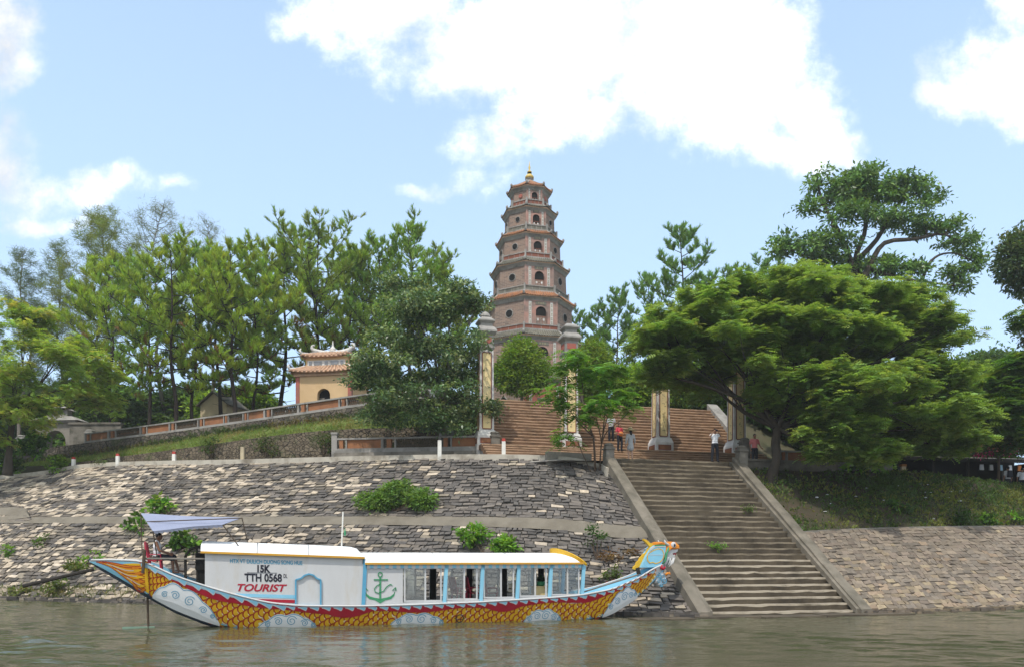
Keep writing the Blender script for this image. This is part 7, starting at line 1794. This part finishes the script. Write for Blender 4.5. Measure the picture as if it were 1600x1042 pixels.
# -- ground cover that nobody could count
def cover(name, G, n, m, hgt, pal, alt, altp, seed, wid=.12, k=4, jit=.15, keep=None):
    rng = np.random.default_rng(seed); P = G[rng.integers(0, len(G), n)] + rng.normal(0, jit, (n, 3)) * np.array([1, 1, .1])
    if keep is not None: P = P[keep(P, rng)]
    n = len(P); tv, tf = t_leaf(1., wid, .1); d = unit(n * k, .15, rng) + np.array([0, 0, .3]); L = Leaves()
    patch = np.array([(mnoise.noise(V((p[0] * .45, p[1] * .45, p[2] * .6 + seed))) + 1) / 2 for p in P]); col = vary(pal, n, rng, .3); al = vary(alt, n, rng, .3)
    col = np.where((patch + rng.normal(0, .12, n) < altp)[:, None], al, col)
    L.scatter(tv, tf, np.repeat(P, k, axis=0) + rng.normal(0, .05, (n * k, 3)), rot_from(d, rng.uniform(0, 3, n * k)), hgt * rng.uniform(.5, 1.4, n * k), np.repeat(col, k, axis=0))
    tag(L.build(name, MATS[m]), kind='stuff')
def keep_d(P, rng):
    f = np.array([(mnoise.noise(V((p[0] * .5, p[1] * .5, p[2] * .7))) + 1) / 2 for p in P]); x = P[:, 0]
    return rng.random(len(P)) < np.clip(f * 1.4 - .15 + np.clip((x - 20) / 16, -.25, .5), .04, 1)
cover('bank_weeds', DIRT, 15000, 'leaf', .13, (.08, .14, .035), (.19, .22, .055), .44, 5, .5, 5, .12, keep_d)
cover('bank_grass', TURF, 9000, 'leaf', .22, (.17, .24, .055), (.27, .25, .1), .4, 6, .14, 4)
cover('ramp_wall_weeds', grid_of((spline([p - V((0, .2, .0)) for p in R4], 120), spline([p + (q - p) * .35 - V((0, .15, 0)) for p, q in zip(R4, R5)], 120))), 900, 'leaf', .22, (.06, .1, .025), (.14, .12, .05), .45, 7, .25, 5)
mw_ = grid_of((gW, gW + (gB - gW) * .16)); mw_ = mw_[(mw_[:, 0] > -40) & (mw_[:, 0] < -9)]
cover('shore_grass', mw_, 500, 'leaf', .28, (.11, .15, .035), (.2, .18, .08), .5, 8, .12, 5)
mb = MB(); rl = random.Random(6)
for _ in range(26):
    p = on(rl.uniform(1260, 1560), rl.uniform(752, 812), DIRT); mb.box(p + V((0, -.05, .02)), (rl.uniform(.06, .2), rl.uniform(.05, .14), rl.uniform(.02, .06)), rl.uniform(0, 3), 0, (.8, .8))
tag(mb.build('litter', MATS['cloth_white'], uv=False), kind='stuff')
# ---------------------------------------------------------------- people
def remeshed(mb, voxel, smooth=4):
    me = bpy.data.meshes.new('tmp'); me.from_pydata([tuple(v) for v in mb.v], [], mb.f); ob = bpy.data.objects.new('tmp', me); COL.objects.link(ob)
    m = ob.modifiers.new('r', 'REMESH'); m.mode = 'VOXEL'; m.voxel_size = voxel
    s = ob.modifiers.new('s', 'SMOOTH'); s.factor = .5; s.iterations = smooth
    r = bpy.data.meshes.new_from_object(ob.evaluated_get(bpy.context.evaluated_depsgraph_get())); bpy.data.objects.remove(ob); bpy.data.meshes.remove(me); return r
def cone(mb, p, q, r1, r2, fl=1.):
    """round ended tapering limb"""
    p, q = V(p), V(q); d = (q - p); n = 7; pts, rad = [], []
    u = d.normalized()
    for k in range(4): a = math.pi / 2 * k / 4; pts.append(p - u * r1 * math.cos(a)); rad.append(max(r1 * math.sin(a), .002))
    for k in range(n + 1): pts.append(p + d * k / n); rad.append(r1 + (r2 - r1) * k / n)
    for k in range(1, 5): a = math.pi / 2 * k / 4; pts.append(q + u * r2 * math.sin(a)); rad.append(max(r2 * math.cos(a), .002))
    mb.tube(pts, rad, 10)
STAND = dict(pelvis=(0, 0, .9), chest=(0, 0, 1.24), neck=(0, .01, 1.42), head=(0, -.01, 1.57), hipL=(.09, 0, .88), hipR=(-.09, 0, .88), kneeL=(.1, -.02, .49), kneeR=(-.1, -.02, .49), ankL=(.11, .02, .08), ankR=(-.11, .02, .08),
             shL=(.185, .01, 1.37), shR=(-.185, .01, 1.37), elL=(.25, .03, 1.1), elR=(-.25, .03, 1.1), wrL=(.25, -.06, .86), wrR=(-.25, -.06, .86), handL=(.245, -.1, .77), handR=(-.245, -.1, .77))
def person(label, loc, rz, pose, skin, clothes, hair='short', h=1., group=None, look=V((0, -1, 0)), female=False, voxel=.012):
    J = {k: V(v) for k, v in {**STAND, **pose}.items()}; t = thing('person', label, 'person', loc, rz, group); t.scale = (h, h, h)
    fw = (look).normalized(); side = fw.cross(V((0, 0, 1))).normalized()
    wk = .88 if female else 1.
    b = MB(); hd = J['head']
    b.ball(hd, (.076, .094, .112), 16, 12, rot=Matrix.Rotation(math.atan2(fw.y, fw.x) + math.pi / 2, 3, 'Z'))
    b.ball(hd + fw * .03 + V((0, 0, -.055)), (.055, .06, .06)); b.ball(hd + fw * .1 + V((0, 0, -.012)), (.016, .022, .024))
    for s_ in (-1, 1): b.ball(hd + side * .077 * s_ + V((0, 0, -.005)), (.014, .024, .034))
    cone(b, J['neck'] - V((0, 0, .03)), hd - V((0, 0, .07)), .055 * wk, .052 * wk)
    def torso(B, g, bottom=True):
        cone(B, J['chest'] + side * .075, J['shL'] * .8 + J['shR'] * .2, .1 * wk + g, .062 + g); cone(B, J['chest'] - side * .075, J['shR'] * .8 + J['shL'] * .2, .1 * wk + g, .062 + g)
        up = (J['neck'] - J['pelvis']).normalized(); mid = J['pelvis'].lerp(J['chest'], .5)
        for c, rx in ((J['chest'] + up * .05, .155), (J['chest'] - up * .06, .15), (mid, .14), (J['pelvis'] + up * .04, .15)):
            B.ball(c, (rx * wk + g, .105 + g, .13), 14, 10, rot=Matrix.Rotation(math.atan2(fw.y, fw.x) + math.pi / 2, 3, 'Z'))
    torso(b, 0); b.ball(J['pelvis'], (.155, .11, .12), 14, 10, rot=Matrix.Rotation(math.atan2(fw.y, fw.x) + math.pi / 2, 3, 'Z'))
    for s_ in 'LR':
        cone(b, J['hip' + s_], J['knee' + s_], .082, .055); cone(b, J['knee' + s_], J['ank' + s_], .055, .036)
        f = J.get('foot' + s_, J['ank' + s_] + fw * .15 - V((0, 0, .045))); cone(b, J['ank' + s_] - V((0, 0, .03)), f, .038, .03)
        cone(b, J['sh' + s_], J['el' + s_], .05, .038); cone(b, J['el' + s_], J['wr' + s_], .038, .026)
        w, hn = J['wr' + s_], J['hand' + s_]; d = (hn - w).normalized(); n = d.cross(fw if abs(d.dot(fw)) < .8 else V((0, 0, 1))).normalized(); pm = d.cross(n).normalized()
        cone(b, w, w + d * .07, .028, .03); base = w + d * .08
        sd = pm if 1 else n
        for k, ln in enumerate((.065, .078, .072, .056)):       # four unequal curled fingers
            o = sd * (.021 * (k - 1.5)); p1 = base + o + d * ln * .5; p2 = p1 + (d * .55 - n * .6 * (1 if s_ == 'L' else -1)).normalized() * ln * .5
            b.tube([base + o - d * .02, p1, p2], [.011, .0105, .008], 6)
        b.tube([w + d * .03 + sd * -.03, w + d * .065 + sd * -.052, w + d * .1 + sd * -.05], [.013, .012, .009], 6)
    me = remeshed(b, voxel); me.materials.append(MATS[skin]); me.polygons.foreach_set('use_smooth', [True] * len(me.polygons))
    body = bpy.data.objects.new('body', me); link(body, t)
    def wear(name, B, m, vx=.014, sm=3):
        me = remeshed(B, vx, sm); me.materials.append(MATS[m]); me.polygons.foreach_set('use_smooth', [True] * len(me.polygons)); o = bpy.data.objects.new(name, me); link(o, t); return o
    for kind, m, *opt in clothes:
        B = MB()
        if kind in ('shirt', 'vest'):
            torso(B, .016)
            if kind == 'shirt':
                fr = opt[0] if opt else .6
                for s_ in 'LR':
                    e = J['sh' + s_].lerp(J['el' + s_], min(fr, 1)); cone(B, J['sh' + s_], e, .066, .058 if fr < 1 else .05)
                    if fr > 1: cone(B, J['el' + s_], J['el' + s_].lerp(J['wr' + s_], fr - 1), .052, .042)
            wear('shirt', B, m)
        elif kind in ('trousers', 'shorts'):
            B.ball(J['pelvis'] + V((0, 0, -.0)), (.172, .128, .13), 14, 10, rot=Matrix.Rotation(math.atan2(fw.y, fw.x) + math.pi / 2, 3, 'Z'))
            for s_ in 'LR':
                cone(B, J['hip' + s_], J['knee' + s_], .1, .075)
                cone(B, J['knee' + s_], J['knee' + s_].lerp(J['ank' + s_], .93 if kind == 'trousers' else .12), .075, .062)
            wear(kind, B, m)
        elif kind == 'dress':
            torso(B, .02); cone(B, J['pelvis'] + V((0, 0, .12)), J['pelvis'] - V((0, 0, .22)), .13, .185)
            for s_ in 'LR':
                cone(B, J['sh' + s_], J['el' + s_], .062, .055); cone(B, J['el' + s_], J['el' + s_].lerp(J['wr' + s_], .7), .052, .045)
            wear('dress', B, m)
        elif kind == 'shoes':
            for s_ in 'LR':
                f = J.get('foot' + s_, J['ank' + s_] + fw * .15 - V((0, 0, .045))); B2 = MB(); cone(B2, J['ank' + s_] - V((0, 0, .035)), f, .05, .042); wear('shoe', B2, m)
        elif kind == 'straw_hat':
            B.lathe([(.3, -.03), (.3, -.015), (.16, .03), (.12, .04), (.115, .1), (.08, .15), (.02, .16)], hd + V((0, 0, .06)), 20); B.build('straw_hat', MATS[m], t, world=False, smooth=True)
            B = MB(); B.lathe([(.128, .035), (.13, .075)], hd + V((0, 0, .06)), 18); B.build('hat_band', MATS['cloth_dark'], t, world=False)
        elif kind == 'cap':
            B.ball(hd + V((0, 0, .045)), (.088, .1, .08)); B.ball(hd + V((0, 0, .05)) + fw * .1, (.06, .06, .014)); wear('cap', B, m)
        elif kind == 'backpack':
            c = J['chest'] - fw * .17 - V((0, 0, .02)); B.box(c - V((0, 0, .2)), (.3, .17, .42), math.atan2(fw.y, fw.x) + math.pi / 2, 0, (.85, .7)); wear('backpack', B, m, .016)
        elif kind == 'camera':
            c = (J['handL'] + J['handR']) / 2 + fw * .03; B.box(c - V((0, 0, .035)), (.12, .05, .08), math.atan2(fw.y, fw.x) + math.pi / 2); cone(B, c, c + fw * .06, .03, .028); B.build('camera', MATS[m], t, world=False)
        elif kind == 'bundle':
            c = J['pelvis'] + fw * .16 + V((0, 0, .12)); B.ball(c, (.17, .12, .15)); wear('bag', B, m)
    B = MB(); B.ball(hd + V((0, 0, .03)) - fw * .012, (.084, .101, .098), 14, 10, rot=Matrix.Rotation(math.atan2(fw.y, fw.x) + math.pi / 2, 3, 'Z')); B.v = [v if (v - hd).dot(fw) < .03 or v.z > hd.z + .055 else v - fw * ((v - hd).dot(fw) - .03) for v in B.v]
    if hair == 'long': cone(B, hd - fw * .06, hd - fw * .08 - V((0, 0, .22)), .075, .05)
    wear('hair', B, 'hair', .012, 2)
    for s_ in (-1, 1):
        B = MB(); B.ball(hd + fw * .088 + side * .03 * s_ + V((0, 0, .012)), .011, 8, 6); B.build('eye', MATS['p_black'], t, world=False, smooth=True)
    B = MB(); B.ball(hd + fw * .088 + V((0, 0, -.058)), (.024, .012, .008), 8, 6); B.build('mouth', MATS['lip'], t, world=False, smooth=True)
    return t
# the boatman, seated sideways to us and facing the bow
sit = dict(pelvis=(0, 0, .53), chest=(0, .0, .86), neck=(0, -.03, 1.05), head=(0, -.06, 1.2), hipL=(.1, -.05, .52), hipR=(-.1, -.05, .52), kneeL=(.13, -.5, .55), kneeR=(-.14, -.46, .5), ankL=(.12, -.62, .12), ankR=(-.13, -.5, .08),
           shL=(.185, .0, 1.0), shR=(-.185, .0, 1.0), elL=(.24, -.08, .74), elR=(-.24, -.1, .74), wrL=(.16, -.36, .66), wrR=(-.17, -.36, .64), handL=(.13, -.44, .63), handR=(-.14, -.44, .6))
pb = MBt @ (SEATP + V((.03, 0, 0)))
person('boatman in a white sleeveless vest seated on the red chair under the awning', pb, BR + R(90), sit, 'skin_tan', [('vest', 'cloth_white'), ('shorts', 'cloth_dark')], h=1.0)
# people on the steps
ph = dict(elL=(.3, -.1, 1.27), elR=(-.3, -.1, 1.27), wrL=(.12, -.2, 1.5), wrR=(-.12, -.2, 1.5), handL=(.06, -.19, 1.57), handR=(-.06, -.19, 1.57), ankL=(.15, .02, .08), ankR=(-.15, .02, .08), kneeL=(.13, -.01, .49), kneeR=(-.13, -.01, .49))
lz = Z1 + .06
def stand(px, D, z): p = Q(px, 700, D); p.z = z; return p
def plat(p):     # stair surface height under a world point
    dx, dy = p.x - 18.64, p.y; b = -.2521 * dx + .9677 * dy
    if b < 45.5: return 7.26
    if b < 50.6: return 7.2 + .18 * (min(7, int((b - 45.5) / .36)) + 1)
    return 8.64 + (12.62 - 8.64) * (min(NU - 1, int((b - 50.6) / .285)) + 1) / NU
def on_steps(px, D): p = Q(px, 700, D); p.z = plat(p); return p
person('man in white shirt and dark trousers raising a camera at the stair head', on_steps(1117, 41.5), R(6), ph, 'skin', [('shirt', 'cloth_white', .55), ('trousers', 'cloth_dark'), ('shoes', 'cloth_dark'), ('camera', 'p_black')], h=1.03)
person('woman in a pale dress and wide straw hat standing at the stair head', on_steps(985, 41), R(200), dict(elR=(-.3, -.08, 1.12), wrR=(-.36, -.2, .95), handR=(-.4, -.26, .88)), 'skin_light', [('dress', 'cloth_grey'), ('straw_hat', 'straw'), ('shoes', 'cloth_dark')], hair='long', h=.97, female=True)
person('woman in red top and black trousers carrying an orange bag on the steps', on_steps(968, 46.05), R(30), dict(wrL=(.14, -.26, 1.02), handL=(.06, -.28, 1.0), wrR=(-.14, -.26, 1.02), handR=(-.06, -.28, 1.0), ankL=(.09, -.08, .08), kneeL=(.1, -.1, .5)), 'skin', [('shirt', 'cloth_red', .7), ('trousers', 'cloth_dark'), ('bundle', 'cloth_orange'), ('shoes', 'cloth_dark')], hair='long', h=.94, female=True)
person('man in pale shirt and dark trousers on the steps behind the red topped woman', on_steps(955, 50.2), R(-10), dict(ankR=(-.12, -.1, .12), kneeR=(-.11, -.14, .54)), 'skin', [('shirt', 'cloth_grey', .6), ('trousers', 'cloth_dark'), ('shoes', 'cloth_dark')], h=1.03)
person('man in a pink shirt and dark trousers standing right of the stair head', stand(1179, 43.6, 7.3), R(12), dict(wrL=(.3, -.14, .95), handL=(.33, -.2, .9), elL=(.3, .02, 1.12)), 'skin', [('shirt', 'cloth_pink', .7), ('trousers', 'cloth_dark'), ('shoes', 'cloth_dark')], h=1.04)
p = stand(951, 56, 12.62); person('person in a light blue shirt at the top of the temple stairs', p, R(160), {}, 'skin', [('shirt', 'cloth_blue', .8), ('trousers', 'cloth_dark'), ('shoes', 'cloth_dark')], h=1., voxel=.016)
person('person with a grey top and dark backpack walking away beside the dark stall', stand(1575, 47.3, 6.05), R(185), {}, 'skin', [('shirt', 'cloth_grey', .7), ('trousers', 'cloth_dark'), ('backpack', 'cloth_dark'), ('shoes', 'cloth_dark')], h=.98, voxel=.016)
person('person in a white shirt near the right edge in front of the dark stall', stand(1597, 47.5, 6.0), R(150), {}, 'skin', [('shirt', 'cloth_white', .7), ('trousers', 'cloth_dark'), ('cap', 'cloth_white'), ('shoes', 'cloth_dark')], h=.98, voxel=.016)
